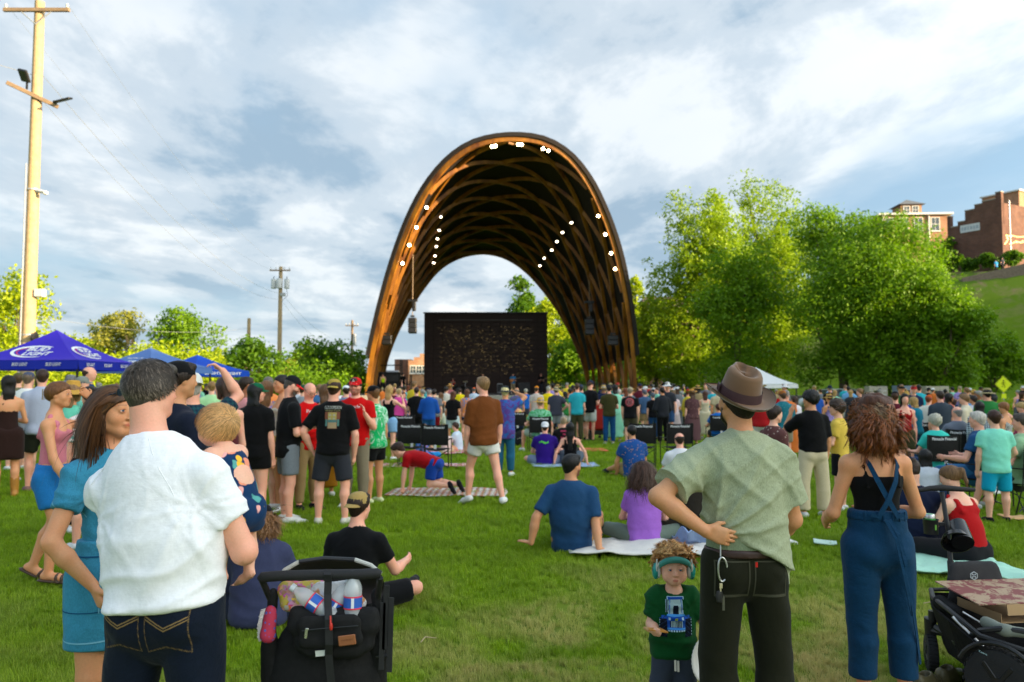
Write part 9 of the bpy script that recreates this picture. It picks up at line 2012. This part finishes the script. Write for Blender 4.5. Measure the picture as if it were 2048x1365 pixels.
# ------------------------------------------------------------------ the standing crowd
def crowd_person(lb,px,Y,H,rot,fem,hk,hc,hat,hatc,tk,tc,bk,bc,skin='pink',pose='stand',lvl=None,mat='cloth',col2=None,group=None,child=0.0):
 lvl=lvl or(2 if Y<21 else 3);base=1.62 if fem else 1.76;x=W(px,772,Y)[0];sh='%d%s%.1f'%(fem,pose,child)
 p=person(lb,x,Y,base,rot,lvl,pose,skin,fem,1.05 if not fem else 1.0,child,hair=(hk,hc),hat=(hat,hatc)if hat else None,top=(tk,tc),bottom=(bk,bc),shoes=('sneaker',['#cccccc','#333333','#6a5a48'][px%3]),topmat=mat,col2=col2,share=sh,group=group)
 o=p['o'];s=H/base;o.scale=(s*(1+.06*math.sin(px)),s,s);o.location.z=-o.data['minz']*s;return p
ROW=[(833,893,775,0,'short','#2a1a14',None,'','tee','#0e0e10','shorts','#111114','man all in black standing behind the empty folding chairs','front','cloth',None),(858,897,776,0,'short','#9a9088','cap','#141c34','longshirt','#144c9c','jeans','#1a5080','man in bright blue jacket, jeans and navy cap behind the folding chairs','front','cloth',None),(868,884,779,0,'short','#241812',None,'','tee','#787a80','pants','#7c0f18','person in grey top and dark red trousers beside the bright blue jacket','stand','cloth',None),(882,880,786,1,'long','#6a4a30',None,'','tank','#4c4640','shorts','#cfd8c8','woman in grey-brown tank top and white shorts','stand2','cloth',None),(892,868,774,0,'short','#1c1412',None,'','longshirt','#ccc6bc','pants','#887a90','man in cream long-sleeved shirt beside the big straw hat','stand','cloth',None),(906,893,783,1,'longer','#5a3420',None,'','tee','#0c0c0e','shorts','#b8ccd0','woman with long auburn hair, black T-shirt and pale shorts','stand2','cloth',None),(900,842,768,1,'long','#8a5a30','straw','#d0a050','tee','#a8606a','skirt','#605060','woman in a wide straw hat below the video wall','stand','cloth',None),(934,887,779,1,'long','#5c3a24',None,'','tee','#1090d0','short_shorts','#101c3c','woman in blue, orange and pink tie-dye T-shirt and navy shorts','stand2','tiedye','#e08848'),(920,850,778,0,'short','#3a2418',None,'','tee','#e0c818','shorts','#555560','person in yellow T-shirt between the auburn hair and the tie-dye','stand','cloth',None),(948,850,775,0,'short','#555555','cap','#e8601c','tee','#bccade','shorts','#44444c','person in orange cap left of the brown T-shirt man','stand','cloth',None),(1034,880,776,0,'bald','#9a8878',None,'','tee','#18704a','shorts','#2c3a6a','cropped grey-haired man in dark psychedelic green and purple T-shirt','stand','tiedye','#6c4890'),(1073,872,772,0,'short','#4c3a2a','cap','#e88a0c','tee','#c6cdbf','shorts','#555a66','man in orange cap and pale T-shirt with coloured chest stripes','stand','stripes_across','#c2606c'),(1052,855,778,0,'short','#b0a898',None,'','tee','#1a5cb0','shorts','#444454','man in royal blue T-shirt behind the psychedelic one','stand','cloth',None),(1097,868,772,0,'short','#b0a898','cap','#8f8f88','tee','#e8cc10','shorts','#4c6078','man in bright yellow T-shirt and grey cap','stand','cloth',None),(1112,884,773,0,'short','#6a6058','boonie','#b0a070','tee','#3f414e','shorts','#7c8288','man in charcoal T-shirt, grey shorts and khaki hat','hipR','cloth',None),(1162,880,769,0,'short','#2a2a30','cap','#27364e','hoodie','#23506c','shorts','#0e0f14','man in steel blue hooded top and black shorts left of the red cart','stand','cloth',None),(1140,866,778,1,'short','#1c1412',None,'','tank','#14141a','jeans','#6488b8','person in black top and light jeans behind the steel blue hood','stand','cloth',None),(1182,860,775,0,'short','#999999','straw','#d8a848','tee','#dfe4e8','jeans','#88a4c0','man in white T-shirt and straw hat behind the red cart','stand','cloth',None),(1218,890,769,0,'short','#1e1c20','cap','#23242c','tee','#3c3a1c','jeans','#12487c','man in olive T-shirt and blue jeans right of the red cart','front','cloth',None),(1238,868,779,0,'short','#c0b8b0',None,'','tee','#6ed0cc','shorts','#c4bca0','grey-haired person in aqua top and cream shorts','stand','cloth',None),(1260,893,774,0,'short','#8a7a68','cap','#a89c7c','tee','#0c0c10','shorts','#3c3a28','man in black T-shirt with round red back logo and cargo shorts','stand','cloth',None),(1290,872,779,0,'short','#555560','cap','#5c6478','tee','#3c587c','shorts','#8a7250','man in slate blue shirt and tan trousers','stand','cloth',None),(1306,880,785,0,'short','#5c6068','beanie','#5a626c','tee','#0e0e12','jeans','#1c4476','person in black T-shirt, jeans and grey knit hat','stand','cloth',None),(1325,890,775,0,'short','#21150f',None,'','jacket','#24262c','pants','#0b0b0e','man in dark grey blazer and black trousers','front','cloth',None),(1346,876,784,1,'bob','#6a4a30',None,'','tee','#e0c8cc','dress','#c8b8bc','woman in pale pink dress right of the blazer','front','cloth',None),(1364,862,783,0,'short','#9a9a98',None,'','tee','#8aa48c','shorts','#0f8058','man in sage T-shirt and emerald shorts','stand','cloth',None),(1384,892,779,1,'long','#4a3020','cowboy','#c4924a','tee','#503438','dress','#5c4044','woman in long plum-brown dress and straw cowboy hat','stand','tinyprint','#8a6a60'),(1410,878,783,1,'long','#4a2c20',None,'','tank','#d8ccae','dress','#d8ccae','woman in long cream dress left of the brown hat brim','front','cloth',None),(1436,882,776,0,'short','#8a7a60',None,'','tee','#b8ac8c','shorts','#6a6a58','man in beige T-shirt with faded back print beside the brown hat','stand','cloth',None),(798,892,778,1,'bun','#c0a070',None,'','tee','#e04c9c','shorts','#444466','person in hot pink T-shirt right of the blond woman in black','stand2','cloth',None),(808,868,771,0,'short','#2a2420',None,'','tee','#3cb4c4','shorts','#555555','person in light turquoise T-shirt left of the video wall','stand2','cloth',None),]
GC='festival goers standing on the lawn'
for(px,ft,hd,fem,hk,hc,hat,hatc,tk,tc,bk,bc,lb,pose,mat,c2)in ROW:
 Y=depth_of(ft);H=float(W(px,hd,Y)[2])-(.02 if hat else 0);RS=random.Random(px);p=crowd_person(lb,px,Y,H,RS.uniform(-.35,.35),fem,hk,hc,hat,hatc,tk,tc,bk,bc,RS.choice(['pink','fair','gold']),pose,2,mat,c2,GC)
 if 'round red' in lb:
  o,S=p['o'],p['S'];R3=np.array(world_of(o))[:3,:3];cc=np.array(world_of(o))[:3,3]+R3@(S['chest']+np.array((0,-.1,.0)))
  decal('shirt_print',p['top'],cc,R3@np.array((1. ,0,0)),(0,0,1),.26,.26,20,20,lambda u,v:(lambda r:(.42,.09,.10)if .30<r<.46 or .12<r<.2 else((.25,.25,.27)if r<.3 and int(u*20)%3==0 else None))(math.hypot(u-.5,v-.5)),.008)
  decal('shirt_print',p['top'],cc+np.array((0,0,.15)),R3@np.array((1. ,0,0)),(0,0,1),.30,.10,24,10,lambda u,v:(.28,.32,.38)if abs(v-.75+2.2*(u-.5)**2)<.16 and int(u*24)%5 else None,.008)
TOPC=[('white','#dcdee2'),('black','#121215'),('navy','#18264a'),('royal blue','#1d4fa4'),('turquoise','#2aa5b4'),('grey','#6d7178'),('red','#b01c20'),('pink','#d886a0'),('yellow','#d8bc30'),('olive','#4c4c28'),('teal','#1c6c70'),('lavender','#9484c0'),('burgundy','#5c1a28'),('mint','#86ccb0'),('orange','#d07030'),('tan','#a08c68'),('sky blue','#6ca4d4'),('charcoal','#33353c'),('cream','#cfc6ac'),('green','#2a7a3c')]
BOTC=[('dark','#1c1e26'),('khaki','#8f8264'),('denim','#2a4a74'),('grey','#5c6068'),('white','#c8c8c4'),('olive','#44442c')]
HAIRC=[('brown','#4a3020'),('black','#14100e'),('blond','#a8854e'),('grey','#8c8882'),('auburn','#6a3418'),('sandy','#806040')]
HATC=[('black','#141418'),('white','#dadada'),('navy','#18223c'),('red','#a81c20'),('khaki','#9a8c62'),('straw','#c8a052')]
def zone(px,Y):
 if px<130:a='under the purple canopy'
 elif px<300:a='between the purple and slate canopies'
 elif px<470:a='under the bright blue canopy'
 elif px<600:a='below the transformer pole'
 elif px<730:a='left of the arch foot'
 elif px<850:a='at the left arch foot'
 elif px<1000:a='below the left half of the video wall'
 elif px<1100:a='below the right half of the video wall'
 elif px<1280:a='below the right arch legs'
 elif px<1420:a='below the bright maple'
 elif px<1600:a='below the white canopy'
 elif px<1780:a='before the parked cars'
 elif px<1900:a='before the kiosks'
 else:a='near the crossing sign'
 return a
seen=set();placed=[(o.location.x,o.location.y)for o in scene.objects if o.get('category')=='person']
rc=random.Random(12);count=0
def try_place(x0,x1,ya,yb,n,mind=.62,hz=(1.56,1.84)):
 global count
 k=0;tries=0
 while k<n and tries<n*60:
  tries+=1;px=rc.uniform(x0,x1);Y=ya+(yb-ya)*rc.random()**1.25;x=W(px,772,Y)[0]
  if any((x-a)**2+(Y-b)**2<mind**2 for a,b in placed):continue
  if any(abs(x/Y-a/b)<.0045 and abs(Y-b)<4 for a,b in placed):continue
  if x>38 or 1978<px<2036 or(1720<px<1895 and rc.random()<.6):continue
  fem=int(rc.random()<.48);tn,tc=rc.choice(TOPC);bn,bc=rc.choice(BOTC);hn,hc=rc.choice(HAIRC);hat=rc.choice([None,None,None,'cap','cap','straw','boonie'])if not fem else rc.choice([None,None,None,None,'cap','straw'])
  an,ac=rc.choice(HATC);an,ac=('straw','#c8a052')if hat=='straw' else((an,ac)if an!='straw' else HATC[0])
  hk=rc.choice(['long','longer','bun','bob','pony'])if fem else rc.choice(['short','short','short','buzz']);tk=rc.choice(['tee','tank','tee'])if fem else rc.choice(['tee','tee','longshirt']);bk=rc.choice(['shorts','pants','dress']if fem else['shorts','shorts','pants']);pose=rc.choice(['stand','front','stand2','stand','phone','hipR','crossed','stand2'])if rc.random()<.97 else 'oneup'
  if bk=='dress':bn,bc=tn,tc
  hatp={None:'','cap':an+' cap, ','straw':'straw hat, ','boonie':an+' sun hat, '}[hat];tkp={'tee':'T-shirt','tank':'tank top','longshirt':'long-sleeved shirt'}[tk];bkp='and matching long skirt' if bk=='dress' else 'and '+bn+' '+{'shorts':'shorts','pants':'trousers'}[bk]
  lb='%s with %s%s hair, %s %s %s %s'%('woman' if fem else 'man',hatp,hn,tn,tkp,bkp,zone(px,Y))
  key=(hatp,tn,tkp,bkp if 0 else '',zone(px,Y))
  if lb in seen or key in seen or len(lb.split())>16:continue
  seen.add(lb);seen.add(key);rot=rc.gauss(0,.45)if rc.random()<.8 else rc.uniform(-PI,PI)
  crowd_person(lb,int(px),Y,rc.uniform(*hz)-(.10 if fem else 0),rot,fem,hk,hc,hat,ac,tk,tc,bk,bc,rc.choice(['pink','fair','gold','tan','brown','pink']),pose,None,'cloth',None,GC);placed.append((x,Y));k+=1;count+=1
try_place(775,1440,23.5,40,74);try_place(760,1440,38,54,14)
try_place(0,330,15.5,30,13,hz=(1.62,1.9));try_place(330,720,16,40,20,hz=(1.62,1.86))
try_place(1500,1780,17,42,24,hz=(1.52,1.76));try_place(1770,2048,19,40,26,hz=(1.5,1.72));try_place(1780,2048,14.5,20,6,hz=(1.5,1.66))
# musicians on the stage
def guitar(p,col,bass=False):
 S,o=p['S'],p['o'];g=empty('guitar');g.parent=o;c=S['waist']+np.array((.04,.20,.02));R=roty(.35);f=Field(.03);f.cone(c+R@np.array((.12,0,0)),c+R@np.array((-.06,0,0)),.16,.12,.05,((0,1,0),.2));V,Q=f.mesh();q=link('guitar_body',mesh_np('guitar_body',V,Q),g,None,srgb(col));setmat(q,'leather');MB().box(c+R@np.array((-.42,0,0)),(.62,.03,.05),R).build('guitar_neck',MATS['pole_wood_dark'],g)
for(px,Y,H,tc,bc,lb,gc,hat)in[(906,72,1.35,'#b0141c','#222222','drummer in red seated behind the drum kit on stage',None,None),(966,71,1.78,'#145a44','#222430','guitarist in dark green shirt on stage','#b06020',None),(1026,70,1.80,'#3a80b4','#a09070','musician in light blue T-shirt and shorts with tan guitar on stage','#c07830','cap'),(1082,71,1.78,'#121216','#33353c','bassist in black at the right end of the stage','#5a3018',None)]:
 p=person(lb,W(px,760,Y)[0],Y,H,PI,3,'front','pink',hair=('short','#3a2a20'),hat=(hat,'#333333')if hat else None,top=('tee',tc),bottom=('pants',bc),z=1.0,group='musicians on the stage')
 if gc:guitar(p,gc)
def drums():
 c=W(918,765,71);t=empty('drum_kit',(c[0],71,1.0),0,'dark drum kit with cymbals at the left of the stage','drum kit');k=MATS['black_plastic']
 for x,y,z,r,h,R in((0,0,.28,.28,.4,rotx(PI/2)),(-.32,0,.62,.17,.22,rotx(.4)),(.3,0,.62,.17,.22,rotx(.4)),(.6,.1,.40,.22,.4,None)):MB().lathe([(r,-h/2),(r,h/2),(.001,h/2+.002)],(x,y,z),16,R).build('drum',k,t,True)
 for x,z in((-.6,1.0),(.55,1.05)):MB().lathe([(.001,.02),(.24,0)],(x,.1,z),16,rotx(.3)).build('cymbal',MATS['brass_key'],t,True);MB().tube([(x,.1,0),(x,.1,z)],.015,5).build('stand',MATS['alu'],t)
drums()
for(px,w,h,lb)in[(1048,1.1,1.0,'black guitar amplifier stack between the two right musicians'),(1000,.5,.9,'round-topped silver amplifier in the middle of the stage'),(942,.8,.6,'low black monitor speaker near the green guitarist')]:
 c=W(px,765,72.5);t=empty('amplifier',(c[0],72.5,1.0),0,lb,'amplifier');MB().box((0,0,h/2),(w,.5,h),None,.04).build('cabinet',MATS['black_plastic' if px!=1000 else 'galvanised'],t);MB().box((0,-.26,h/2),(w*.85,.02,h*.8)).build('grille',MATS['dark_metal'],t)
p=person('stagehand in fluorescent yellow vest on the lighting scaffold',W(766,750,66)[0],66,1.75,.4,3,hair=('short','#222222'),top=('tank','#b8e018'),bottom=('pants','#222222'),z=1.0)
p=person('stagehand in black near the gear rack left of the video wall',W(806,750,66)[0],66,1.75,-.4,3,hair=('short','#222222'),top=('tee','#101012'),bottom=('pants','#111111'),z=1.0)
MB().box((W(785,760,66)[0],66,.5),(4.6,2.4,1.0),None,.03).build('side_platform',MATS['stage_deck']);o=bpy.data.objects['side_platform'];tag(o,'black side platform left of the stage under the gear','platform')
